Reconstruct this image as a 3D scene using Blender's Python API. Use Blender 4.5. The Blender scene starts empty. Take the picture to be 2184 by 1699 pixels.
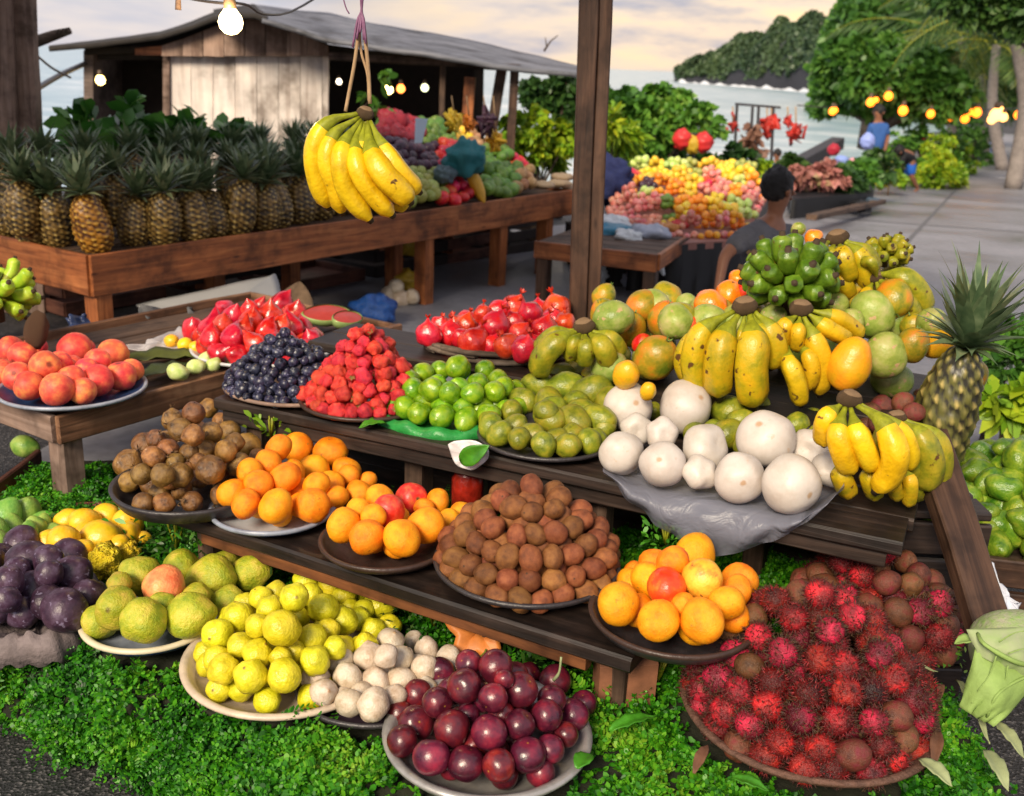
import bpy, math, random
import numpy as np
from mathutils import Vector, Matrix, noise, Euler
R_ = math.radians
random.seed(7)
rng = np.random.default_rng(7)
S = bpy.context.scene
COL = S.collection
# ---------------------------------------------------------------- camera
F = 2200.0; TH = R_(17.9); RO = R_(2.4); CAM = Vector((0, 0, 1.5))
_f = Vector((0, math.cos(TH), -math.sin(TH))); _r = Vector((1, 0, 0)); _u = Vector((0, math.sin(TH), math.cos(TH)))
_r2 = _r*math.cos(RO) + _u*math.sin(RO); _u2 = -_r*math.sin(RO) + _u*math.cos(RO)
def ray(px, py): return _f + _r2*((px-1092)/F) + _u2*((849.5-py)/F)
def P(px, py, z):
    v = ray(px, py); return CAM + v*((z-1.5)/v.z)
def D(px, py, y):
    v = ray(px, py); return CAM + v*(y/v.y)
def depth(p): return (Vector(p)-CAM).dot(_f)
def proj(p):
    q = Vector(p)-CAM; z = q.dot(_f); return 1092+F*q.dot(_r2)/z, 849.5-F*q.dot(_u2)/z
def m(px, p): return px*depth(p)/F
cd = bpy.data.cameras.new('camera'); cam = bpy.data.objects.new('camera', cd); COL.objects.link(cam)
M3 = Matrix((_r2, _u2, -_f)).transposed()
cam.matrix_world = Matrix.Translation(CAM) @ M3.to_4x4()
cd.sensor_width = 36; cd.lens = 36*F/2184; cd.clip_end = 30000; cd.clip_start = .05
cd.dof.use_dof = True; cd.dof.focus_distance = 2.25; cd.dof.aperture_fstop = 4.6
S.camera = cam
# ---------------------------------------------------------------- materials
MATS = {}
def _n(nt, t, **k):
    n = nt.nodes.new(t)
    for a, b in k.items():
        if a.startswith('i_'): n.inputs[a[2:].replace('_', ' ')].default_value = b
        else: setattr(n, a, b)
    return n
def _ramp(nt, stops):
    r = nt.nodes.new('ShaderNodeValToRGB'); e = r.color_ramp.elements
    while len(e) < len(stops): e.new(.5)
    for i, (p, c) in enumerate(stops): e[i].position = p; e[i].color = (c[0], c[1], c[2], 1)
    return r
def newmat(name):
    mt = bpy.data.materials.new(name); mt.use_nodes = True; nt = mt.node_tree
    return mt, nt, nt.nodes['Principled BSDF']
def fruit_mat(name, cols, scale=1.3, rough=.4, spec=.5, bump=.15, bscale=9, vary=.12, huevar=.012, spots=None, pole=None, sss=.0, coat=0, grad=None, sheen=0, fine=0):
    """cols: colours mixed by noise; pole: (colour, size) round the stem end; grad: colour at the lower end"""
    if name in MATS: return MATS[name]
    mt, nt, b = newmat(name); L = nt.links.new
    tc = _n(nt, 'ShaderNodeTexCoord'); oi = _n(nt, 'ShaderNodeObjectInfo')
    mul = _n(nt, 'ShaderNodeMath', operation='MULTIPLY'); mul.inputs[1].default_value = 91.7; L(oi.outputs['Random'], mul.inputs[0])
    add = _n(nt, 'ShaderNodeVectorMath', operation='ADD'); L(tc.outputs['Object'], add.inputs[0]); L(mul.outputs[0], add.inputs[1])
    no = _n(nt, 'ShaderNodeTexNoise', i_Scale=scale, i_Detail=4, i_Roughness=.6); L(add.outputs[0], no.inputs['Vector'])
    k = len(cols); st = [(.32+.36*i/max(1, k-1), c) for i, c in enumerate(cols)]
    r = _ramp(nt, st); L(no.outputs['Fac'], r.inputs['Fac']); out = r.outputs['Color']
    if grad:
        sx = _n(nt, 'ShaderNodeSeparateXYZ'); L(tc.outputs['Object'], sx.inputs[0])
        mr = _n(nt, 'ShaderNodeMapRange'); mr.inputs[1].default_value = grad[1]; mr.inputs[2].default_value = grad[2]; L(sx.outputs['Z'], mr.inputs[0])
        mx = _n(nt, 'ShaderNodeMix', data_type='RGBA'); L(mr.outputs[0], mx.inputs['Factor']); L(out, mx.inputs[6]); mx.inputs[7].default_value = (*grad[0], 1); out = mx.outputs[2]
    if spots:
        n2 = _n(nt, 'ShaderNodeTexNoise', i_Scale=spots[1], i_Detail=3); L(add.outputs[0], n2.inputs['Vector'])
        r2 = _ramp(nt, [(spots[2], (0, 0, 0)), (spots[2]+.05, (1, 1, 1))]); L(n2.outputs['Fac'], r2.inputs['Fac'])
        mx = _n(nt, 'ShaderNodeMix', data_type='RGBA'); L(r2.outputs['Color'], mx.inputs['Factor']); L(out, mx.inputs[6]); mx.inputs[7].default_value = (*spots[0], 1); out = mx.outputs[2]
    if pole:
        vd = _n(nt, 'ShaderNodeVectorMath', operation='DISTANCE'); L(tc.outputs['Object'], vd.inputs[0]); vd.inputs[1].default_value = (0, 0, pole[2] if len(pole) > 2 else 1)
        n3 = _n(nt, 'ShaderNodeTexNoise', i_Scale=6); L(add.outputs[0], n3.inputs['Vector'])
        ma = _n(nt, 'ShaderNodeMath', operation='MULTIPLY_ADD'); L(n3.outputs['Fac'], ma.inputs[0]); ma.inputs[1].default_value = pole[1]*.8; L(vd.outputs['Value'], ma.inputs[2])
        mr = _n(nt, 'ShaderNodeMapRange'); mr.inputs[1].default_value = pole[1]; mr.inputs[2].default_value = pole[1]*1.7; mr.inputs[3].default_value = 1; mr.inputs[4].default_value = 0; L(ma.outputs[0], mr.inputs[0])
        mx = _n(nt, 'ShaderNodeMix', data_type='RGBA'); L(mr.outputs[0], mx.inputs['Factor']); L(out, mx.inputs[6]); mx.inputs[7].default_value = (*pole[0], 1); out = mx.outputs[2]
    hs = _n(nt, 'ShaderNodeHueSaturation')
    mh = _n(nt, 'ShaderNodeMapRange'); mh.inputs[3].default_value = .5-huevar; mh.inputs[4].default_value = .5+huevar; L(oi.outputs['Random'], mh.inputs[0]); L(mh.outputs[0], hs.inputs['Hue'])
    fr = _n(nt, 'ShaderNodeMath', operation='FRACT'); L(mul.outputs[0], fr.inputs[0])
    mv = _n(nt, 'ShaderNodeMapRange'); mv.inputs[3].default_value = 1-vary; mv.inputs[4].default_value = 1+vary; L(fr.outputs[0], mv.inputs[0]); L(mv.outputs[0], hs.inputs['Value'])
    L(out, hs.inputs['Color']); L(hs.outputs['Color'], b.inputs['Base Color'])
    b.inputs['Roughness'].default_value = rough; b.inputs['Specular IOR Level'].default_value = spec
    if coat: b.inputs['Coat Weight'].default_value = coat; b.inputs['Coat Roughness'].default_value = .2
    if sheen: b.inputs['Sheen Weight'].default_value = sheen; b.inputs['Sheen Roughness'].default_value = .4
    if sss: b.inputs['Subsurface Weight'].default_value = sss; b.inputs['Subsurface Scale'].default_value = .01
    bn = _n(nt, 'ShaderNodeTexNoise', i_Scale=bscale, i_Detail=3); L(add.outputs[0], bn.inputs['Vector'])
    bu = _n(nt, 'ShaderNodeBump', i_Strength=bump, i_Distance=.02); L(bn.outputs['Fac'], bu.inputs['Height'])
    if fine:
        fn = _n(nt, 'ShaderNodeTexNoise', i_Scale=fine, i_Detail=2); L(add.outputs[0], fn.inputs['Vector'])
        b2 = _n(nt, 'ShaderNodeBump', i_Strength=.35, i_Distance=.008); L(fn.outputs['Fac'], b2.inputs['Height']); L(bu.outputs[0], b2.inputs['Normal']); bu = b2
    L(bu.outputs[0], b.inputs['Normal'])
    rn = _n(nt, 'ShaderNodeMapRange'); rn.inputs[3].default_value = max(.05, rough-.12); rn.inputs[4].default_value = min(1, rough+.15); L(no.outputs['Fac'], rn.inputs[0]); L(rn.outputs[0], b.inputs['Roughness'])
    MATS[name] = mt; return mt
def wood_mat(name, c1, c2, c3, rough=.6, sc=1.0, spec=.35, vert=False):
    if name in MATS: return MATS[name]
    mt, nt, b = newmat(name); L = nt.links.new
    tc = _n(nt, 'ShaderNodeTexCoord'); oi = _n(nt, 'ShaderNodeObjectInfo')
    mul = _n(nt, 'ShaderNodeMath', operation='MULTIPLY'); mul.inputs[1].default_value = 37.1; L(oi.outputs['Random'], mul.inputs[0])
    add = _n(nt, 'ShaderNodeVectorMath', operation='ADD'); L(tc.outputs['Object'], add.inputs[0]); L(mul.outputs[0], add.inputs[1])
    mp = _n(nt, 'ShaderNodeMapping'); mp.inputs['Scale'].default_value = (38*sc, 38*sc, 2.2*sc) if vert else (2.2*sc, 38*sc, 38*sc); L(add.outputs[0], mp.inputs['Vector'])
    g = _n(nt, 'ShaderNodeTexNoise', i_Scale=1, i_Detail=6, i_Roughness=.62, i_Distortion=.8); L(mp.outputs[0], g.inputs['Vector'])
    r = _ramp(nt, [(.3, c1), (.5, c2), (.72, c3)]); L(g.outputs['Fac'], r.inputs['Fac'])
    st = _n(nt, 'ShaderNodeTexNoise', i_Scale=4.5*sc, i_Detail=4, i_Roughness=.65); L(add.outputs[0], st.inputs['Vector'])
    r2 = _ramp(nt, [(.36, (.35, .32, .3)), (.5, (.85, .83, .82)), (.7, (1.15, 1.1, 1.05))]); L(st.outputs['Fac'], r2.inputs['Fac'])
    mx = _n(nt, 'ShaderNodeMix', data_type='RGBA', blend_type='MULTIPLY'); mx.inputs['Factor'].default_value = 1; L(r.outputs['Color'], mx.inputs[6]); L(r2.outputs['Color'], mx.inputs[7])
    vo = _n(nt, 'ShaderNodeTexVoronoi', i_Scale=3.1*sc); mp2 = _n(nt, 'ShaderNodeMapping'); mp2.inputs['Scale'].default_value = (3, 3, 1) if vert else (1, 3, 3); L(add.outputs[0], mp2.inputs['Vector']); L(mp2.outputs[0], vo.inputs['Vector'])
    r3 = _ramp(nt, [(.03, (.18, .12, .09)), (.09, (1, 1, 1))]); L(vo.outputs['Distance'], r3.inputs['Fac'])
    m2 = _n(nt, 'ShaderNodeMix', data_type='RGBA', blend_type='MULTIPLY'); m2.inputs['Factor'].default_value = .8; L(mx.outputs[2], m2.inputs[6]); L(r3.outputs['Color'], m2.inputs[7])
    L(m2.outputs[2], b.inputs['Base Color'])
    b.inputs['Roughness'].default_value = rough; b.inputs['Specular IOR Level'].default_value = spec
    bu = _n(nt, 'ShaderNodeBump', i_Strength=.5, i_Distance=.004); L(g.outputs['Fac'], bu.inputs['Height']); L(bu.outputs[0], b.inputs['Normal'])
    MATS[name] = mt; return mt
def plain(name, col, rough=.6, metal=0, var=.25, sc=12, bump=.2, spec=.4, emit=None, alpha=None, trans=0, dark=None, bdist=.01, coord='Object'):
    if name in MATS: return MATS[name]
    mt, nt, b = newmat(name); L = nt.links.new
    tc = _n(nt, 'ShaderNodeTexCoord')
    no = _n(nt, 'ShaderNodeTexNoise', i_Scale=sc, i_Detail=6, i_Roughness=.65); L(tc.outputs[coord], no.inputs['Vector'])
    d = dark or tuple(c*(1-var) for c in col)
    r = _ramp(nt, [(.3, d), (.7, col)]); L(no.outputs['Fac'], r.inputs['Fac']); L(r.outputs['Color'], b.inputs['Base Color'])
    b.inputs['Roughness'].default_value = rough; b.inputs['Metallic'].default_value = metal; b.inputs['Specular IOR Level'].default_value = spec
    if emit: b.inputs['Emission Color'].default_value = (*emit[0], 1); b.inputs['Emission Strength'].default_value = emit[1]
    if alpha is not None: b.inputs['Alpha'].default_value = alpha
    if trans: b.inputs['Transmission Weight'].default_value = trans
    bu = _n(nt, 'ShaderNodeBump', i_Strength=bump, i_Distance=bdist); L(no.outputs['Fac'], bu.inputs['Height']); L(bu.outputs[0], b.inputs['Normal'])
    MATS[name] = mt; return mt
def leaf_mat(name, cols, rough=.45, trans=.25, spec=.4, sc=2.0):
    """colour by leaf (random per mesh island) and slow patches over the plant"""
    if name in MATS: return MATS[name]
    mt, nt, b = newmat(name); L = nt.links.new
    ge = _n(nt, 'ShaderNodeNewGeometry'); tc = _n(nt, 'ShaderNodeTexCoord')
    no = _n(nt, 'ShaderNodeTexNoise', i_Scale=sc, i_Detail=3); L(tc.outputs['Object'], no.inputs['Vector'])
    ma = _n(nt, 'ShaderNodeMath', operation='MULTIPLY_ADD'); ma.inputs[1].default_value = .5; L(ge.outputs['Random Per Island'], ma.inputs[0])
    m2 = _n(nt, 'ShaderNodeMath', operation='MULTIPLY_ADD'); m2.inputs[1].default_value = 1.3; m2.inputs[2].default_value = -.4; L(no.outputs['Fac'], m2.inputs[0]); L(m2.outputs[0], ma.inputs[2])
    k = len(cols); r = _ramp(nt, [(i/max(1, k-1), c) for i, c in enumerate(cols)]); L(ma.outputs[0], r.inputs['Fac'])
    L(r.outputs['Color'], b.inputs['Base Color']); b.inputs['Roughness'].default_value = rough; b.inputs['Specular IOR Level'].default_value = spec
    if trans:
        tr = _n(nt, 'ShaderNodeBsdfTranslucent'); L(r.outputs['Color'], tr.inputs['Color'])
        mx = _n(nt, 'ShaderNodeMixShader'); mx.inputs[0].default_value = trans
        L(b.outputs[0], mx.inputs[1]); L(tr.outputs[0], mx.inputs[2]); L(mx.outputs[0], nt.nodes['Material Output'].inputs['Surface'])
    MATS[name] = mt; return mt
# ---------------------------------------------------------------- objects
USEDLAB = {}
def tag(o, label=None, cat=None, group=None, kind=None):
    if label:
        for a, b in ((' up of', ' of'), (' from left', ' from left'), ('half hidden', 'half-hidden'), (' behind the plums', ''), ('the ', '')):
            if len(label.split()) > 16: label = label.replace(a, b)
        o['label'] = label
        if not 4 <= len(label.split()) <= 16: print('LABEL', label)
    if cat: o['category'] = cat
    if group: o['group'] = group
    if kind: o['kind'] = kind
    return o
def mesh(name, v, f, mat, smooth=True):
    me = bpy.data.meshes.new(name)
    if isinstance(v, np.ndarray): v = v.tolist()
    me.from_pydata(v, [], f)
    for q in (mat if isinstance(mat, (list, tuple)) else [mat]): me.materials.append(q)
    if smooth: me.polygons.foreach_set('use_smooth', [True]*len(me.polygons))
    me.update(); return me
def link(name, me, parent=None, mw=None):
    o = bpy.data.objects.new(name, me); COL.objects.link(o)
    if mw is not None: o.matrix_basis = mw
    if parent is not None:
        o.parent = parent; o.matrix_parent_inverse = parent.matrix_basis.inverted()
    return o
def obj(name, v, f, mat, parent=None, smooth=True, mw=None): return link(name, mesh(name, v, f, mat, smooth), parent, mw)
def empty(name, loc=(0, 0, 0)):
    o = bpy.data.objects.new(name, None); COL.objects.link(o); o.matrix_basis = Matrix.Translation(Vector(loc)); o.empty_display_size = .05; return o
def rot_rand(): return Euler((random.uniform(0, 6.3), random.uniform(0, 6.3), random.uniform(0, 6.3))).to_matrix().to_4x4()
def frame(x, up=(0, 0, 1)):
    x = Vector(x).normalized(); z = Vector(up); y = z.cross(x)
    if y.length < 1e-4: y = Vector((0, 1, 0)).cross(x)
    y.normalize(); z = x.cross(y); return Matrix((x, y, z)).transposed()
def board(name, p0, p1, w, h, mat, parent=None, up=(0, 0, 1), seg=6, rough=.0015, bev=.004):
    """a sawn board from p0 to p1 (axis), w across, h along up, softened edges and a little waviness"""
    p0 = Vector(p0); p1 = Vector(p1); Ln = (p1-p0).length; mw = Matrix.Translation(p0) @ frame(p1-p0, up).to_4x4()
    prof = []
    b = min(bev, w*.3, h*.3)
    for sx, sz in ((1, -1), (1, 1), (-1, 1), (-1, -1)):
        a = (sx*w/2, sz*(h/2-b)); c = (sx*(w/2-b), sz*h/2)
        prof += [a, c] if (sx*sz) > 0 else [c, a]
    v = []; f = []; n = len(prof); sd = random.random()*50
    for i in range(seg+1):
        x = Ln*i/seg
        for (yy, zz) in prof:
            q = noise.noise_vector(Vector((x*5+sd, yy*9, zz*9)))*rough*2
            v.append((x+(q.x if i in (0, seg) else 0), yy+q.y, zz+q.z))
    for i in range(seg):
        for j in range(n): f.append((i*n+j, i*n+(j+1) % n, (i+1)*n+(j+1) % n, (i+1)*n+j))
    f.append(tuple(reversed(range(n)))); f.append(tuple(seg*n+j for j in range(n)))
    return obj(name, v, f, mat, parent, smooth=False, mw=mw)
def tube(pts, rad, seg=8, cap=True, squash=None):
    """v,f of a tapered tube along pts with radii rad"""
    pts = [Vector(p) for p in pts]; v = []; f = []; n = len(pts); pu = None
    for i, p in enumerate(pts):
        t = (pts[min(i+1, n-1)]-pts[max(i-1, 0)])
        if t.length < 1e-7: t = Vector((0, 0, 1))
        t.normalize()
        a = (pu - t*pu.dot(t)) if pu is not None else t.orthogonal()
        if a.length < 1e-5: a = t.orthogonal()
        a.normalize(); pu = a; b = t.cross(a); r = rad[i] if hasattr(rad, '__len__') else rad
        for j in range(seg):
            an = 2*math.pi*j/seg; q = p + a*(math.cos(an)*r) + b*(math.sin(an)*r*(squash or 1)); v.append(tuple(q))
    for i in range(n-1):
        for j in range(seg): f.append((i*seg+j, i*seg+(j+1) % seg, (i+1)*seg+(j+1) % seg, (i+1)*seg+j))
    if cap: f.append(tuple(reversed(range(seg)))); f.append(tuple((n-1)*seg+j for j in range(seg)))
    return v, f
def join(parts):
    V = []; Fc = []
    for v, f in parts:
        o = len(V); V += [tuple(x) for x in v]; Fc += [tuple(i+o for i in q) for q in f]
    return V, Fc
def lathe(prof, seg=40, wob=0, squash=1, seed=0):
    v = []; f = []; n = len(prof)
    for i in range(seg):
        a = 2*math.pi*i/seg; w = 1+wob*noise.noise(Vector((math.cos(a)*1.5+seed, math.sin(a)*1.5, 0)))
        for r, z in prof: v.append((r*w*math.cos(a), r*w*math.sin(a)*squash, z+wob*.35*r*noise.noise(Vector((math.cos(a)*2, math.sin(a)*2, 3+seed)))))
    for i in range(seg):
        j = (i+1) % seg
        for k in range(n-1): f.append((i*n+k, j*n+k, j*n+k+1, i*n+k+1))
    return v, f
def spline(pts, n=14):
    """Catmull-Rom through pts"""
    p = [Vector(q) for q in pts]; p = [p[0]*2-p[1]] + p + [p[-1]*2-p[-2]]; out = []; k = len(p)-3
    for i in range(n+1):
        s = i/n*k; a = min(int(s), k-1); t = s-a; p0, p1, p2, p3 = p[a:a+4]
        out.append(.5*((2*p1)+(p2-p0)*t+(2*p0-5*p1+4*p2-p3)*t*t+(3*p1-p0-3*p2+p3)*t**3))
    return out
ORD = ['', 'first', 'second', 'third', 'fourth', 'fifth', 'sixth', 'seventh', 'eighth', 'ninth', 'tenth', 'eleventh', 'twelfth', 'thirteenth', 'fourteenth', 'fifteenth', 'sixteenth', 'seventeenth', 'eighteenth', 'nineteenth', 'twentieth']
def ordl(i, n):
    if n > 1 and i == 1: return 'leftmost'
    if n > 1 and i == n: return 'rightmost'
    if n == 1: return 'alone'
    if i <= 20: return ORD[i]+' from left'
    return ORD[min(20, n+1-i)]+' from right'
# ---------------------------------------------------------------- fruit meshes
def fruit_mesh(key, mat, elong=1., top=.0, bot=.0, point=0., pointw=.35, lobes=0, lob=.0, namp=.05, nf=1.2, seg=20, rings=12, taper=0., variants=4, calyx=None, crown=None):
    out = []
    for k in range(variants):
        v = []; f = []
        for i in range(rings+1):
            ph = math.pi*i/rings
            for j in range(seg):
                a = 2*math.pi*j/seg; s = math.sin(ph); z = math.cos(ph)
                r = 1 + lob*math.cos(lobes*a)*s if lobes else 1
                x = s*math.cos(a)*r; y = s*math.sin(a)*r
                w = 1 + taper*z; x *= w; y *= w
                zz = z*elong
                zz -= top*math.exp(-(ph/.38)**2); zz += bot*math.exp(-((math.pi-ph)/.38)**2)
                zz += point*math.exp(-(ph/pointw)**2)
                d = 1 + namp*noise.noise(Vector((x*nf+k*7.3, y*nf+3.1*k, zz*nf+hash(key) % 17)))*1.6
                v.append((x*d, y*d, zz*d))
        for i in range(rings):
            for j in range(seg):
                f.append((i*seg+j, (i+1)*seg+j, (i+1)*seg+(j+1) % seg, i*seg+(j+1) % seg))
        mi = [0]*len(f); mats = [mat]
        if calyx:   # little leaves / sepals round the stem end
            mats.append(calyx[0]); n = calyx[1]; rr = calyx[2]; up = calyx[3]
            for j in range(n):
                a = 2*math.pi*(j+random.random()*.4)/n; c, s = math.cos(a), math.sin(a); b0 = len(v); zt = elong*.97-top+point
                wd = calyx[4] if len(calyx) > 4 else .16
                v += [(-s*wd*.5, c*wd*.5, zt), (s*wd*.5, -c*wd*.5, zt), (c*rr*.6+s*wd, s*rr*.6-c*wd, zt+up*.5), (c*rr, s*rr, zt+up*(1 if up > .1 else -1)), (c*rr*.6-s*wd, s*rr*.6+c*wd, zt+up*.5)]
                f += [(b0, b0+1, b0+2, b0+4), (b0+4, b0+2, b0+3)]; mi += [1, 1]
        me = mesh(key, v, f, mats); me.polygons.foreach_set('material_index', mi)
        out.append(me)
    return out
# ---------------------------------------------------------------- kinds of fruit
GRN = plain('calyx_green', (.12, .22, .04), .6)
DRY = plain('dry_brown', (.16, .09, .04), .8)
K = {}
def kind(key, name, cat, mat, **g): K[key] = dict(name=name, cat=cat, me=fruit_mesh(key, mat, **g))
kind('peach', 'peach', 'peach', fruit_mat('peach_skin', [(.55, .03, .035), (.74, .09, .06), (.85, .26, .08)], 1.3, .5, .35, .1, 20, .12, .012, pole=((.25, .03, .02), .2, .9), sheen=.06), top=.13, namp=.035, lobes=1, lob=.03)
kind('orange', 'orange', 'orange', fruit_mat('orange_skin', [(.8, .2, .003), (.92, .3, .006), (.95, .38, .012)], 1.4, .42, .4, .16, 10, .1, .014, pole=((.25, .2, .03), .09, .88), fine=45, spots=((.6, .2, .01), 5, .68)), elong=.86, top=.07, bot=.05, namp=.05)
kind('redapple', 'apple', 'red apple', fruit_mat('red_apple_skin', [(.55, .01, .02), (.68, .03, .04), (.6, .12, .03)], 1.8, .38, .5, .08, 10, .08, .008, pole=((.12, .08, .02), .14, .8)), elong=.92, top=.2, bot=.1, namp=.04)
kind('kiwi', 'kiwi', 'kiwi', fruit_mat('kiwi_skin', [(.11, .036, .013), (.2, .068, .022), (.27, .105, .034)], 1.3, .55, .35, .14, 14, .3, .016, pole=((.05, .028, .015), .1, 1.15), fine=60), elong=1.22, namp=.06)
kind('taro', 'taro_root', 'taro root', fruit_mat('taro_skin', [(.08, .035, .01), (.22, .1, .025), (.34, .17, .045)], 1.5, .3, .6, .2, 5, .35, .018, spots=((.5, .38, .24), 2.2, .72), pole=((.06, .03, .015), .18, 1.1), fine=30), elong=1.0, point=.2, pointw=.24, namp=.08, nf=1.6, calyx=(DRY, 5, .35, .3, .07))
kind('plum', 'plum', 'plum', fruit_mat('plum_skin', [(.032, .004, .012), (.09, .008, .02), (.2, .012, .022)], 1.0, .3, .5, .08, 7, .35, .014, coat=.22, pole=((.3, .15, .02), .06, .86), spots=((.28, .05, .05), 14, .73)), elong=.95, top=.13, namp=.035, seg=26, rings=16, lobes=1, lob=.02)
kind('onion', 'white_onion', 'onion', fruit_mat('onion_skin', [(.4, .3, .2), (.54, .44, .33), (.62, .54, .44)], 1.5, .42, .5, .2, 8, .07, .01, pole=((.42, .26, .14), .12, 1.0), spots=((.55, .38, .24), 5, .7)), elong=.88, point=.16, pointw=.25, namp=.08, lobes=3, lob=.03)
kind('gourd', 'white_gourd', 'gourd', fruit_mat('gourd_skin', [(.46, .4, .35), (.52, .465, .42), (.56, .51, .47)], 1.3, .42, .4, .05, 5, .05, .008, pole=((.4, .27, .17), .12, .93), spots=((.5, .4, .32), 3.2, .68)), elong=.95, top=.07, bot=.05, namp=.06, seg=28, rings=18)
kind('garlic', 'lobed_white_squash', 'squash', MATS['gourd_skin'], elong=.8, top=.18, bot=.1, lobes=5, lob=.07, namp=.07, seg=30, rings=16)
kind('yellow', 'yellow_guava', 'guava', fruit_mat('yellow_guava_skin', [(.4, .36, .008), (.58, .52, .012), (.7, .6, .03)], 1.3, .36, .5, .22, 6, .1, .014, pole=((.22, .13, .02), .12, .98), spots=((.42, .3, .02), 9, .7)), elong=.98, point=.1, pointw=.25, bot=.05, namp=.12, nf=1.5)
kind('guava', 'guava', 'guava', fruit_mat('guava_skin', [(.2, .27, .012), (.38, .38, .02), (.56, .43, .06)], 1.3, .42, .45, .25, 7, .12, .016, pole=((.14, .1, .02), .14, 1.05), spots=((.3, .2, .04), 8, .68), fine=22), elong=1.08, point=.08, namp=.09, nf=1.4)
kind('pinkguava', 'guava', 'guava', fruit_mat('pink_guava_skin', [(.68, .13, .05), (.78, .25, .1), (.7, .4, .12)], 1.3, .42, .45, .2, 7, .08, .01, pole=((.14, .1, .02), .14, 1.05)), elong=1.1, point=.08, namp=.07)
kind('purple', 'dark_plum', 'dark plum', fruit_mat('bloom_plum_skin', [(.02, .009, .022), (.045, .02, .04), (.085, .055, .095)], 1.4, .38, .45, .1, 7, .25, .02, spots=((.16, .13, .2), 3, .62), pole=((.05, .03, .03), .12, 1.05)), elong=1.14, top=.08, namp=.06)
kind('ymango', 'yellow_mango', 'mango', fruit_mat('yellow_mango_skin', [(.6, .42, .01), (.8, .5, .02), (.85, .38, .02)], 1.1, .34, .5, .1, 6, .08, .012, pole=((.25, .16, .03), .12, 1.1), spots=((.4, .25, .03), 8, .72)), elong=1.15, taper=.06, namp=.06)
kind('ragfruit', 'wrinkled_yellow_fruit', 'fruit', fruit_mat('wrinkled_yellow_skin', [(.35, .2, .01), (.8, .55, .01), (.85, .65, .03)], 4, .45, .4, 1, 6, .05, .01), elong=.85, lobes=9, lob=.07, namp=.2, nf=3, seg=36, rings=18)
kind('redpear', 'wax_apple', 'wax apple', fruit_mat('wax_apple_skin', [(.3, .003, .01), (.52, .01, .016), (.68, .03, .025)], 1.3, .22, .6, .12, 5, .18, .008, coat=.4, spots=((.75, .15, .1), 6, .74)), elong=1.05, point=.45, pointw=.24, namp=.12, taper=-.12, lobes=4, lob=.05)
kind('pomegranate', 'red_pomegranate', 'pomegranate', fruit_mat('pomegranate_skin', [(.36, .006, .01), (.58, .015, .012), (.72, .05, .015)], 1.1, .24, .6, .2, 4, .16, .01, coat=.35, spots=((.7, .2, .05), 5, .75)), elong=.98, point=.3, pointw=.2, namp=.11, lobes=6, lob=.03, calyx=(plain('red_crown', (.5, .03, .01), .4), 6, .3, .35, .11))
kind('lime', 'green_lime', 'lime', fruit_mat('lime_skin', [(.075, .2, .005), (.17, .33, .008), (.3, .43, .015)], 1.2, .28, .55, .12, 6, .14, .014, coat=.2, pole=((.3, .35, .04), .1, 1.12)), elong=1.24, point=.08, pointw=.25, bot=-.06, namp=.08)
kind('olive', 'green_plum', 'green plum', fruit_mat('green_plum_skin', [(.09, .115, .01), (.19, .21, .012), (.31, .27, .02)], 1.3, .34, .5, .16, 7, .14, .02, pole=((.1, .06, .03), .1, 1.15), spots=((.3, .2, .05), 7, .7)), elong=1.16, namp=.07, point=.05)
kind('bigolive', 'green_mango', 'green mango', MATS['green_plum_skin'], elong=1.3, namp=.07, taper=.08)
kind('grape', 'black_grape', 'grape', fruit_mat('black_grape_skin', [(.008, .008, .02), (.018, .018, .045), (.05, .05, .1)], 1.5, .3, .5, .1, 6, .4, .02, spots=((.12, .12, .2), 3, .62)), elong=1.15, namp=.06, seg=12, rings=8, calyx=(plain('grape_cap', (.09, .1, .13), .6), 5, .5, .05, .15))
kind('berry', 'strawberry', 'strawberry', fruit_mat('strawberry_skin', [(.36, .01, .015), (.6, .02, .025), (.72, .07, .04)], 1.4, .33, .5, .45, 9, .22, .01, fine=24, spots=((.75, .3, .12), 20, .72)), elong=1.15, taper=.26, namp=.22, nf=1.6, seg=16, rings=10, lobes=4, lob=.04, calyx=(plain('berry_cap', (.28, .17, .05), .7), 5, .55, .12, .16))
kind('mango', 'mango', 'mango', fruit_mat('mango_skin', [(.1, .15, .01), (.34, .25, .012), (.6, .2, .012)], .9, .36, .5, .12, 6, .1, .018, pole=((.1, .08, .02), .1, 1.1), spots=((.1, .08, .02), 9, .72)), elong=1.16, namp=.05, seg=24, rings=16, calyx=(GRN, 4, .2, .25, .05))
kind('papaya', 'papaya', 'papaya', fruit_mat('papaya_skin', [(.5, .33, .01), (.72, .38, .01), (.74, .3, .01)], 1.0, .35, .5, .1, 6, .05, .01, spots=((.35, .2, .02), 7, .7)), elong=1.35, taper=-.05, namp=.05, seg=28, rings=18)
kind('gmango', 'green_mango', 'green mango', fruit_mat('pale_green_mango_skin', [(.13, .2, .02), (.26, .32, .06), (.4, .38, .14)], 1.0, .4, .45, .12, 6, .1, .015, spots=((.45, .3, .15), 2.5, .62)), elong=1.2, namp=.06, seg=24, rings=16)
kind('brorange', 'orange_persimmon', 'persimmon', fruit_mat('persimmon_skin', [(.85, .15, .005), (.92, .25, .01), (.92, .33, .015)], .9, .26, .6, .2, 4, .05, .008, coat=.3, pole=((.14, .05, .02), .12, .95)), elong=.95, namp=.1, lobes=4, lob=.05, seg=24, rings=16)
kind('redmango', 'red_mango', 'mango', fruit_mat('red_mango_skin', [(.55, .02, .01), (.68, .05, .01), (.7, .2, .02)], .9, .32, .5, .1, 6, .05, .008), elong=1.1, namp=.05)
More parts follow.
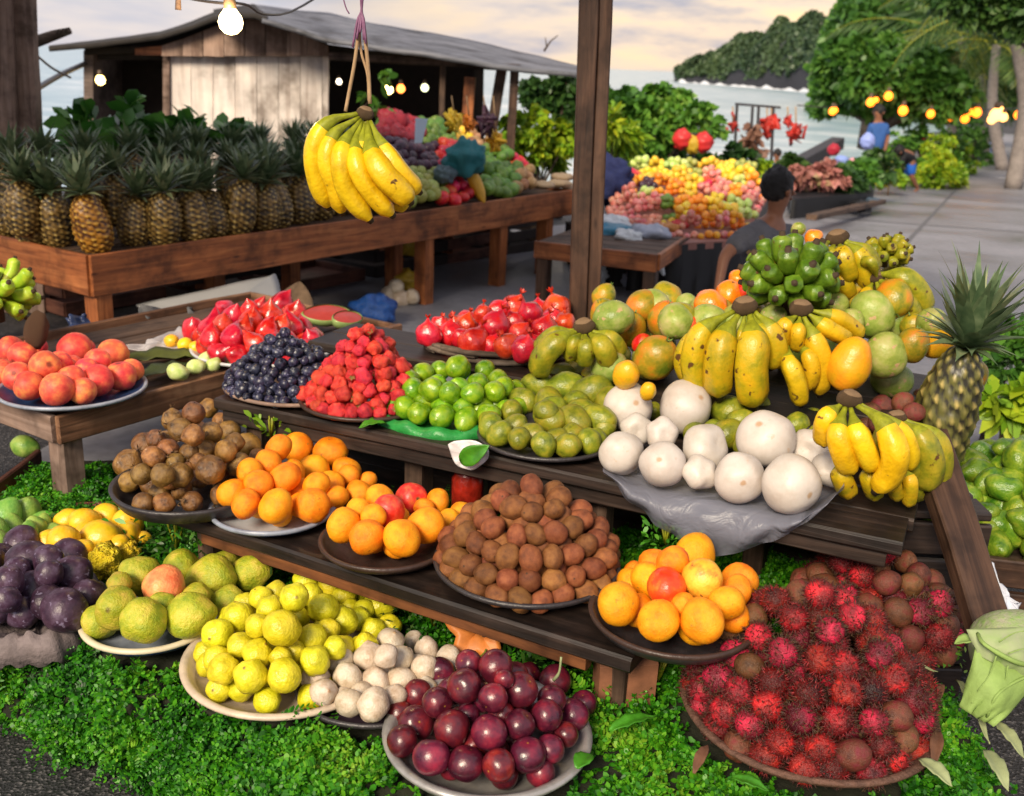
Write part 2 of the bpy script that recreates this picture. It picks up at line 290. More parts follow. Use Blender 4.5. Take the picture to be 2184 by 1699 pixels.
kind('mottled', 'mottled_orange', 'orange', fruit_mat('mottled_orange_skin', [(.55, .16, .02), (.85, .4, .03), (.9, .5, .05)], 1.6, .4, .5, .12, 9, .05, .01, spots=((.25, .08, .02), 2.4, .64)), elong=.92, namp=.06)
def sphair(key, mats, cols):
    """rambutan: a ball under a coat of soft curved spines"""
    out = []
    for k in range(4):
        V, Fc = [], []; base = fruit_mesh('rb', mats[0], namp=.08, elong=1.05, seg=14, rings=9, variants=1)[0]
        V = [tuple(x.co) for x in base.vertices]; Fc = [tuple(p.vertices) for p in base.polygons]; mi = [0]*len(Fc)
        rn = random.Random(k)
        for i in range(210):
            z = rn.uniform(-1, 1); a = rn.uniform(0, 6.28); s = math.sqrt(1-z*z); d = Vector((s*math.cos(a), s*math.sin(a), z*1.05)); t = d.orthogonal().normalized(); t.rotate(Matrix.Rotation(rn.uniform(0, 6.28), 3, d)); b = d.cross(t)
            ln = rn.uniform(.22, .6); w = .05; o = len(V); c = t*rn.uniform(-.5, .5)
            p1 = d*.97; p2 = d*(1+ln*.55)+c*.5; p3 = d*(1+ln*.8)+c*1.3
            V += [tuple(p1-t*w), tuple(p1+b*w), tuple(p1+t*w), tuple(p2-t*w*.6), tuple(p2+b*w*.6), tuple(p2+t*w*.6), tuple(p3)]
            Fc += [(o, o+1, o+4, o+3), (o+1, o+2, o+5, o+4), (o+2, o, o+3, o+5), (o+3, o+4, o+6), (o+4, o+5, o+6), (o+5, o+3, o+6)]; mi += [1]*6
        me = mesh(key, V, Fc, mats); me.polygons.foreach_set('material_index', mi); out.append(me)
    return out
sk = fruit_mat('rambutan_skin', [(.05, .006, .008), (.17, .008, .013), (.5, .012, .03)], .7, .4, .45, .4, 7, .7, .012, fine=20)
sp1, nt, b = newmat('rambutan_spines'); tc = _n(nt, 'ShaderNodeTexCoord'); vl = _n(nt, 'ShaderNodeVectorMath', operation='LENGTH'); nt.links.new(tc.outputs['Object'], vl.inputs[0]); oi = _n(nt, 'ShaderNodeObjectInfo')
ma = _n(nt, 'ShaderNodeMath', operation='MULTIPLY_ADD'); nt.links.new(oi.outputs['Random'], ma.inputs[0]); ma.inputs[1].default_value = -.28; nt.links.new(vl.outputs['Value'], ma.inputs[2])
mr = _n(nt, 'ShaderNodeMapRange'); mr.inputs[1].default_value = .8; mr.inputs[2].default_value = 1.45; nt.links.new(ma.outputs[0], mr.inputs[0]); r_ = _ramp(nt, [(0, (.26, .007, .012)), (.2, (.1, .01, .009)), (.5, (.035, .013, .007)), (1, (.15, .09, .025))]); nt.links.new(mr.outputs[0], r_.inputs['Fac']); nt.links.new(r_.outputs['Color'], b.inputs['Base Color']); b.inputs['Roughness'].default_value = .55
K['rambutan'] = dict(name='rambutan', cat='rambutan', me=sphair('rambutan', [sk, sp1], None))
kind('longan', 'brown_longan', 'longan', fruit_mat('longan_skin', [(.07, .024, .012), (.14, .05, .022), (.17, .022, .02)], 1.4, .45, .45, .3, 10, .25, .02, fine=30), elong=1.12, namp=.07, seg=16, rings=10)
def place(key, p, r, group, label, mw=None, cat=None, vi=None):
    k = K[key]; me = k['me'][random.randrange(len(k['me'])) if vi is None else vi]
    o = bpy.data.objects.new(k['name'], me); COL.objects.link(o)
    o.matrix_basis = Matrix.Translation(Vector(p)) @ (mw if mw is not None else rot_rand()) @ Matrix.Scale(r, 4)
    tag(o, label, cat or k['cat'], group); return o
def wob_rot(t=.5):
    """mostly upright, turned at random"""
    return (Euler((random.gauss(0, t), random.gauss(0, t), 0)).to_matrix() @ Euler((0, 0, random.uniform(0, 6.3))).to_matrix()).to_4x4()
def face_rot(axis, spread=.4):
    a = (Vector(axis).normalized()+Vector([random.gauss(0, spread) for _ in range(3)])).normalized()
    q = Vector((0, 0, 1)).rotation_difference(a).to_matrix(); return (q @ Euler((0, 0, random.uniform(0, 6.3))).to_matrix()).to_4x4()
ROWN = ['front row', 'second row up', 'third row up', 'fourth row up', 'fifth row up', 'sixth row up', 'seventh row up', 'eighth row up', 'ninth row up', 'tenth row up', 'eleventh row up', 'twelfth row up']
def heap_px(key, lst, c, R, h, z, desc, where, group, rot='rand', fill=12, spec={}):
    """a heap whose visible fruit are named one by one (px, py, radius px); they lie on a domed pile on the surface at z and are pushed apart until they rest against each other"""
    C0 = Vector((c[0], c[1], z)); its = []; lst = [(e[0], e[1], e[2]*1.08)+tuple(e[3:]) for e in lst]
    for i, e in enumerate(lst):
        d = ray(e[0], e[1]); t = (z-1.5)/d.z; best = None
        for s in range(160):
            tt = t*(1.02-.5*s/160*1.0)
        prev = None
        for s in range(200):
            tt = t*.55+t*.6*s/200; p = CAM+d*tt; r = e[2]*tt/F
            rho = min(1.3, (Vector((p.x, p.y))-Vector((C0.x, C0.y))).length/R)
            sz = z+r*.95+max(0, h-2*r)*max(0, 1-(rho/.95)**1.25)
            g = p.z-sz
            if best is None or abs(g) < best[0]: best = (abs(g), tt)
            if g < 0: best = (0, tt); break
        its.append([d, best[1], e])
    for _ in range(60):
        for a in range(len(its)):
            for b in range(a+1, len(its)):
                A, B = its[a], its[b]; pa = CAM+A[0]*A[1]; pb = CAM+B[0]*B[1]
                ra = A[2][2]*A[1]/F; rb = B[2][2]*B[1]/F; dd = (pa-pb).length; need = .93*(ra+rb)
                if dd < need:
                    k = (need-dd)*.35
                    up = A if A[2][1] < B[2][1] else B; lo = B if up is A else A
                    if up[1] >= lo[1]-.01: up[1] += k; lo[1] -= k*.3
                    else: up[1] -= k*.3; lo[1] += k*.6
        for A in its:
            r = A[2][2]*A[1]/F
            if (CAM+A[0]*A[1]).z < z+r*.8: A[1] = min(A[1], (z+r*.8-1.5)/A[0].z)
    # rows for the labels
    idx = sorted(range(len(its)), key=lambda i: -lst[i][1]); rows = []; mr = sum(e[2] for e in lst)/len(lst)
    for i in idx:
        if rows and abs(lst[rows[-1][0]][1]-lst[i][1]) < mr*1.15: rows[-1].append(i)
        else: rows.append([i])
    out = []
    for ri, row in enumerate(rows):
        row.sort(key=lambda i: lst[i][0])
        for j, i in enumerate(row):
            A = its[i]; e = A[2]; p = CAM+A[0]*A[1]; r = e[2]*A[1]/F; kk = key; lab = None
            o2 = e[3] if len(e) > 3 else None
            dsc = desc
            if o2: kk = o2[0]; dsc = o2[1] if len(o2) > 1 else desc
            rn = ROWN[min(ri, 11)] if ri < len(rows)-1 or len(rows) == 1 else 'top row'
            lab = f'{dsc}, {ordl(j+1, len(row))} in the {rn} of {where}'
            if o2 and len(o2) > 2: lab = o2[2]
            mw = rot_rand() if rot == 'rand' else (wob_rot(.45) if rot == 'up' else face_rot(rot))
            out.append(place(kk, p, r, group, lab, mw)); its[i].append(r)
    # fruit lying underneath that show only through the gaps
    if fill:
        rf = sum(a[3] for a in its)/len(its)*.92; pts = [(CAM+a[0]*a[1], a[3]) for a in its]; n = 0
        for _ in range(6000):
            if n >= fill*1.6: break
            a = random.uniform(0, 6.28); q = math.sqrt(random.random())*(R-rf*1.35); x = C0.x+q*math.cos(a); y = C0.y+q*math.sin(a)
            lim = z+rf+max(0, h-3.2*rf)*max(0, 1-(q/R)**1.5); zz = random.choice([z+rf, random.uniform(z+rf, lim)]) if lim > z+rf else z+rf
            pp = Vector((x, y, zz))
            if zz > lim+1e-4: continue
            if all((pp-c2).length > .78*(rf+r2) for c2, r2 in pts) and not any((CAM-pp).normalized().dot((c2-pp)) < 0 and (c2-pp).length < 1.1*(r2+rf) and c2.z < pp.z for c2, r2 in pts[:0]):
                # keep it behind the named ones, never in front of them
                px, py = proj(pp); front = any(abs(px-e[0]) < e[2]*.9 and abs(py-e[1]) < e[2]*.9 and depth(pp) < depth(c2) for e, (c2, r2) in zip(lst, pts))
                if front: continue
                pts.append((pp, rf)); n += 1
                place(key, pp, rf, group+' lying underneath', f'{desc} tucked under the others in {where}')
    return out
def heap_auto(key, c, R, h, z, rf, desc, where, group, prof=1.5, jit=.12, squash=1., ang=0, step=1.5, rot='rand', shell=2, mix=None, top=True, rv=.08, berry=False, back=.5, fit=.96):
    """a heap stacked in layers, each ring lying in the hollows of the one below"""
    C0 = Vector((c[0], c[1], z)); L = max(1, int((h-2*rf)/(step*rf))+1); lay = []
    cf = (Vector((CAM.x, CAM.y, 0))-Vector((c[0], c[1], 0))).normalized()
    for k in range(L):
        q = k/max(1, L-1) if L > 1 else 0
        Rk = (R-rf)*(1-q**prof) + rf*.3*q; zk = z+rf+k*step*rf; pts = []
        if Rk < rf: pts = [(0, 0, 0)]
        else:
            nr = int(Rk/(2*rf*fit))+1
            for i in range(nr):
                rr = Rk-i*2*rf*fit
                if rr < rf*.8: pts.append((0, 0, i)) if i < shell else None; break
                if i >= shell: break
                nn = max(1, int(2*math.pi*rr/(2*rf*fit))); a0 = random.random()*.3+k*math.pi/nn
                for j in range(nn):
                    a = a0+2*math.pi*j/nn; pts.append((rr*math.cos(a), rr*math.sin(a)*squash, i))
        row = []
        for x, y, i in pts:
            x += random.gauss(0, jit*rf); y += random.gauss(0, jit*rf); ca, sa = math.cos(ang), math.sin(ang)
            p = Vector((c[0]+x*ca-y*sa, c[1]+x*sa+y*ca, zk+random.gauss(0, jit*rf*.7)))
            fr = (p-C0).dot(cf)
            if fr < -back*R: continue
            if i > 0 and fr < 0 and k < L-1: continue
            row.append([p, i, fr])
        lay.append(row)
    out = []
    for k, row in enumerate(lay):
        vis = sorted([e for e in row if e[1] == 0 and (e[2] > -.25*R*(1-k/max(1, L)) or k == L-1)], key=lambda e: proj(e[0])[0]); nm = len(vis)
        for e in row:
            kk, dsc = key, desc
            if mix:
                u = random.random(); acc = 0
                for mk, pr, md in mix:
                    acc += pr
                    if u < acc: kk, dsc = mk, md; break
            lv = 'bottom' if k == 0 and L > 1 else ('topmost' if k == L-1 and L > 1 else (ORD[min(k+1, 20)] if L > 1 else 'only'))
            g2 = group
            if e in vis and not berry:
                lab = f'{dsc}, {ordl(vis.index(e)+1, nm)} in the {lv} layer of {where}'
            elif berry and e in vis:
                i2 = vis.index(e)/max(1, nm-1); sd = 'on the left flank' if i2 < .33 else ('on the right flank' if i2 > .67 else 'facing the viewer')
                lab = f'{dsc} {sd} in the {lv} layer of {where}'; g2 = f'{group}, {lv} layer {sd}'
            else: lab = f'{dsc} half hidden inside the {lv} layer of {where}'; g2 = f'{group}, inside the {lv} layer'
            r = rf*random.uniform(1-rv, 1+rv)
            mw = rot_rand() if rot == 'rand' else (wob_rot(.4) if rot == 'up' else face_rot(rot, .35))
            out.append(place(kk, e[0], r, g2, lab, mw))
    return out
def dish(name, cat, label, c, R, z, depth_, rim, inner=None, outer=None, w=.012, seg=56, squash=1, wob=0, rot=0, group=None, foot=.6):
    """a shallow dish standing at z: inner bowl and rim wall"""
    pr = [(0, .004), (R*foot, .004), (R*.86, depth_*.45), (R-w, depth_-.004), (R-w*.55, depth_), (R, depth_-.003), (R*.99, depth_-.010), (R*.9, depth_*.35), (R*foot, -.001), (0, -.001)]
    v, f = lathe(pr, seg, wob, squash, seed=random.random()*9); n = len(pr)
    inner = inner or rim; outer = outer or rim
    me = mesh(name, v, f, [inner, rim, outer]); mi = []
    for i in range(seg):
        for k in range(n-1): mi.append(0 if k < 3 else (1 if k < 6 else 2))
    me.polygons.foreach_set('material_index', mi)
    o = link(name, me, None, Matrix.Translation((c[0], c[1], z)) @ Matrix.Rotation(rot, 4, 'Z')); return tag(o, label, cat, group)
# ---------------------------------------------------------------- bananas
def banana_mat(name, c1, c2, c3, tip=(.03, .018, .01), sp=.69): return fruit_mat(name, [c1, c2, c3], 26, .34, .45, .12, 120, .06, .006, spots=((.1, .045, .012), 34, sp))
BY = banana_mat('ripe_banana_skin', (.56, .34, .005), (.72, .45, .007), (.78, .52, .012))
BM = banana_mat('speckled_banana_skin', (.28, .25, .008), (.46, .33, .008), (.58, .35, .008), sp=.63)
BO = banana_mat('olive_banana_skin', (.12, .15, .01), (.25, .24, .012), (.38, .3, .018), sp=.63)
BG = banana_mat('green_banana_skin', (.045, .1, .006), (.085, .17, .009), (.17, .26, .02), sp=.7)
BL = banana_mat('bright_green_banana_skin', (.2, .38, .015), (.34, .5, .025), (.48, .58, .06), sp=.75)
BT = plain('banana_tip', (.05, .03, .015), .8); BS = plain('banana_stalk', (.13, .075, .035), .75, var=.7, sc=40, bump=.6); BN = plain('green_neck', (.3, .32, .015), .5, var=.5, sc=60)
def banana_geo(pts, r, seg=15, neck=.3, n=16, blunt=.45):
    c = spline(pts, n); rad = []
    for i in range(n+1):
        s = i/n; a = min(1, max(0, (s-.05)/.4)); a = a*a*(3-2*a); e = min(1, (1-s)/.16); e = blunt+(1-blunt)*math.sqrt(max(0, 1-(1-e)**2))
        rad.append(r*.95*(neck+(1-neck)*a)*e)
    c.append(c[-1]+(c[-1]-c[-2]).normalized()*r*.4); rad.append(r*.26)
    v, f = tube(c, rad, seg)
    # gentle ridges
    vv = []
    for i, p in enumerate(v):
        k = i//seg; j = i % seg; q = c[min(k, len(c)-1)]; w = 1+.075*math.cos(5*2*math.pi*j/seg+.6) + .03*noise.noise(Vector(p)*30)
        vv.append(tuple(q+(Vector(p)-q)*w))
    nf = len(f); mi = [0]*nf
    for i in range(n+1):
        for j in range(seg):
            if i >= n: mi[i*seg+j] = 1
            elif i < 5: mi[i*seg+j] = 2
    mi[-1] = 1
    return vv, f, mi
def banana(name, pts, r, mat, parent=None, nk=BN, seg=15, neck=.22, blunt=.42):
    v, f, mi = banana_geo(pts, r, seg, neck, blunt=blunt); me = mesh(name, v, f, [mat, BT, nk]); me.polygons.foreach_set('material_index', mi)
    return link(name, me, parent)
def hand_px(label, stalk, sr, lst, y, mat, group='hands of bananas', cat='banana hand', bulge=1., nk=BN, rest=None, y2=None):
    """a hand of bananas: each finger follows three or four points; stalk and fingers are parts"""
    sp = D(stalk[0], stalk[1], y); root = empty('banana_hand', sp); tag(root, label, cat, group)
    r0 = m(sr, sp)
    vs, fs = lathe([(.001, .55), (.45, .6), (.72, .42), (.95, .1), (1.0, -.2), (.86, -.55), (.5, -.8), (.001, -.85)], 20, .25, .62, seed=len(lst)*1.7+sr); cr = mesh('stalk', vs, fs, [BS, plain('stalk_cut', (.24, .15, .08), .8, var=.5, sc=50)]); cr.polygons.foreach_set('material_index', [1 if (q % 7) < 2 else 0 for q in range(len(cr.polygons))])
    link('stalk', cr, root, Matrix.Translation(sp) @ Matrix.Rotation(.35, 4, 'X') @ Matrix.Rotation((sr % 5-2)*.12, 4, 'Y') @ Matrix.Scale(r0*.82, 4))
    n = len(lst)
    for i, e in enumerate(lst):
        pp, rp = e[0], e[1]; off = e[2] if len(e) > 2 else 0; P3 = []
        for k, q in enumerate(pp):
            s = k/(len(pp)-1); yy = y - bulge*(.035*math.sin(math.pi*min(1, s*1.05))+.01*s) + off*min(1, s*2)
            P3.append(D(q[0], q[1], yy))
        banana('banana', P3, m(rp, sp), e[3] if len(e) > 3 else mat, root, nk)
    return root
# ---------------------------------------------------------------- pineapples
def pine_body(seed, hue):
    """fruitlets in two families of spirals, every one a bump with a dark rim"""
    seg, rings = 56, 44; v = []; f = []; col = []; rn = random.Random(seed); ph0 = rn.random()
    for i in range(rings+1):
        t = i/rings; ph = math.pi*t; z = math.cos(ph); s = math.sin(ph)**.72
        for j in range(seg):
            a = 2*math.pi*j/seg; u = 9*a/(2*math.pi); w = 5.2*(1-z)+ph0
            A = u+w; B = u-w; fa = (A % 1)-.5; fb = (B % 1)-.5
            dd = max(abs(fa), abs(fb))*2; bump = (1-dd**2.2); eye = max(0, 1-math.hypot(fa, fb)*4.2)
            cid = noise.noise(Vector((math.floor(A)*3.7+seed, math.floor(B)*2.3, .5)))
            r = (.84+.11*bump+.04*eye)*(1+.05*cid)*(1+.08*(-z)); v.append((r*s*math.cos(a), r*s*math.sin(a), z*1.28))
            cc = bump*.75+cid*.35
            col.append((max(0, min(1, cc)), eye, 0, 1))
    for i in range(rings):
        for j in range(seg): f.append((i*seg+j, (i+1)*seg+j, (i+1)*seg+(j+1) % seg, i*seg+(j+1) % seg))
    me = mesh('body', v, f, hue); a = me.color_attributes.new('fruitlets', 'FLOAT_COLOR', 'POINT'); a.data.foreach_set('color', [x for c in col for x in c]); return me
def pine_mat(name, dark, mid, eye):
    mt, nt, b = newmat(name); L = nt.links.new; at = _n(nt, 'ShaderNodeVertexColor', layer_name='fruitlets'); sp = _n(nt, 'ShaderNodeSeparateColor'); L(at.outputs['Color'], sp.inputs[0])
    tc = _n(nt, 'ShaderNodeTexCoord'); no = _n(nt, 'ShaderNodeTexNoise', i_Scale=5, i_Detail=4); L(tc.outputs['Object'], no.inputs['Vector'])
    ma = _n(nt, 'ShaderNodeMath', operation='MULTIPLY_ADD'); ma.inputs[1].default_value = .7; L(no.outputs['Fac'], ma.inputs[0]); ma.inputs[2].default_value = -.35
    ad = _n(nt, 'ShaderNodeMath', operation='ADD'); L(ma.outputs[0], ad.inputs[0]); L(sp.outputs[0], ad.inputs[1])
    r = _ramp(nt, [(.15, dark), (.5, mid), (.85, tuple(c*1.5 for c in mid))]); L(ad.outputs[0], r.inputs['Fac'])
    mx = _n(nt, 'ShaderNodeMix', data_type='RGBA'); L(sp.outputs[1], mx.inputs['Factor']); L(r.outputs['Color'], mx.inputs[6]); mx.inputs[7].default_value = (*eye, 1)
    L(mx.outputs[2], b.inputs['Base Color']); b.inputs['Roughness'].default_value = .42; b.inputs['Specular IOR Level'].default_value = .5; return mt
PD = pine_mat('dark_pineapple_skin', (.022, .015, .008), (.17, .1, .025), (.7, .52, .17))
PN = pine_mat('green_pineapple_skin', (.018, .016, .008), (.09, .085, .02), (.55, .42, .14)); PR = pine_mat('ripe_pineapple_skin', (.06, .018, .006), (.32, .14, .015), (.75, .5, .1))
PC = leaf_mat('pineapple_leaf', [(.03, .065, .03), (.08, .13, .06), (.17, .23, .12), (.3, .3, .15)], .4, .1, .5, 3)
def pine_crown(seed, n=46, spread=1., ln=1.):
    V = []; Fc = []; rn = random.Random(seed)
    for i in range(n):
        q = i/n; a = i*2.399+rn.uniform(-.2, .2); el = .15+1.35*q*.98; L0 = (1.15+.8*math.sin(q*2.6))*ln*rn.uniform(.8, 1.15); w = .15*rn.uniform(.8, 1.15)
        o = Vector((math.cos(a), math.sin(a), 0)); side = Vector((-math.sin(a), math.cos(a), 0)); base = Vector((0, 0, .1+q*.35)) + o*.12; k = 7; b0 = len(V)
        for j in range(k+1):
            t = j/k; e = el+(.35 if q > .3 else .1)*t*(-1 if q > .55 else 1)*spread*.7; p = base + (o*math.cos(e)*spread + Vector((0, 0, math.sin(e))))*L0*t + Vector((0, 0, -.28*t*t*(1-q)*L0))
            ww = w*(1-t**1.6)*(.7+.6*math.sin(math.pi*min(1, t*1.3)))
            V += [tuple(p-side*ww+Vector((0, 0, ww*.5))-o*0), tuple(p-o*ww*.25), tuple(p+side*ww+Vector((0, 0, ww*.5)))]
        for j in range(k):
            x = b0+j*3; Fc += [(x, x+1, x+4, x+3), (x+1, x+2, x+5, x+4)]
    return mesh('crown', V, Fc, PC)
PBODY = [pine_body(s, PD) for s in range(3)]; PBR = pine_body(9, PR); PCROWN = [pine_crown(s) for s in range(4)]
def pineapple(p, r, label, group, ripe=False, tilt=(0, 0), cs=1., elong=1.2, turn=None, crown=None, bd=None):
    """p: where the body stands; r: half its width"""
    root = empty('pineapple', p); tag(root, label, 'pineapple', group)
    T = Matrix.Translation(Vector(p)) @ Euler((tilt[0], tilt[1], 0)).to_matrix().to_4x4() @ Matrix.Rotation(random.uniform(0, 6.3) if turn is None else turn, 4, 'Z')
    link('body', bd or (PBR if ripe else random.choice(PBODY)), root, T @ Matrix.Translation((0, 0, 1.2*r*elong)) @ Matrix.Diagonal((r*1.06, r*1.06, r*elong, 1)))
    link('crown', crown or random.choice(PCROWN), root, T @ Matrix.Translation((0, 0, 2.35*r*elong)) @ Matrix.Scale(r*1.05*cs, 4))
    return root
# ---------------------------------------------------------------- light and sky
SUN_EL, SUN_AZ = R_(35), R_(203)      # azimuth clockwise from +Y: behind the camera, a little to one side
w = bpy.data.worlds.new('World'); S.world = w; w.use_nodes = True; nt = w.node_tree; L = nt.links.new; bg = nt.nodes['Background']
sky = _n(nt, 'ShaderNodeTexSky', sky_type='NISHITA', sun_disc=False, sun_elevation=SUN_EL, sun_rotation=SUN_AZ, air_density=1.2, dust_density=2.5)
tc = _n(nt, 'ShaderNodeTexCoord'); mp = _n(nt, 'ShaderNodeMapping'); mp.inputs['Scale'].default_value = (1, 1, 4.2); L(tc.outputs['Generated'], mp.inputs['Vector'])
n1 = _n(nt, 'ShaderNodeTexNoise', i_Scale=3.2, i_Detail=7, i_Roughness=.55, i_Distortion=.35); L(mp.outputs[0], n1.inputs['Vector'])
mp2 = _n(nt, 'ShaderNodeMapping'); mp2.inputs['Scale'].default_value = (1, 1, 5); mp2.inputs['Location'].default_value = (3.1, 1.7, .4); L(tc.outputs['Generated'], mp2.inputs['Vector'])
n2 = _n(nt, 'ShaderNodeTexNoise', i_Scale=5.5, i_Detail=6, i_Roughness=.6); L(mp2.outputs[0], n2.inputs['Vector'])
# warm light low in the sky over the headland
gd = ray(1800, 90).normalized(); dt = _n(nt, 'ShaderNodeVectorMath', operation='DOT_PRODUCT'); L(tc.outputs['Generated'], dt.inputs[0]); dt.inputs[1].default_value = gd
gm = _n(nt, 'ShaderNodeMapRange'); gm.inputs[1].default_value = .86; gm.inputs[2].default_value = 1.0; L(dt.outputs['Value'], gm.inputs[0])
base = _ramp(nt, [(.36, (4.0, 4.6, 6.4)), (.5, (6.6, 6.5, 7.3)), (.66, (9.6, 8.4, 7.8))]); L(n1.outputs['Fac'], base.inputs['Fac'])
warm = _ramp(nt, [(.38, (5.2, 4.9, 5.6)), (.52, (11, 8.5, 6.3)), (.68, (14.5, 10.3, 5.4))]); L(n2.outputs['Fac'], warm.inputs['Fac'])
mx = _n(nt, 'ShaderNodeMix', data_type='RGBA'); L(gm.outputs[0], mx.inputs['Factor']); L(base.outputs['Color'], mx.inputs[6]); L(warm.outputs['Color'], mx.inputs[7])
cl = _n(nt, 'ShaderNodeMix', data_type='RGBA'); cl.inputs['Factor'].default_value = .85; L(sky.outputs[0], cl.inputs[6]); L(mx.outputs[2], cl.inputs[7])
L(cl.outputs[2], bg.inputs['Color']); bg.inputs['Strength'].default_value = .074
sd = bpy.data.lights.new('sun', 'SUN'); sd.energy = 3.7; sd.angle = R_(20); sd.color = (1, .85, .64); so = bpy.data.objects.new('sun', sd); COL.objects.link(so)
sdir = Vector((math.sin(SUN_AZ)*math.cos(SUN_EL), math.cos(SUN_AZ)*math.cos(SUN_EL), math.sin(SUN_EL)))
so.rotation_euler = sdir.to_track_quat('Z', 'Y').to_euler(); so.location = sdir*20
S.view_settings.view_transform = 'Standard'; S.view_settings.look = 'None'; S.view_settings.exposure = .58; S.view_settings.gamma = 1
S.cycles.max_bounces = 6; S.cycles.transparent_max_bounces = 8; S.cycles.caustics_reflective = False; S.cycles.caustics_refractive = False
# ---------------------------------------------------------------- ground, road, sea, hills
def g(x, y): return float(np.interp(y, [8, 20, 30, 45, 90], [0, -.5, -.8, -1.0, -1.2]))
CX = [-60, -10, 0, 4, 7, 10, 14, 22, 40, 90]; CY = [11, 12.5, 14, 16.5, 23, 31, 42, 60, 90, 150]
def coast(x): return float(np.interp(x, CX, CY))
xs = list(np.arange(-60, -4, 4))+list(np.arange(-4, 16, .8))+list(np.arange(16, 100, 4)); ys = list(np.arange(-6, 10, 1))+list(np.arange(10, 50, .8))+list(np.arange(50, 170, 5))
V = []; Fc = []
for x in xs:
    c = coast(x)
    for y in ys:
        d = (y-c)/2.5; z = g(x, y)-4.5*min(1, max(0, d))**1.3; V.append((x, y, z+(.05*noise.noise(Vector((x, y, 0))) if d > -.3 else 0)))
ny = len(ys)
for i in range(len(xs)-1):
    for j in range(ny-1): Fc.append((i*ny+j, (i+1)*ny+j, (i+1)*ny+j+1, i*ny+j+1))
def asphalt(name, c1, c2, peb, sc):
    mt, nt, b = newmat(name); L = nt.links.new; tc = _n(nt, 'ShaderNodeTexCoord'); v1 = _n(nt, 'ShaderNodeTexVoronoi', i_Scale=sc, feature='F1'); L(tc.outputs['Object'], v1.inputs['Vector'])
    n = _n(nt, 'ShaderNodeTexNoise', i_Scale=1.1, i_Detail=7, i_Roughness=.65); L(tc.outputs['Object'], n.inputs['Vector']); r = _ramp(nt, [(.32, c1), (.68, c2)]); L(n.outputs['Fac'], r.inputs['Fac'])
    sc2 = _n(nt, 'ShaderNodeSeparateColor'); L(v1.outputs['Color'], sc2.inputs[0]); r2 = _ramp(nt, [(.0, (.5, .5, .5)), (.72, (1, 1, 1)), (.86, peb), (1, tuple(x*1.3 for x in peb))]); L(sc2.outputs[0], r2.inputs['Fac'])
    mx = _n(nt, 'ShaderNodeMix', data_type='RGBA', blend_type='MULTIPLY'); mx.inputs['Factor'].default_value = 1; L(r.outputs['Color'], mx.inputs[6]); L(r2.outputs['Color'], mx.inputs[7]); L(mx.outputs[2], b.inputs['Base Color'])
    b.inputs['Roughness'].default_value = .6; bu = _n(nt, 'ShaderNodeBump', i_Strength=.8, i_Distance=.004); L(v1.outputs['Distance'], bu.inputs['Height']); L(bu.outputs[0], b.inputs['Normal']); return mt
GA = asphalt('asphalt', (.014, .014, .016), (.03, .03, .032), (3.4, 3.2, 3), 150)
tag(obj('ground', V, Fc, GA), kind='structure')
def road_mat():
    mt, nt, b = newmat('worn_concrete'); L = nt.links.new; tc = _n(nt, 'ShaderNodeTexCoord'); n = _n(nt, 'ShaderNodeTexNoise', i_Scale=.7, i_Detail=8, i_Roughness=.62, i_Distortion=.5); L(tc.outputs['Object'], n.inputs['Vector'])
    r = _ramp(nt, [(.3, (.12, .12, .136)), (.5, (.2, .2, .222)), (.7, (.275, .27, .295))]); L(n.outputs['Fac'], r.inputs['Fac']); n2 = _n(nt, 'ShaderNodeTexNoise', i_Scale=22, i_Detail=5); L(tc.outputs['Object'], n2.inputs['Vector'])
    r2 = _ramp(nt, [(.35, (.86, .86, .86)), (.65, (1.08, 1.08, 1.08))]); L(n2.outputs['Fac'], r2.inputs['Fac']); mx = _n(nt, 'ShaderNodeMix', data_type='RGBA', blend_type='MULTIPLY'); mx.inputs['Factor'].default_value = 1; L(r.outputs['Color'], mx.inputs[6]); L(r2.outputs['Color'], mx.inputs[7]); L(mx.outputs[2], b.inputs['Base Color'])
    rr = _ramp(nt, [(.35, (.28, .28, .28)), (.6, (.6, .6, .6))]); L(n.outputs['Fac'], rr.inputs['Fac']); L(rr.outputs['Color'], b.inputs['Roughness']); bu = _n(nt, 'ShaderNodeBump', i_Strength=.25, i_Distance=.006); L(n2.outputs['Fac'], bu.inputs['Height']); L(bu.outputs[0], b.inputs['Normal']); return mt
RM = road_mat(); V = []; Fc = []; ry = [3.6]+list(np.arange(4, 60, 1)); rl = lambda y: np.interp(y, [3, 9, 14, 20, 27, 40, 60], [-1.9, -1.2, 2.6, 5.2, 8.6, 15, 26])
for y in ry:
    for k in range(9):
        x = rl(y)+(34-rl(y)+y*.3)*(k/8)**1.4; V.append((x, y, g(x, y)+.008))
for i in range(len(ry)-1):
    for k in range(8): Fc.append((i*9+k, i*9+k+1, (i+1)*9+k+1, (i+1)*9+k))
tag(obj('road', V, Fc, RM), kind='structure')
WP = plain('road_paint', (.75, .73, .7), .6); JD = plain('tar_joint', (.13, .13, .14), .7)
def strip(name, pts, wd, mat, dz):
    V = []; n = 24
    q = [P(a, b, g(0, 0)) for a, b in pts]
    for i in range(n+1):
        s = i/n; px = pts[0][0]+(pts[1][0]-pts[0][0])*s; py = pts[0][1]+(pts[1][1]-pts[0][1])*s
        p = P(px, py, -.5)
        for _ in range(6): p = P(px, py, g(p.x, p.y))
        V.append(p)
    t = (V[-1]-V[0]).normalized(); sd = Vector((-t.y, t.x, 0)).normalized()*wd/2; vv = []
    for p in V: vv += [tuple(p+sd+Vector((0, 0, dz))), tuple(p-sd+Vector((0, 0, dz)))]
    tag(obj(name, vv, [(2*i, 2*i+1, 2*i+3, 2*i+2) for i in range(n)], mat), kind='structure')
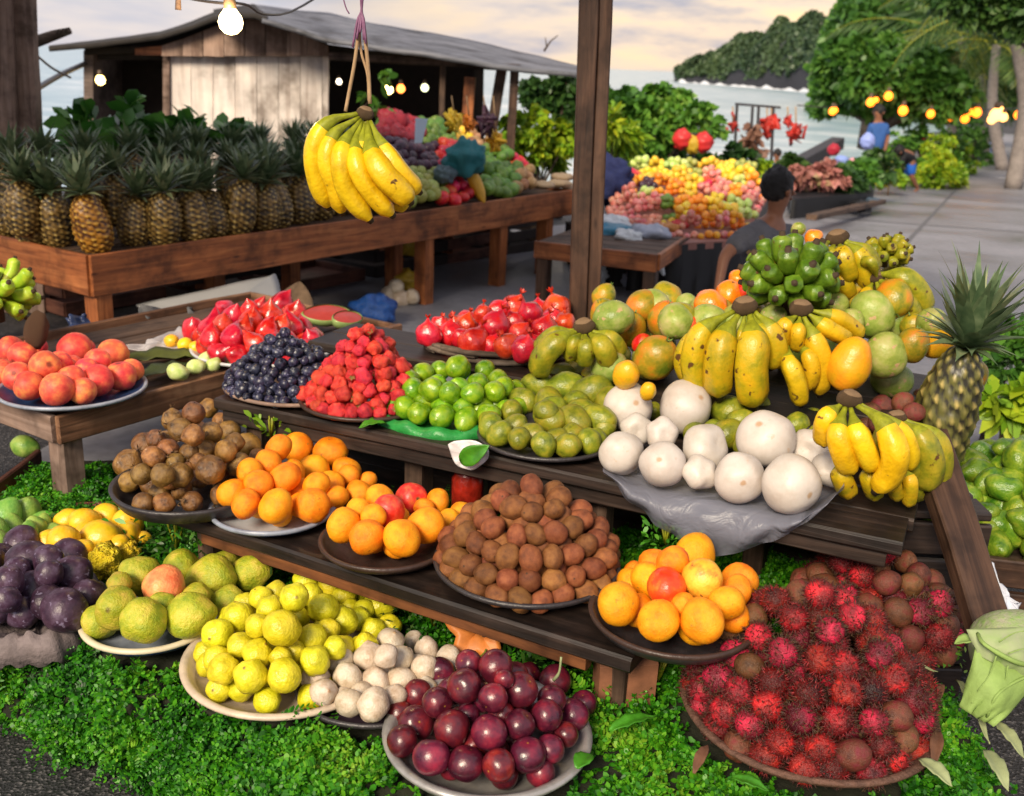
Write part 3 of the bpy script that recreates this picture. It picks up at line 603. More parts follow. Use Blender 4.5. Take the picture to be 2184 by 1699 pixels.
strip('road_marking', [(2125, 380), (2230, 395)], .22, WP, .016); strip('road_joint', [(2095, 345), (1850, 610)], .05, JD, .013); strip('road_joint', [(1700, 462), (2184, 498)], .05, JD, .0135)
def sea_mat():
    mt, nt, b = newmat('sea_water'); L = nt.links.new; tc = _n(nt, 'ShaderNodeTexCoord'); mp = _n(nt, 'ShaderNodeMapping'); mp.inputs['Scale'].default_value = (.35, .8, 1); L(tc.outputs['Object'], mp.inputs['Vector'])
    n = _n(nt, 'ShaderNodeTexNoise', i_Scale=.35, i_Detail=8, i_Roughness=.6); L(mp.outputs[0], n.inputs['Vector']); r = _ramp(nt, [(.35, (.2, .33, .4)), (.52, (.36, .48, .54)), (.6, (.55, .63, .67)), (.68, (.85, .87, .9))]); L(n.outputs['Fac'], r.inputs['Fac']); L(r.outputs['Color'], b.inputs['Base Color'])
    b.inputs['Roughness'].default_value = .28; b.inputs['Specular IOR Level'].default_value = .6; bu = _n(nt, 'ShaderNodeBump', i_Strength=.6, i_Distance=.25); L(n.outputs['Fac'], bu.inputs['Height']); L(bu.outputs[0], b.inputs['Normal']); return mt
SEA = -3.2
tag(obj('sea', [(-4000, 8, SEA), (6000, 8, SEA), (9000, 12000, SEA), (-9000, 12000, SEA)], [(0, 1, 2, 3)], sea_mat()), kind='structure')
def quads(name, A, mat, parent=None):
    """A: n x k x 3 corner arrays, one face per leaf"""
    n, k, _ = A.shape; me = bpy.data.meshes.new(name); me.vertices.add(n*k); me.vertices.foreach_set('co', A.astype(np.float32).ravel()); me.loops.add(n*k); me.loops.foreach_set('vertex_index', np.arange(n*k, dtype=np.int32)); me.polygons.add(n); me.polygons.foreach_set('loop_start', np.arange(0, n*k, k, dtype=np.int32)); me.polygons.foreach_set('loop_total', np.full(n, k, np.int32)); me.update(calc_edges=True); me.materials.append(mat); return link(name, me, parent)
def unit(a): return a/np.maximum(1e-9, np.linalg.norm(a, axis=-1, keepdims=True))
def leaves(pos, nrm, size, wid=.5, droop=.3, spread=.8):
    """pointed leaves: 6-corner outlines growing from pos about nrm"""
    n = len(pos); d = unit(nrm+rng.normal(0, spread, (n, 3))); t = unit(np.cross(d, rng.normal(0, 1, (n, 3)))); s = (size*rng.uniform(.6, 1.3, n))[:, None]; u = np.cross(d, t); dr = np.array([0, 0, -1.])*droop
    def pt(a, b, c): return pos+s*(d*a+t*b*wid+u*c+dr*a*a)
    return np.stack([pt(0, 0, 0), pt(.3, .38, .06), pt(.68, .42, .05), pt(1, 0, 0), pt(.68, -.42, .05), pt(.3, -.38, .06)], 1)
def crown_pts(blobs, n):
    """points in uneven clumps through a crown built of ellipsoid boughs"""
    out = []; nr = []; tot = sum(b[1]**2 for b in blobs)
    for c, r, *q in blobs:
        sq = q[0] if q else .75; k = max(6, int(n*r*r/tot)); m0 = max(5, int(k/28)); cc = unit(rng.normal(0, 1, (m0, 3))); rad = rng.uniform(.55, 1.02, (m0, 1)); cl = cc*rad*r*np.array([1, 1, sq])
        i = rng.integers(0, m0, k); p = cl[i]+rng.normal(0, .13*r, (k, 3))*np.array([1, 1, .6]); out.append(p+np.array(c)); nr.append(unit(cc[i]+np.array([0, 0, .35])))
    return np.concatenate(out), np.concatenate(nr)
BARK = wood_mat('bark', (.05, .035, .025), (.12, .09, .07), (.22, .18, .15), .9)
def tree(name, label, cat, group, base, blobs, n, size, mat, trunk_r, limbs=True, wid=.55):
    root = empty(name, base); tag(root, label, cat, group); base = Vector(base); pts, nr = crown_pts(blobs, n); quads('crown', leaves(pts, nr, size, wid), mat, root); parts = []
    top = Vector(np.mean([b[0] for b in blobs], axis=0)); mid = base.lerp(top, .5)+Vector((random.uniform(-.1, .1), 0, 0))*trunk_r*8
    parts.append(tube([base, base.lerp(mid, .5), mid, top], [trunk_r*1.25, trunk_r, trunk_r*.8, trunk_r*.35], 8))
    for b in blobs: parts.append(tube(spline([mid, mid.lerp(Vector(b[0]), .5)+Vector((0, 0, .1*b[1])), b[0]], 5), [trunk_r*.5, trunk_r*.42, trunk_r*.35, trunk_r*.28, trunk_r*.2, trunk_r*.1], 6))
    v, f = join(parts); obj('trunk', v, f, BARK, root); return root
LG = leaf_mat('tree_leaf', [(.012, .045, .008), (.04, .12, .018), (.085, .21, .03), (.16, .28, .04)], sc=.6)
LD = leaf_mat('dark_leaf', [(.008, .03, .008), (.025, .075, .015), (.06, .13, .025), (.12, .2, .04)], sc=.6)
LY = leaf_mat('yellow_green_leaf', [(.06, .16, .01), (.16, .32, .015), (.34, .45, .02), (.6, .55, .03)], sc=1.6)
LM = leaf_mat('mid_green_leaf', [(.015, .06, .01), (.05, .15, .02), (.11, .27, .03), (.24, .38, .05)], sc=1.5)
LF = leaf_mat('hazed_forest_leaf', [(.022, .045, .03), (.04, .075, .04), (.07, .115, .05), (.1, .15, .06)], sc=.03, trans=0)  # greens shifted bluish and lighter: distance haze painted into the leaf colour
# headland across the bay and the wooded hill behind the road: terrain with a wood on it
def ridge(name, prof, y0f, dpt, n, size, mat, soil, wid=.9):
    """prof: (px, py_top, py_base) silhouette at distance y0f(px); a ridge with rounded cross-section"""
    V = []; Fc = []; K_ = 9; px0, px1 = prof[0][0], prof[-1][0]; N = 40
    for i in range(N+1):
        px = px0+(px1-px0)*i/N; yt = np.interp(px, [q[0] for q in prof], [q[1] for q in prof]); y = y0f(px)
        top = D(px, yt, y+dpt); bz = min(SEA, top.z-1)
        fr = Vector((top.x, top.y-dpt, bz))
        for k in range(K_+1):
            s = k/K_; zz = bz+(top.z-bz)*math.sin(s*math.pi/2)**.8; yy = fr.y+dpt*(1-math.cos(s*math.pi/2)) ; q = (top-bz*Vector((0, 0, 1))).z; nz = noise.noise(Vector((top.x*.03, s*3, 1)))*.08*q*(1-s)
            V.append((top.x*(yy/top.y), yy+nz, zz))
        V.append((top.x*(top.y+dpt*1.2)/top.y, top.y+dpt*1.2, bz)); 
    K2 = K_+2
    for i in range(N):
        for k in range(K2-1): Fc.append((i*K2+k, (i+1)*K2+k, (i+1)*K2+k+1, i*K2+k+1))
    tag(obj(name, V, Fc, soil), kind='structure')
    A = np.array(V).reshape(N+1, K2, 3); i = rng.integers(0, N, n); k = rng.uniform(0.02 if name == 'hill' else .9, K_, n); kk = k.astype(int); kk = np.minimum(kk, K2-2); fi = rng.uniform(0, 1, (n, 1)); fk = (k-kk)[:, None]
    p = (A[i, kk]*(1-fi)+A[i+1, kk]*fi)*(1-fk)+(A[i, kk+1]*(1-fi)+A[i+1, kk+1]*fi)*fk
    cl = np.array([noise.noise(Vector(q/(size*5)))*2.4+noise.noise(Vector(q/(size*12)))*1.8 for q in p])[:, None]; p = p+np.array([0, -.3, 1.])*size*np.clip(cl+.3, -.6, 4)*1.4
    nr = np.tile(np.array([0, -.6, .8]), (n, 1)); Q = quads(name+'_wood', leaves(p, nr, size, wid, .2, .9), mat); tag(Q, 'dense green wood covering the '+name.replace('_', ' '), 'wood', kind='stuff'); Q.name = 'wood'
ROCK = plain('dark_rock', (.035, .035, .045), .9, sc=.05, bump=.6)
ridge('headland', [(1440, 150, 0), (1462, 148, 0), (1500, 141, 0), (1530, 118, 0), (1580, 92, 0), (1640, 80, 0), (1665, 60, 0), (1690, 62, 0), (1712, 50, 0), (1760, 72, 0), (1830, 64, 0), (1950, 60, 0)], lambda px: 520-(px-1440)*.55, 60, 42000, 1.5, LF, ROCK)
ridge('hill', [(1738, 186, 0), (1748, 120, 0), (1770, 45, 0), (1800, 25, 0), (1850, 2, 0), (1900, -40, 0), (2000, -90, 0), (2300, -140, 0)], lambda px: 150-(px-1745)*.08, 40, 26000, 1.1, LG, plain('hill_soil', (.02, .04, .012), .9))
# surf along the foot of the headland
pts = [D(px, py, 1).normalized() for px, py in []]
sv = []
for i in range(60):
    px = 1450+i*5.2; y = 470-(px-1450)*.5; q = D(px, 170, y); w_ = max(0, 7*noise.noise(Vector((i*.31, 0, 0)))+1); sv += [(q.x, y-w_*2.5, SEA+.15), (q.x*1.002, y+6, SEA+.3+w_*.3)]
tag(obj('surf', sv, [(2*i, 2*i+2, 2*i+3, 2*i+1) for i in range(59)], plain('foam', (.85, .87, .9), .7, emit=None)), kind='structure')
# ---------------------------------------------------------------- the fern bank under the front plates
tp = [P(a, b, .25) for a, b in [(-250, 1270), (0, 1338), (200, 1402), (420, 1490), (640, 1590), (830, 1700), (1050, 1850), (1500, 2050), (2500, 2200)]]
ft = [P(a, b, 0) for a, b in [(-250, 1440), (0, 1512), (110, 1578), (255, 1606), (325, 1695), (500, 1860), (760, 1960), (1300, 2200), (2500, 2500)]]
V = []; NT = 5; NB = 10; rows = 0
def bankrow(i):
    a, b = ft[i], tp[i]; out = []
    for k in range(NT+1):
        s = k/NT; p = a.lerp(b, s); p += Vector((0, -.05*math.sin(math.pi*s), 0)); out.append(p)
    for k in range(1, NB+1):
        s = k/NB; y1 = 3.0-.25*(b.x+.8); out.append(Vector((b.x+(0.0)*s, b.y+(y1-b.y)*s, .25-.03*s)))
    return out
fine = []
for i in range(len(tp)-1):
    A, B = bankrow(i), bankrow(i+1)
    for q in range(6):
        fine.append([a.lerp(b, q/6) for a, b in zip(A, B)])
fine.append(bankrow(len(tp)-1)); KR = NT+NB+1
V = []
for i, row in enumerate(fine):
    for k, p in enumerate(row):
        z = noise.noise(Vector((p.x*6, p.y*6, 0)))*.045 if k > NT else 0
        V.append((p.x, p.y-(.13*noise.noise(Vector((p.x*6, 1, p.z*7))) if 0 < k <= NT else 0), p.z+min(0, z)))
Fc = [(i*KR+k, (i+1)*KR+k, (i+1)*KR+k+1, i*KR+k+1) for i in range(len(fine)-1) for k in range(KR-1)]
tag(obj('bank', V, Fc, plain('dark_soil', (.018, .02, .01), .95, sc=30, bump=.8)), kind='structure')
BV = np.array(V).reshape(len(fine), KR, 3)
PLATES = []   # (x, y, radius) where nothing grows through
def grow_ferns():
    M_ = leaf_mat('fern_leaf', [(.004, .025, .002), (.012, .09, .004), (.035, .2, .006), (.1, .34, .012), (.24, .42, .03)], .42, .25, .3, 5)
    n = 40000; i = rng.integers(0, len(fine)-1, n*3); k = rng.integers(0, KR-1, n*3); a = rng.uniform(0, 1, (n*3, 1)); b = rng.uniform(0, 1, (n*3, 1))
    q00, q10, q01, q11 = BV[i, k], BV[i+1, k], BV[i, k+1], BV[i+1, k+1]; ar = np.linalg.norm(np.cross(q10-q00, q01-q00), axis=1)
    p = (q00*(1-a)+q10*a)*(1-b)+(q01*(1-a)+q11*a)*b
    wgt = ar*np.where(k < NT, 1.4, 1.6)
    # only where the photograph sees it: in frame and a little outside
    d = p-np.array(CAM); z = d@np.array(_f); sx = 1092+F*(d@np.array(_r2))/z; sy = 849.5-F*(d@np.array(_u2))/z
    ok = (sx > -260) & (sx < 2450) & (sy > 1000) & (sy < 2000)
    for x, y, r in PLATES: ok &= ~((np.hypot(p[:, 0]-x, p[:, 1]-y) < r*.96) & (k >= NT))
    gap = np.array([noise.noise(Vector(q*9))+.6*noise.noise(Vector(q*23)) for q in p]); wgt = wgt*np.clip(.8+gap*1.2, .25, 1.3)
    wgt = np.where(ok, wgt, 0); wgt /= wgt.sum(); sel = rng.choice(n*3, 27000, p=wgt, replace=True); p = p[sel]; kk = k[sel]
    p = p + rng.normal(0, .008, p.shape)
    nr = np.where((kk < NT)[:, None], np.array([0, -.75, .45]), np.array([0, -.25, 1.])); nr = nr+rng.normal(0, .3, nr.shape); nr = unit(nr)
    pat = np.array([noise.noise(Vector(q*7)) for q in p]); hgt = np.clip(.035+.05*pat, .01, .08)*rng.uniform(.5, 1.5, len(p)); hgt *= np.where(kk < NT, 1, .85)
    # each sprig: a stem that bends, with pairs of lobed leaflets
    side = unit(np.cross(nr, rng.normal(0, 1, nr.shape))); L_ = []
    bend = np.array([0, -.25, -.35])
    for j in range(6):
        s = (j+1)/6; c = p+nr*(hgt*s)[:, None]*1.0+bend*(hgt*s*s)[:, None]*.8
        for sg in (-1, 1):
            dr = unit(side*sg*(1-.35*s)+nr*.55*s+rng.normal(0, .3, nr.shape)); L_.append(leaves(c, dr, .0, 1)) if False else None
            n_ = len(c); t = unit(np.cross(dr, nr+rng.normal(0, .4, nr.shape))); sz = (.0088*(1.3-.65*s)*rng.uniform(.5, 1.7, n_))[:, None]; up = np.cross(dr, t)
            w_ = .36
            L_.append(np.stack([c, c+sz*(dr*.35+t*w_), c+sz*(dr*.8+t*w_*.9+up*.1), c+sz*(dr*1.15), c+sz*(dr*.8-t*w_*.9+up*.1), c+sz*(dr*.35-t*w_)], 1))
    # longer arching fronds with small leaflets, scattered in clumps
    wf = wgt[sel]*0+np.clip(.1+pat*2.5, 0, 1); wf /= wf.sum(); fs = rng.choice(len(p), 1500, p=wf); pf = p[fs]; nf = unit(nr[fs]+rng.normal(0, .35, (1500, 3))); lf = rng.uniform(.05, .11, 1500)[:, None]; sf = unit(np.cross(nf, rng.normal(0, 1, nf.shape))); out = sf*rng.uniform(.3, 1.1, (1500, 1))
    prev = pf
    for j in range(11):
        q = (j+1)/11; c = pf+nf*lf*q*(1-.35*q)+out*lf*q*q*.8+np.array([0, 0, -.25])*lf*q*q; ax = unit(c-prev); sd_ = unit(np.cross(ax, nf+.01)); prev = c
        for sg in (-1, 1):
            dr = unit(sd_*sg+ax*.5+rng.normal(0, .12, nf.shape)); sz = lf*.26*(1.1-q*.85); t = unit(np.cross(dr, nf+.02))
            L_.append(np.stack([c, c+sz*(dr*.3+t*.2), c+sz*(dr*.7+t*.2), c+sz*dr, c+sz*(dr*.7-t*.2), c+sz*(dr*.3-t*.2)], 1))
    Q = quads('fern_cover', np.concatenate(L_), M_); tag(Q, 'low bright green fern and moss covering the bank', 'ferns', kind='stuff')
# ---------------------------------------------------------------- wood of the stalls
WO = wood_mat('orange_brown_wood', (.14, .042, .014), (.3, .098, .032), (.45, .17, .06), .5)
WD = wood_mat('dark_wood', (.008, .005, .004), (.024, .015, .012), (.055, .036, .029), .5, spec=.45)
WG = wood_mat('grey_brown_wood', (.035, .02, .014), (.09, .054, .036), (.16, .105, .075), .7)
WP_ = wood_mat('post_wood', (.024, .012, .008), (.062, .032, .02), (.115, .063, .04), .55)
WW = wood_mat('white_washed_wood', (.5, .43, .39), (.7, .64, .6), (.8, .76, .72), .75, .45, vert=True)
WM = wood_mat('mauve_grey_wood', (.12, .075, .055), (.22, .15, .12), (.33, .24, .2), .75)
def table(label, A, dl, ll, dw, lw, z, th, wmat, legs, legw, group='slatted stall tables', slats=7, mat2=None, joints=()):
    root = empty('stall_table', (A.x, A.y, 0)); tag(root, label, 'table', group); A = Vector((A.x, A.y, 0)); dl = Vector((dl[0], dl[1], 0)).normalized(); dw = Vector((dw[0], dw[1], 0)).normalized(); h = Vector((0, 0, z-th/2)); t = .022
    cuts = [0]+[j for j in joints]+[ll]
    for a, b in zip(cuts[:-1], cuts[1:]): board('front_rail', A+dl*(a+.001)+h, A+dl*(b-.002)+h+Vector((0, 0, 0 if a == 0 else .004)), t, th, wmat, root)
    board('end_rail', A+h+dw*.013-dl*.0, A+dw*lw+h, t, th*.98, mat2 or wmat, root); board('back_rail', A+dw*lw+h-dw*.02+dl*.014, A+dw*lw+dl*ll+h-dw*.02, t, th*.96, wmat, root); board('end_rail', A+dl*ll+h+dw*.014-dl*.012, A+dl*ll+dw*(lw-.04)+h-dl*.012, t, th*.95, wmat, root)
    n = slats
    for i in range(n):
        o = dw*(.03+(lw-.08)*(i+.5)/n); board('top_plank', A+o+dl*.02+Vector((0, 0, z-.035)), A+o+dl*(ll-.03)+Vector((0, 0, z-.035)), (lw-.08)/n*.94, .02, WG, root)
    for (a, b) in legs:
        q = A+dl*a+dw*b; gz = g(q.x, q.y); board('leg', q+Vector((0, 0, gz-.01)), q+Vector((0, 0, z-.05)), legw, legw*.9, mat2 or wmat, root, up=dl)
    return root
# ---------------------------------------------------------------- tables on the road side
A0 = P(190, 545, .62); dlu = P(1225, 405, .62)-A0; dwu = P(0, 497, .62)-A0
dlu = Vector((dlu.x, dlu.y, 0)).normalized(); dwu = Vector((-dlu.y, dlu.x, 0))
def a_for(px, A=A0, d=dlu, z=.5):
    return min((abs(proj((A.x+d.x*t, A.y+d.y*t, z))[0]-px), t) for t in np.arange(0, 5, .01))[1]
LU = a_for(1228)
table('long raised wooden table with pineapples and fruit heaps behind deep orange-brown rails', A0, dlu, LU, dwu, 1.15, .62, .19, WO,
      [(.06, .05), (a_for(922), .06), (a_for(965), .5), (a_for(1080), .06), (a_for(1178), .06), (a_for(922)-.9, 1.0), (.08, 1.1), (1.9, .75), (1.5, 1.1), (a_for(1080), 1.0), (a_for(1178), 1.0)], .095, joints=(a_for(975),), slats=8)
AL = P(120, 888, .5); dll = P(462, 796, .5)-AL; dll = Vector((dll.x, dll.y, 0)).normalized(); dwl = Vector((-dll.y, dll.x, 0))
table('low wooden table with worn mauve-brown rails under the blue peach plate', AL, dll, 1.5, dwl, .88, .5, .086, wood_mat('worn_wood', (.07, .035, .02), (.2, .1, .055), (.34, .2, .12), .6),
      [(.05, .05), (1.43, .05), (.05, .8), (1.43, .8)], .075, mat2=WM, slats=5)
def on_u(a, b, z=.6): q = A0+dlu*a+dwu*b; return Vector((q.x, q.y, z))
# ---------------------------------------------------------------- the stepped stall in front
ZA, ZB, ZC = .42, .56, .63
A1 = P(262, 1062, ZA); A2 = P(1345, 1408, ZA); dA = (A2-A1).normalized(); nA = Vector((-dA.y, dA.x, 0))
B1 = P(455, 850, ZB); B2 = P(1925, 1158, ZB); dB = (B2-B1).normalized(); nB = Vector((-dB.y, dB.x, 0))
st = empty('stepped_stall', (A1.x, A1.y, 0)); tag(st, 'dark wooden stall of stepped plank shelves descending towards the fern bank', 'market stall')
lA = (A2-A1).length; lB = (B2-B1).length
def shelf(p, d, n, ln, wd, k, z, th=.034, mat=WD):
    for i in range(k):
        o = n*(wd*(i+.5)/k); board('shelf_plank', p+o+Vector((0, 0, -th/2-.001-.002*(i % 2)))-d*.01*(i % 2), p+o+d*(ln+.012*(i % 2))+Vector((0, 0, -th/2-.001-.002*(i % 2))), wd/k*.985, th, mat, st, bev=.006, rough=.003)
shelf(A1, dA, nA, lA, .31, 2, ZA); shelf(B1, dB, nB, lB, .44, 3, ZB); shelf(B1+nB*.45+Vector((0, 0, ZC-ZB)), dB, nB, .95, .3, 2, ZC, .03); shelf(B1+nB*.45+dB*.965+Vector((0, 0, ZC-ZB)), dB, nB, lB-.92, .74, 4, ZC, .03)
# orange-brown lower batten under each front edge, posts and backing boards added to keep the inside dark
board('batten', A1+nA*.03+dA*.25+Vector((0, 0, -.052)), A1+nA*.03+dA*(lA-.1)+Vector((0, 0, -.052)), .03, .034, wood_mat('rusty_batten', (.04, .016, .008), (.13, .048, .018), (.26, .1, .035), .6), st)
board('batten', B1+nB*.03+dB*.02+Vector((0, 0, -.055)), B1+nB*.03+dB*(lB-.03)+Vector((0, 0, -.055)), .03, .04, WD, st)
for a, b in ((.2, .1), (.62, .12), (1.02, .1), (lA-.06, .1)):
    q = A1+dA*a+nA*b; board('post', (q.x, q.y, .0), (q.x, q.y, ZA-.04), .06, .05, WG, st, up=dA)
for a, b in ((.1, .08), (.62, .1), (.78, .12), (1.15, .1), (1.5, .38), (lB-.1, .4), (.1, .7), (lB-.08, 1.12), (.98, 1.1)):
    q = B1+dB*a+nB*b; board('post', (q.x, q.y, .0), (q.x, q.y, ZB-.045), .07, .055, WG if b < 1 else WD, st, up=dB)
board('side_panel', A1+dA*(lA-.42)+nA*.22+Vector((0, 0, -.14)), A1+dA*(lA-.12)+nA*.34+Vector((0, 0, -.12)), .03, .2, WO, st)
for z in (.14, .33): board('shade_board', B1+nB*.5+Vector((0, 0, z-ZB)), B1+nB*.5+dB*lB+Vector((0, 0, z-ZB)), .02, .19, WD, st)
# tall post and slanted prop
pb = D(1246, 690, 3.62); pt = D(1275, -60, 3.62); ax = (pt-pb).normalized()
po = empty('post', (pb.x, pb.y, 0)); tag(po, 'tall dark brown post of two nailed boards rising behind the green bananas', 'post')
dn = pb-ax*((pb.z)/ax.z)
board('board', dn+Vector((-.026, 0, 0)), pt+Vector((-.026, 0, 0))+ax*.1, .062, .07, WP_, po, up=(0, 1, 0), seg=14, rough=.002); board('board', dn+Vector((.029, .012, 0)), pt+Vector((.029, .012, 0))+ax*.1, .045, .07, WP_, po, up=(0, 1, 0), seg=14, rough=.002)
lt = D(26, -60, 5.9); lb = D(42, 320, 5.9); ax = (lt-lb).normalized(); lb = lb-ax*(lb.z/ax.z)
po = empty('post', (lb.x, lb.y, 0)); tag(po, 'broad weathered post of two boards beside the sea behind the pineapples', 'post')
board('board', lb+Vector((-.05, 0, 0)), lt+Vector((-.05, 0, 0)), .12, .1, WM, po, up=(0, 1, 0), seg=12, rough=.003); board('board', lb+Vector((.068, .02, 0)), lt+Vector((.05, .02, 0)), .1, .08, WM, po, up=(0, 1, 0), seg=12, rough=.003)
s0 = D(2000, 1000, 2.28); s1 = D(2112, 1345, 1.93)
dir_ = (s1-s0).normalized(); gg = s1+dir_*.12
pr = board('slanted_prop', s0-dir_*.1, gg, .085, .05, WP_, None, up=(0, -.4, 1), seg=8, rough=.002); tag(pr, 'thick brown prop board slanting down at the end of the stall', 'prop')
cn = empty('blocker', (0, 3.6, 2.7)); tag(cn, 'plank canopy carried by the posts above the stall and tables', 'blocker')  # unseen plank cover, added to cut skylight and deepen the recesses
for i in range(22): board('blocker_plank', (-4.2+i*.29, 2.2, 2.72+.012*(i % 2)), (-4.2+i*.29, 5.3, 2.83+.012*(i % 2)), .285, .02, WG, cn, seg=3)
for y in (2.32, 3.6, 5.1): board('beam', (-4.3, y, 2.66+.02*y), (2.1, y, 2.66+.02*y), .08, .1, WP_, cn)
# ---------------------------------------------------------------- dishes and heaps
ENB = plain('blue_enamel', (.03, .07, .2), .3, var=.6, sc=14, spec=.6); ENW = plain('worn_white_enamel', (.6, .62, .66), .35, var=.35, sc=18, spec=.6); ENG = plain('grey_enamel', (.32, .36, .45), .35, var=.5, sc=16, spec=.6)
DKM = plain('dark_tray_metal', (.04, .035, .04), .42, var=.6, sc=22, spec=.6, bump=.5); CRM = plain('cream_enamel', (.62, .5, .38), .4, var=.35, sc=20); TIN = plain('tin', (.5, .48, .46), .38, .5, .45, 16); BRN = plain('brown_wicker', (.16, .08, .055), .6, var=.6, sc=60, bump=.9); DKW = plain('dark_turned_wood', (.06, .035, .028), .4, var=.6, sc=15, bump=.5)
LEAFG = plain('green_plastic_leaf', (.03, .3, .06), .3, var=.5, sc=20, bump=.6)
def hz(c, z, px, py): return D(px, py, c.y).z-z
def setup(cx, cy, hw, z, dep):
    c = P(cx, cy, z+dep); return c, m(hw, c)
# peaches
c, R = setup(155, 822, 152, .503, .03); dish('plate', 'plate', 'blue enamel plate with a pale rim holding the peaches', c, R, .503, .03, ENG, ENB, ENB)
heap_px('peach', [(23,746,27),(49,760,28),(75,743,24),(95,781,31),(160,747,34),(240,757,31),(208,771,26),(259,802,30),(281,792,24),(208,812,32),(153,808,27),(122,830,33),(62,823,30),(38,805,30),(5,795,27),(128,775,24),(185,790,24),(182,745,20)], c, R*.98, .17, .507, 'rosy peach', 'the blue plate', 'peaches on the blue plate', fill=10)
# taro
c, R = setup(408, 1026, 166, ZA+.006, .058); dish('bowl', 'bowl', 'deep blackened bowl of brown taro roots', c, R, ZA+.006, .058, DKM, DKM, DKM, foot=.5)
heap_px('taro', [(274,989,29),(309,951,26),(326,975,22),(302,1012,22),(347,1014,24),(385,1014,25),(448,1003,30),(358,962,24),(403,965,19),(441,960,20),(412,929,22),(451,923,22),(490,920,22),(385,917,24),(368,897,22),(413,882,23),(445,871,20),(472,899,18),(528,951,26),(510,993,25),(482,962,22),(333,937,20),(552,976,20),(425,985,17),(374,985,18),(500,945,20)], c, R*.96, hz(c, ZA, 420, 862), ZA+.03, 'rough brown taro root', 'the blackened bowl', 'taro roots in the blackened bowl', fill=14)
# oranges
c, R = setup(582, 1078, 134, ZA+.004, .03); dish('plate', 'plate', 'white rimmed blue enamel plate piled with oranges', c, R, ZA+.004, .03, ENG, ENW, ENB)
heap_px('orange', [(495,1052,31),(524,1075,32),(588,1080,38),(667,1078,36),(532,1007,28),(552,1032,30),(572,986,27),(608,1019,34),(594,955,29),(636,955,33),(705,965,35),(669,1003,32),(740,1003,30),(645,1050,29),(705,1035,29),(715,1062,28),(744,1014,22),(765,1050,26),(785,1026,19)], c, R*1.0, hz(c, ZA, 640, 922), ZA+.012, 'bright orange', 'the white rimmed plate', 'oranges on the white rimmed plate', fill=12)
c, R = setup(822, 1148, 142, ZA+.004, .034); dish('plate', 'plate', 'brown wooden plate of oranges with two red apples', c, R, ZA+.004, .034, DKW, DKW, DKW)
heap_px('orange', [(733,1121,36),(782,1146,38),(858,1148,40),(909,1121,38),(764,1086,24),(811,1063,30),(934,1070,27),(796,1102,26),(985,1100,28),(958,1112,26),(829,1090,34,('redapple', 'red apple', 'red apple with dark eye, lower of the two on the brown plate')),(878,1065,33,('redapple', 'red apple', 'upper red apple leaning behind its twin on the brown plate')),(905,1085,22)], c, R*.98, hz(c, ZA, 880, 1040), ZA+.014, 'ripe orange', 'the brown wooden plate', 'oranges on the brown wooden plate', fill=8)
# kiwis
c, R = setup(1124, 1192, 200, ZA+.004, .036); dish('tray', 'tray', 'wide black tray under the tall kiwi heap', c, R, ZA+.004, .036, DKM, DKM, DKM)
heap_auto('kiwi', c+Vector((.005, .015, 0)), R*1.0, hz(c, ZA, 1150, 1000), ZA+.01, m(23.5, c), 'brown kiwi', 'the kiwi heap', 'kiwis heaped on the black tray', prof=1.6, step=1.42, jit=.18, rot='rand', back=.6)
# oranges with a dark dish
c, R = setup(1436, 1308, 182, ZA-.012, .045); dish('bowl', 'bowl', 'dark turned wooden bowl of large oranges at the shelf end', c, R, ZA-.005, .045, DKW, DKM, DKM)
heap_px('orange', [(1320,1288,45),(1405,1325,43),(1498,1324,46),(1549,1286,38),(1570,1263,35),(1578,1239,37),(1421,1253,39,('redmango', 'red nectarine', 'blushing red nectarine in the middle of the dark bowl of oranges')),(1498,1235,42,('mottled', 'mottled orange', 'mottled yellow fruit with a brown scar, high in the dark bowl')),(1482,1184,46),(1398,1208,36),(1384,1238,38),(1347,1245,33),(1455,1290,26),(1352,1222,24)], c, R*.96, hz(c, ZA, 1480, 1140), ZA+.01, 'large orange', 'the dark wooden bowl', 'large oranges in the dark wooden bowl', fill=8)
# ---- plates on the ferns
ZP = .262
c, R = setup(1040, 1556, 224, ZP, .045); PLATES.append((c.x, c.y, R*.97)); dish('plate', 'plate', 'large tin plate heaped with glossy dark red plums', c, R, ZP, .045, TIN, TIN, TIN, w=.02)
heap_px('plum', [(938,1436,31),(999,1414,27),(1057,1422,35),(991,1465,35),(889,1481,30),(934,1498,31),(1052,1490,30),(1110,1471,36),(1184,1453,33),(1128,1438,24),(1177,1492,29),(1167,1527,32),(1221,1525,33),(1245,1500,26),(850,1520,26),(887,1545,36),(964,1555,38),(1044,1563,37),(1108,1545,31),(858,1580,32),(921,1615,38),(995,1629,37),(1063,1633,34),(1126,1610,36),(1173,1598,30),(1206,1567,26),(999,1524,24),(1075,1450,20)], c, R*.97, hz(c, ZP, 1040, 1385), ZP+.012, 'glossy dark plum', 'the tin plate', 'dark plums on the tin plate', fill=16)
c, R = setup(795, 1462, 165, ZP, .03); PLATES.append((c.x, c.y, R*.9)); dish('tray', 'tray', 'purplish black shallow tray of white onions', c, R, ZP, .03, DKM, plain('purple_black', (.07, .045, .07), .4), DKM, squash=.85)
heap_px('onion', [(671,1447,31),(690,1477,28),(725,1410,28),(741,1443,30),(776,1375,20),(788,1402,32),(800,1453,29),(833,1369,28),(882,1365,20),(909,1387,27),(852,1408,29),(856,1453,30),(745,1500,29),(798,1502,34),(905,1426,28),(956,1406,28),(842,1485,25),(770,1475,22)], c, R*.95, hz(c, ZP, 830, 1345), ZP+.008, 'white onion', 'the purplish tray', 'white onions on the purplish tray', fill=10)
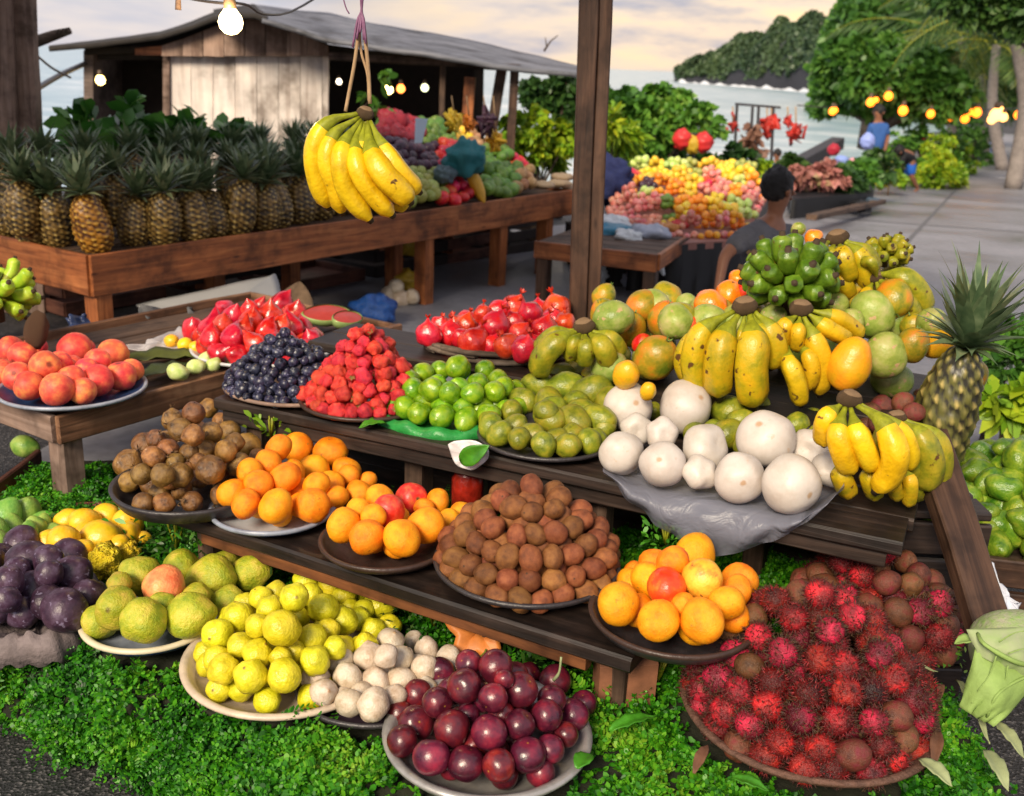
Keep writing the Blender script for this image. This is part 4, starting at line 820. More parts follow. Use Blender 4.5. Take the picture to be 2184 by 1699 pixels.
c, R = setup(612, 1398, 220, ZP, .04); PLATES.append((c.x, c.y, R*.97)); dish('plate', 'plate', 'wide cream enamel plate heaped with small yellow guavas', c, R, ZP, .04, CRM, CRM, DKM, w=.018)
heap_px('yellow', [(462,1405,27),(475,1429,31),(533,1444,34),(606,1441,35),(463,1352,31),(513,1379,27),(548,1396,30),(602,1340,38),(506,1317,31),(550,1336,25),(575,1298,27),(598,1402,22),(627,1390,23),(664,1363,31),(627,1275,29),(689,1298,30),(652,1240,27),(590,1263,22),(556,1275,23),(708,1248,27),(735,1275,25),(733,1325,29),(699,1344,24),(672,1410,31),(714,1383,24),(764,1260,25),(809,1289,32),(766,1321,24),(796,1344,25),(776,1303,22),(749,1297,20),(830,1336,24),(523,1290,24)], c, R*.97, hz(c, ZP, 660, 1215), ZP+.012, 'yellow guava', 'the cream plate', 'yellow guavas on the cream plate', fill=26)
c, R = setup(322, 1310, 146, ZP+.012, .036); PLATES.append((c.x, c.y, R*.97)); dish('plate', 'plate', 'pale blue enamel plate of big green guavas', c, R, ZP+.012, .036, plain('yellowed_enamel', (.66, .58, .42), .4, var=.2), ENG, ENB, w=.016)
heap_px('guava', [(249,1296,43),(307,1323,45),(405,1313,45,('guava', 'bruised yellow guava')),(297,1228,40),(349,1253,42,('pinkguava', 'coral guava', 'coral pink guava on top of the pale blue plate')),(386,1213,38),(452,1234,45),(535,1221,36),(478,1208,30),(490,1290,35),(418,1272,27),(255,1245,24),(345,1290,26)], c, R*1.05, hz(c, ZP, 440, 1185), ZP+.02, 'big green guava', 'the pale blue plate', 'green guavas on the pale blue plate', fill=10)
# dark bloomy plums on a grey cloth
c, R = setup(85, 1290, 125, ZP, .03); PLATES.append((c.x, c.y, R*1.05))
clothm = plain('grey_cloth', (.2, .16, .16), .75, var=.5, sc=18, bump=1)
v, f = lathe([(0, .004), (R*.7, .006), (R*.98, .03), (R*1.1, .035), (R*1.2, .012), (R*1.26, -.03), (R*1.16, -.03), (R*.9, -.002), (0, -.003)], 90, .16, 1)
v = [(x*(1+.03*math.sin(17*math.atan2(y, x))), y, z+.01*noise.noise(Vector((x*40, y*40, 2)))+.006*math.sin(23*math.atan2(y, x))) for x, y, z in v]
tag(obj('cloth', v, f, clothm, None, mw=Matrix.Translation((c.x, c.y, ZP))), 'crumpled grey cloth edge under the dark plums', 'cloth')
heap_px('purple', [(46,1157,34),(64,1197,40),(145,1188,36),(151,1228,39),(19,1240,30),(69,1259,37),(15,1280,27),(139,1302,45),(100,1284,33),(189,1271,33),(2,1190,26),(105,1225,28),(35,1215,24),(-30,1250,34),(-25,1200,34)], c, R*1.15, hz(c, ZP, 60, 1130), ZP+.008, 'dusky purple plum', 'the grey cloth', 'dusky plums on the grey cloth', fill=12)
c = P(205, 1185, ZP); R = m(125, c)
heap_px('ymango', [(145,1112,25),(180,1114,28),(228,1101,25),(272,1118,30),(137,1153,32),(212,1149,38),(270,1140,26),(220,1201,37,('ragfruit', 'ragged yellow fruit', 'ragged wrinkled yellow fruit in front of the yellow mangoes')),(270,1186,28,('ragfruit', 'ragged yellow fruit', 'small ragged yellow fruit tucked beside the leafy sprig')),(305,1149,15),(104,1155,24),(178,1176,24),(255,1165,20)], c, R, hz(c, ZP, 200, 1085), ZP-.01, 'small yellow mango', 'the yellow heap', 'yellow mangoes behind the dark plums', fill=14)
# rambutans
c, R = setup(1722, 1498, 267, ZP, .045); PLATES.append((c.x, c.y, R*.97)); dish('basket', 'basket', 'huge brown wicker dish of hairy red rambutans', c, R, ZP, .045, BRN, BRN, BRN, w=.018, wob=.02)
heap_auto('rambutan', c+Vector((0, .015, 0)), R*1.0, hz(c, ZP, 1740, 1262)*1.02, ZP+.012, m(30, c), 'hairy red rambutan', 'the wicker dish', 'rambutans in the wicker dish', prof=1.8, step=1.42, jit=.2, back=.5, mix=[('rambutan', .9, 'hairy red rambutan'), ('longan', .1, 'smooth brown longan')], fit=1.12)
c2, R2 = setup(1852, 1348, 190, ZP, .0); PLATES.append((c2.x, c2.y, R2*.8))
heap_auto('longan', c2+Vector((.02, .03, 0)), R2, hz(c2, ZP, 1830, 1140)*1.0, ZP-.005, m(27, c2), 'smooth brown longan', 'the rear rambutan heap', 'longans and rambutans heaped behind the wicker dish', prof=1.9, step=1.42, jit=.2, back=.4, mix=[('rambutan', .56, 'hairy red rambutan'), ('longan', .44, 'smooth brown longan')], fit=1.0)
# ---- upper shelf
c, R = setup(600, 826, 138, ZB+.004, .022); dish('tray', 'tray', 'thin wooden tray under the heap of black grapes', c, R, ZB+.004, .022, WM, WM, WM, squash=.75, rot=-.5)
heap_auto('grape', c+Vector((.01, .02, 0)), R*.98, hz(c, ZB, 655, 700), ZB+.01, m(11.5, c), 'blue-black grape', 'the grape heap', 'black grapes', prof=1.35, step=1.45, jit=.3, berry=True, back=.35, rv=.18, squash=.85, shell=2)
c, R = setup(778, 848, 140, ZB+.004, .026); dish('plate', 'plate', 'dark brown plate under the peaked strawberry heap', c, R, ZB+.004, .026, DKW, DKW, DKM)
heap_auto('berry', c+Vector((.0, .015, 0)), R*1.0, hz(c, ZB, 800, 676), ZB+.012, m(15.5, c), 'red strawberry', 'the strawberry heap', 'strawberries', prof=1.05, step=1.4, jit=.3, berry=True, back=.4, rv=.22, shell=2)
c = P(965, 866, ZB+.02); R = m(165, c)
v, f = lathe([(0, .003), (R*.8, .004), (R*.93, .022), (R*1.0, .012), (R*1.04, -.014), (R*.98, -.012), (R*.8, -.001), (0, -.001)], 96, .05, 1)
v = [(x*(1+.025*math.sin(9*math.atan2(y, x))), y*(1+.03*math.sin(7*math.atan2(y, x))), z+.007*math.sin(14*math.atan2(y, x))*min(1, math.hypot(x, y)/R)**4) for x, y, z in v]
tag(obj('leaf_liner', v, f, LEAFG, None, mw=Matrix.Translation((c.x, c.y, ZB+.003))), 'frilled bright green leaf liner under the limes', 'liner')
heap_auto('lime', c+Vector((.01, .01, 0)), R*.97, hz(c, ZB, 985, 752), ZB+.012, m(24, c), 'bright green lime', 'the lime heap', 'limes on the green liner', prof=1.6, step=1.42, jit=.14, rot=(-.2, -1, .25), back=.6)
c, R = setup(1165, 925, 148, ZB+.004, .026); dish('plate', 'plate', 'black plate of olive green plums beside the limes', c, R, ZB+.004, .026, DKM, DKM, DKM)
heap_auto('olive', c+Vector((0, .01, 0)), R*.98, hz(c, ZB, 1180, 842), ZB+.012, m(26, c), 'olive green plum', 'the black plate', 'green plums on the black plate', prof=1.6, step=1.42, jit=.2, rot='rand', back=.7)
heap_px('bigolive', [(1240,790,34),(1205,828,32),(1262,838,34),(1150,822,28),(1300,862,30),(1115,855,26),(1195,800,24),(1278,800,26)], P(1215, 868, ZC), m(120, P(1215, 868, ZC)), .13, ZC-.05, 'large green mango', 'the pile behind the plums', 'green mangoes behind the plums', fill=8, rot=(1, 0, .1))
# red fruit
c, R = setup(560, 738, 150, .503, .03); dish('dish', 'dish', 'white enamel dish under the pointed red wax apples', c, R, .503, .03, ENW, ENW, ENW)
heap_px('redpear', [(413,701,24),(455,698,27),(500,677,25),(535,687,26),(577,673,25),(601,651,25),(552,656,18),(500,719,24),(479,660,19),(629,673,26),(570,705,22),(542,732,22),(580,732,20),(597,698,24),(452,722,22),(475,698,24),(622,700,24),(520,700,20),(610,725,20),(645,700,20),(430,715,18),(533,660,18)], c, R, hz(c, .5, 590, 635), .512, 'pointed red wax apple', 'the white dish', 'wax apples in the white dish', rot='up', fill=18)
c = P(1065, 745, ZC); R = m(165, c)
tag(obj('twig_nest', *join([tube(spline([(R*math.cos(a)*q, R*math.sin(a)*q*.8, .008+.012*((i*7) % 3)) for a in np.linspace(i*.7, i*.7+1.6, 6)], 8), [.004, .006, .008, .009, .009, .008, .007, .005, .003], 6) for i in range(26) for q in (.9+.012*(i % 7),)]), BARK, None, mw=Matrix.Translation((c.x, c.y, ZC))), 'ring of brown twigs under the red pomegranates', 'twig ring')
heap_px('pomegranate', [(914,715,26),(959,715,27),(994,696,24),(1011,732,33),(1053,698,32),(1063,666,24),(1098,659,28),(1131,670,25),(1108,712,23),(1161,705,29),(1181,684,25),(1188,660,30),(1081,739,28),(1119,746,28),(1150,660,20),(1029,670,19),(1140,736,22),(1095,690,22),(1165,740,24),(985,722,22),(938,695,20),(1048,738,22),(1205,690,22)], c, R, hz(c, ZC, 1100, 630), ZC+.01, 'shiny red pomegranate', 'the red pile by the post', 'red pomegranates by the tall post', rot='up', fill=16)
# white gourds
c = P(1545, 985, ZB+.02); R = m(265, c)
WGL = [(1340,870,50),(1462,868,54),(1356,915,32,('garlic', 'stubby white squash', 'stubby white squash wedged between two round gourds')),(1412,925,33,('garlic', 'white squash', 'pale lobed squash below the largest rear gourd')),(1325,967,45),(1413,990,46),(1505,955,49,('garlic', 'white squash', 'wide ribbed white squash in the middle of the gourds')),(1493,1008,35,('garlic', 'white squash', 'small pear-like white squash in the front of the gourds')),(1577,1020,51),(1633,937,58),(1688,1033,60),(1731,960,44,('garlic', 'white squash', 'white lobed squash beside the yellow bananas')),(1772,1000,38,('garlic', 'white squash', 'small white squash under the one beside the bananas'))]
heap_px('gourd', WGL, c, R, hz(c, ZB, 1540, 850), ZB+.012, 'round white gourd', 'the white gourd pile', 'white gourds on the plastic sheet', fill=0, rot=(-.15, -1, .35))
heap_px('olive', [(1560,880,34),(1555,925,30),(1610,870,28),(1530,865,24),(1590,955,24),(1580,900,26),(1700,905,24),(1735,895,24),(1395,880,20)], P(1600, 930, ZB+.04), m(190, P(1600, 930, ZB)), .12, ZB+.01, 'dull green plum', 'the gap behind the gourds', 'green plums behind the white gourds', fill=4)
# clear grey plastic hanging from the shelf edge
PLM = bpy.data.materials.new('thin_plastic'); PLM.use_nodes = True; nt = PLM.node_tree; b = nt.nodes['Principled BSDF']; b.inputs['Base Color'].default_value = (.22, .23, .29, 1); b.inputs['Roughness'].default_value = .3; b.inputs['Specular IOR Level'].default_value = .35; b.inputs['Alpha'].default_value = .62
tc = _n(nt, 'ShaderNodeTexCoord'); no = _n(nt, 'ShaderNodeTexNoise', i_Scale=11, i_Detail=6, i_Distortion=2.2); nt.links.new(tc.outputs['Object'], no.inputs['Vector']); bu = _n(nt, 'ShaderNodeBump', i_Strength=.45, i_Distance=.02); nt.links.new(no.outputs['Fac'], bu.inputs['Height']); nt.links.new(bu.outputs[0], b.inputs['Normal'])
top = [(1285, 1000), (1340, 1030), (1400, 1052), (1470, 1062), (1560, 1080), (1650, 1098), (1730, 1092), (1790, 1050), (1800, 1030)]
low = [(1290, 1010), (1345, 1070), (1400, 1120), (1460, 1165), (1525, 1187), (1610, 1170), (1680, 1140), (1745, 1095), (1802, 1040)]
V = []; NK = 12; NI = 48; b1 = B1-nB*.025; 
for i in range(NI+1):
    s = i/NI*(len(top)-1); a = min(int(s), len(top)-2); t = s-a
    tx, ty = top[a][0]*(1-t)+top[a+1][0]*t, top[a][1]*(1-t)+top[a+1][1]*t; lx, ly = low[a][0]*(1-t)+low[a+1][0]*t, low[a][1]*(1-t)+low[a+1][1]*t
    for k in range(-5, NK+1):
        if k < 0:
            p = P(tx, ty, ZB+.006); e = P(tx, ty, ZB+.006); q = e+nB*(.035*(-k)); V.append((q.x, q.y, ZB+.006+.004*noise.noise(q*30))); continue
        q = k/NK; px = tx+(lx-tx)*q; py = ty+(ly-ty)*q
        # plane of the shelf front, swelling a little
        n = nB; d = ray(px, py); tt = ((B1-nB*(.012+.03*math.sin(q*3.1)))-CAM).dot(n)/d.dot(n); p = CAM+d*tt
        p += nB*(-.018*noise.noise(Vector((px*.02, q*2, 0)))*q-.008*math.sin(i*.9+q*3)*q); V.append(tuple(p))
KK = NK+6
tag(obj('plastic_sheet', V, [(i*KK+k, (i+1)*KK+k, (i+1)*KK+k+1, i*KK+k+1) for i in range(NI) for k in range(KK-1)], PLM), 'grey see-through plastic sheet drooping below the white gourds', 'plastic sheet')
# little white bag with a leaf over the shelf edge
WPL = plain('white_plastic', (.72, .7, .72), .35, var=.2, sc=14, bump=.8); 
def sheet(name, label, cat, pts, mat, fold=.01, n=10, th=.003, ctr=None):
    """a limp flat thing whose outline is given in world points (closed), filled as a wavy fan"""
    pts = spline(list(pts)+[pts[0]], 36)[:-1]; c = sum(pts, Vector())/len(pts) if ctr is None else ctr; V = []; k = len(pts)
    for i in range(n+1):
        for j, p in enumerate(pts):
            q = c.lerp(p, i/n); V.append(tuple(q+Vector((0, -1, .6)).normalized()*(fold*noise.noise(q*22)*2*(1 if i else 0)+fold*.9*math.sin(j*1.1)*(i/n)**2)))
    o = obj(name, V, [(i*k+j, i*k+(j+1) % k, (i+1)*k+(j+1) % k, (i+1)*k+j) for i in range(n) for j in range(k)], mat); md = o.modifiers.new('thickness', 'SOLIDIFY'); md.thickness = th; md.offset = -1
    return tag(o, label, cat)
def bf(px, py, off=.03): d = ray(px, py); return CAM+d*((B1-nB*off-CAM).dot(nB)/d.dot(nB))
sheet('plastic_bag', 'torn white plastic bag hanging over the shelf edge below the limes', 'plastic bag', [bf(*q) for q in [(955,948),(990,938),(1030,948),(1042,975),(1012,1002),(985,998),(968,985)]], WPL, .006)
LFM = plain('fresh_leaf', (.06, .26, .015), .4, var=.5, sc=30)
def leaf(label, p0, p1, wd, mat=None, curl=.15, up=(0, 0, 1), name='leaf', cat='leaf', group=None):
    p0 = Vector(p0); p1 = Vector(p1); ax = (p1-p0); Ln = ax.length; ax.normalize(); sd = Vector(up).cross(ax).normalized(); n3 = ax.cross(sd); V = []; N = 10; M_ = 6
    for i in range(N+1):
        s = i/N; w_ = wd*math.sin(math.pi*min(1, .04+s*.96))**.8*(1-.25*s)
        for j in range(M_+1):
            q = j/M_*2-1; V.append(tuple(p0+ax*Ln*s+sd*w_*q+n3*(curl*Ln*(math.sin(math.pi*s)*.6)+abs(q)*w_*.35-.02*Ln*math.cos(s*22)*abs(q))))
    o = obj(name, V, [(i*(M_+1)+j, i*(M_+1)+j+1, (i+1)*(M_+1)+j+1, (i+1)*(M_+1)+j) for i in range(N) for j in range(M_)], mat or LFM); md = o.modifiers.new('thickness', 'SOLIDIFY'); md.thickness = .0015
    return tag(o, label, cat, group)
leaf('oval green leaf lying on the torn white plastic bag', bf(982, 985, .045), bf(1045, 950, .05), .028, up=(0, -1, .4))
leaf('green leaf poking out past the tip of the lime liner', P(825, 905, ZB+.015), P(765, 915, ZB+.012), .026)
jar = empty('jar', bf(985, 1060, -.1)); tag(jar, 'glass jar of red peppers standing under the lime shelf', 'jar')
q = bf(997, 1045, -.1); v, f = lathe([(0, 0), (.04, 0), (.043, .01), (.043, .1), (.036, .112), (.036, .125), (0, .125)], 24); obj('glass', v, f, plain('red_jar', (.35, .02, .01), .12, var=.8, sc=25, spec=.8, bump=.3), jar, mw=Matrix.Translation((q.x, q.y, q.z-.065)))
v, f = lathe([(0, .125), (.04, .125), (.04, .142), (0, .145)], 24); obj('lid', v, f, DKM, jar, mw=Matrix.Translation((q.x, q.y, q.z-.065)))
# ---- bananas of the front stall
hand_px('speckled yellow banana hand with five fat fingers, largest on the stall', (1588, 650), 36, [
 ([(1566,664),(1500,705),(1478,770),(1492,838)],27,.0), ([(1562,668),(1480,720),(1456,770),(1470,815)],20,.03), ([(1576,670),(1545,720),(1532,780),(1532,842)],33,-.03), ([(1588,672),(1580,730),(1572,790)],18,.01), ([(1600,672),(1606,720),(1600,790),(1605,862)],37,-.045), ([(1604,670),(1622,715),(1620,765)],19,.0), ([(1610,666),(1640,700),(1655,745),(1645,780)],27,.01)], 2.66, BM)
hand_px('yellow banana hand behind the big papaya with two fingers in front', (1708, 655), 32, [
 ([(1700,672),(1672,700),(1668,740)],20,.02), ([(1706,675),(1702,710),(1700,745)],17,.0), ([(1714,675),(1735,720),(1752,770),(1748,838)],25,.0), ([(1722,668),(1765,700),(1810,725)],20,.02), ([(1728,662),(1790,680),(1838,715)],19,.05), ([(1680,735),(1682,770),(1700,815),(1708,862)],22,-.05), ([(1698,735),(1722,755),(1732,790),(1722,830)],19,-.02)], 2.68, banana_mat('gold_banana_skin', (.4, .27, .006), (.58, .37, .008), (.66, .4, .01), sp=.64))
hand_px('bright yellow banana hand beside the white gourds, four long fingers', (1812, 848), 34, [
 ([(1795,862),(1762,895),(1758,945)],25,.02), ([(1803,868),(1788,915),(1795,960),(1815,1005)],28,-.02), ([(1814,870),(1826,915),(1842,955),(1862,1000)],26,-.03), ([(1826,864),(1880,900),(1908,960),(1900,1005),(1870,1045)],30,-.04), ([(1835,862),(1915,910),(1942,960),(1938,1000)],19,.03), ([(1790,985),(1795,1015),(1812,1055)],24,.02,BM), ([(1850,990),(1855,1020),(1868,1060)],22,.02,BM), ([(1895,1010),(1905,1030),(1915,1062)],18,.02,BM), ([(1930,1000),(1942,1030),(1938,1078)],17,.02,BM)], 2.16, BY)
hand_px('dull olive banana hand hanging under the pineapple', (1912, 888), 26, [
 ([(1900,900),(1880,930),(1872,960)],18,.03), ([(1912,902),(1930,940),(1945,990),(1935,1020)],26,.0), ([(1920,898),(1962,930),(1985,990),(1972,1040)],30,-.01), ([(1926,894),(1990,930),(2008,985),(1992,1050)],25,.02), ([(1950,1010),(1955,1040),(1958,1060)],20,.03)], 2.25, BO)
hand_px('green banana hand at the foot of the tall post', (1244, 694), 30, [
 ([(1232,706),(1195,725),(1160,760),(1150,800)],27,.0), ([(1238,710),(1222,735),(1215,765)],18,.0), ([(1248,712),(1250,745),(1248,775)],20,-.02), ([(1256,710),(1285,740),(1300,775)],24,-.02), ([(1262,706),(1305,725),(1325,755)],20,.02), ([(1243,712),(1238,740),(1235,770)],16,.01), ([(1226,704),(1180,715),(1145,745)],18,.04)], 2.86, BO)
hand_px('ripening olive banana hand on top of the heap beside the green bunch', (1785, 505), 30, [
 ([(1772,515),(1745,530),(1728,552)],18,.0), ([(1780,520),(1770,550),(1768,590)],20,.0), ([(1790,520),(1800,550),(1815,595)],22,-.02,BM), ([(1798,515),(1830,540),(1845,580),(1850,610)],22,0,BM), ([(1803,512),(1850,540),(1868,575)],17,.03), ([(1790,560),(1800,600),(1812,630)],20,.01,BM)], 3.0, BO)
hand_px('olive green banana hand sloping towards the pineapple crown', (1868, 590), 22, [
 ([(1875,585),(1920,590),(1955,620),(1970,665)],27,.0), ([(1872,595),(1905,620),(1935,650),(1950,685)],24,-.02), ([(1868,600),(1885,640),(1910,670),(1935,700)],22,-.03), ([(1862,602),(1845,630),(1815,655)],14,.0,BM), ([(1872,600),(1860,560),(1840,560)],12,0)], 2.95, BO)
# hanging hand
hh = hand_px('ripe yellow banana hand hanging from raffia strings', (780, 240), 24, [
 ([(768,242),(700,262),(672,320),(678,385),(700,440)],24,.01), ([(768,250),(715,285),(698,345),(718,400),(728,452)],22,-.01), ([(770,256),(738,300),(728,350),(742,410),(788,468)],23,-.03), ([(772,260),(758,310),(765,365),(795,415),(835,458)],22,-.04), ([(778,262),(772,310),(785,360),(810,405)],17,-.01), ([(784,262),(790,315),(815,370),(850,405),(872,428)],28,-.045), ([(790,260),(812,305),(840,350),(868,385),(892,408)],23,-.015), ([(800,380),(822,420),(868,440)],20,.04,BM), ([(780,300),(800,400),(875,415)],18,.03)], 2.3, BY, group='bananas hung for sale')
RF = plain('raffia', (.4, .26, .14), .8, sc=80); PU = plain('purple_twine', (.2, .08, .16), .5, sc=60)
sg = empty('raffia_string', D(765, 30, 2.3)); tag(sg, 'knotted raffia and purple twine holding up the yellow bananas', 'string')
y = 2.3
v, f = join([tube(spline([D(768, 40, y), D(757, 130, y-.005), D(745, 195, y), D(737, 238, y-.01)], 10), .0042, 6), tube(spline([D(774, 40, y), D(782, 110, y), D(787, 170, y+.005), D(789, 222, y)], 10), .0045, 6), tube(spline([D(766, 50, y+.01), D(770, 110, y+.004), D(784, 160, y+.002), D(786, 215, y+.012)], 10), .003, 6)]); obj('cord', v, f, RF, sg)
v, f = join([tube(spline([D(771+random.uniform(-5, 5), -40, y), D(771, 20, y), D(770+dx*.5, 45, y-.006), D(768+dx, 70+abs(dx)*2, y-.01)], 10), .0028, 5) for dx in (-16, -7, 0, 8, 12)]+[tube(spline([D(730, -10, y), D(738, 18, y), D(745, 30, y)], 5), .0015, 5)]); obj('twine', v, f, PU, sg)
# the big green bunch: short fat fingers all round a hidden stem
def bunch(label, cpx, cpy, y, rx, rz, nb, ln, r, mat, group='green banana bunches', down=0, zr=(-.85, .95)):
    c = D(cpx, cpy, y); rt = empty('banana_bunch', c); tag(rt, label, 'banana bunch', group); rx = m(rx, c); rz = m(rz, c); ln = m(ln, c); r = m(r, c)
    v, f = tube([c+Vector((0, .02, -rz)), c, c+Vector((0, .02, rz*.8))], [r*.7, r, r*.6], 8); obj('stalk', v, f, BS, rt)
    for i in range(nb):
        z = zr[0]+(zr[1]-zr[0])*(i+.5)/nb; a = i*2.399; s = math.sqrt(max(.08, 1-z*z)); o = Vector((math.cos(a)*s*rx, math.sin(a)*s*rx*.9-.3*rx*0, z*rz))
        if o.y > rx*.55: o.y *= .5
        dv = Vector((o.x, o.y, o.z*.5+rx*(.5-down))).normalized(); b0 = c+o*.35; e = c+o+dv*ln*.35; mid = (b0+e)/2+Vector((o.x, o.y, 0)).normalized()*ln*.12-Vector((0, 0, ln*.05))
        banana('banana', [b0, mid, e], r*random.uniform(.88, 1.1), mat, rt, seg=9, neck=.5, blunt=.35)
    return rt
bunch('dark green bunch of short unripe bananas crowning the heap', 1685, 595, 2.86, 82, 78, 34, 70, 22, BG)
bunch('knobbly green bunch of tiny bananas behind the ripening hand', 1893, 538, 3.1, 42, 32, 22, 30, 13, BO)
# mangoes and papayas of the rear heap (resting on one another from the shelf up)
MG = [('mango',1292,673,35,3.15,'orange-green mango just behind the foot of the tall post'),('mango',1345,703,36,3.0,'orange flushed mango under the one behind the post'),('mango',1288,632,26,3.3,'yellow mango peeping past the tall post'),('mango',1378,668,30,3.15,'small yellow-green mango between two larger mangoes'),('mango',1416,682,38,3.02,'round olive mango, middle of the mango row'),('mango',1398,764,48,2.8,'large green mango flushed with orange above the gourds'),('papaya',1335,800,31,2.62,'small orange papaya above the first white gourd'),('papaya',1382,835,19,2.55,'tiny orange fruit squeezed behind the first gourd'),('redmango',1370,735,24,2.92,'red-orange mango showing between green ones'),('redmango',1432,640,22,3.2,'small red mango at the back of the mango row'),('gmango',1466,655,27,3.15,'dark green mango beside the glowing orange persimmon'),('brorange',1515,655,40,2.98,'glowing orange persimmon beside the dark banana stalk'),('brorange',1556,628,33,3.05,'split orange persimmon behind its larger neighbour'),('redmango',1468,698,27,2.9,'deep red mango under the glowing persimmon'),('brorange',1575,596,23,3.12,'bright orange persimmon half hidden by the green bunch'),('redmango',1592,624,28,3.05,'brownish red fruit under the green bunch'),
 ('papaya',1812,778,49,2.62,'big golden papaya standing above the bright bananas'),('gmango',1888,760,47,2.72,'dark green papaya beside the big golden one'),('mango',1947,737,36,2.72,'mottled green mango beside the pineapple'),('gmango',1860,672,48,2.86,'pale bluish green mango under a film of plastic'),('gmango',1815,690,30,2.82,'pale mango with a pink cheek above the golden papaya'),('mango',1950,700,32,2.85,'yellowish mango near the pineapple crown'),('gmango',1905,690,36,2.9,'whitish green mango at the foot of the green hand'),('gmango',1985,690,32,2.8,'green mango wedged behind the pineapple body'),('papaya',2000,735,30,2.75,'yellow papaya peeping behind the pineapple'),('mango',2074,800,34,2.62,'brownish mango hidden behind the pineapple'),('gmango',1780,655,30,2.9,'dark green mango below the green bunch'),('gmango',1650,680,30,2.86,'shiny green fruit between the two banana stalks'),('brorange',1735,508,20,3.3,'orange persimmon behind the green bunch'),('gmango',1702,490,16,3.3,'pale green fruit behind the top of the bunch'),('gmango',1740,590,30,2.95,'green mango against the side of the bunch'),('gmango',1960,640,30,3.0,'green mango behind the sloping banana hand'),('gmango',1500,735,30,2.85,'green mango in the shade behind the speckled bananas'),('mango',1640,735,34,2.84,'mango in the shade behind the speckled bananas'),('gmango',1750,760,36,2.82,'green mango in shade behind the front pair of bananas')]
for k_, px, py, r, y, lab in MG:
    p = D(px, py, y); place(k_, p, m(r, p)*(.95 if k_ != 'papaya' else .93), 'mangoes and papayas of the rear heap', lab, mw=face_rot((random.uniform(-.4, .4), -.3, 1), .2))
for i in range(46):   # the fruit lying under them
    px = random.uniform(1290, 1990); y = random.uniform(2.85, 3.2); p = P(px, 800, ZC+.06); p = Vector(((px-1092)/F*y*1.0, y, ZC+.055+(.13 if i % 2 else 0)+(.1 if px > 1600 and i % 3 == 0 else 0)))
    place('gmango' if i % 3 else 'mango', p, .052, 'mangoes lying underneath', 'green or yellow mango buried under the rear heap')
# brown lumpy fruit in front of the pineapple
heap_px('longan', [(1857,880,20),(1880,868,24),(1905,905,24),(1925,860,22),(1872,905,18),(1950,880,20),(1935,930,20),(1975,925,18),(1890,835,24),(1960,960,18),(1985,890,20),(1915,830,20),(1850,910,18),(1990,945,20),(1965,850,18)], D(1920, 960, 2.42), .13, .2, D(1920, 985, 2.42).z, 'tan brown langsat', 'the langsat cluster', 'langsats in front of the pineapple', fill=6)
pc = D(1962, 1040, 2.44)
cr = empty('crate', (pc.x+.05, pc.y+.1, 0)); tag(cr, 'dark wooden crate standing under the big pineapple', 'crate')
for i, z in enumerate(np.arange(.05, pc.z-.03, .1)): 
    for s in (-1, 1): board('slat', (pc.x-.14, pc.y+.05+.2*s, z), (pc.x+.12, pc.y+.05+.2*s, z), .02, .085, WD, cr)
    board('slat', (pc.x-.15, pc.y-.15, z), (pc.x-.15, pc.y+.25, z), .02, .085, WD, cr)
for i in range(4): board('lid_plank', (pc.x-.15, pc.y-.1+.11*i, pc.z-.012), (pc.x+.12, pc.y-.1+.11*i, pc.z-.012), .1, .02, WD, cr)
pineapple(pc, m(66, pc), 'large pineapple with tall spiky dark crown at the stall end', 'pineapples', tilt=(.05, .12), cs=1.35, elong=1.95, crown=pine_crown(7, 78, .75, 1.15), bd=pine_body(5, PN))
# ---- pineapples on the long table
PF = [(-20,470),(18,500),(70,520),(128,522),(212,535),(284,520),(349,518),(417,512),(457,505),(503,500),(562,490),(598,482),(640,474),(680,466),(722,455),(760,450)]
for i, (px, py) in enumerate(PF):
    p = P(px, py+3, .595); q = p-A0; a = q.dot(dlu); b = q.dot(dwu); p = on_u(max(.1, a), max(.16, b), .59); 
    p = P(px, py+4, .59)+ (dwu*.0)
    w_ = 39 if i != 4 else 41
    if (p-A0).dot(dwu) < .12: p += dwu*(.12-(p-A0).dot(dwu))
    lab = 'golden ripe pineapple, brightest in the front row near the table corner' if i == 4 else f'dark pineapple, {ordl(i+1, len(PF))} in the front row on the long table'
    pineapple(p, m(w_, p)*.98, lab, 'pineapples on the long table', ripe=(i == 4), tilt=(random.gauss(.06, .07), random.gauss(0, .11)), cs=random.uniform(1.0, 1.35), elong=random.uniform(1.05, 1.3))
nb = 0
for row, b in enumerate((.48, .82)):
    for j in range(11):
        a = .02+j*.235+random.uniform(-.04, .04)+row*.08
        if on_u(a, b).y > 6.9: continue
        nb += 1; pineapple(on_u(a, b, .59)+Vector((0, 0, .06+.06*row)), .085, f'dark pineapple, {ordl(j+1, 11)} in the {["second", "third", "rearmost"][row]} row on the long table', 'pineapples on the long table', tilt=(random.gauss(0, .08), random.gauss(0, .08)), cs=1.1)
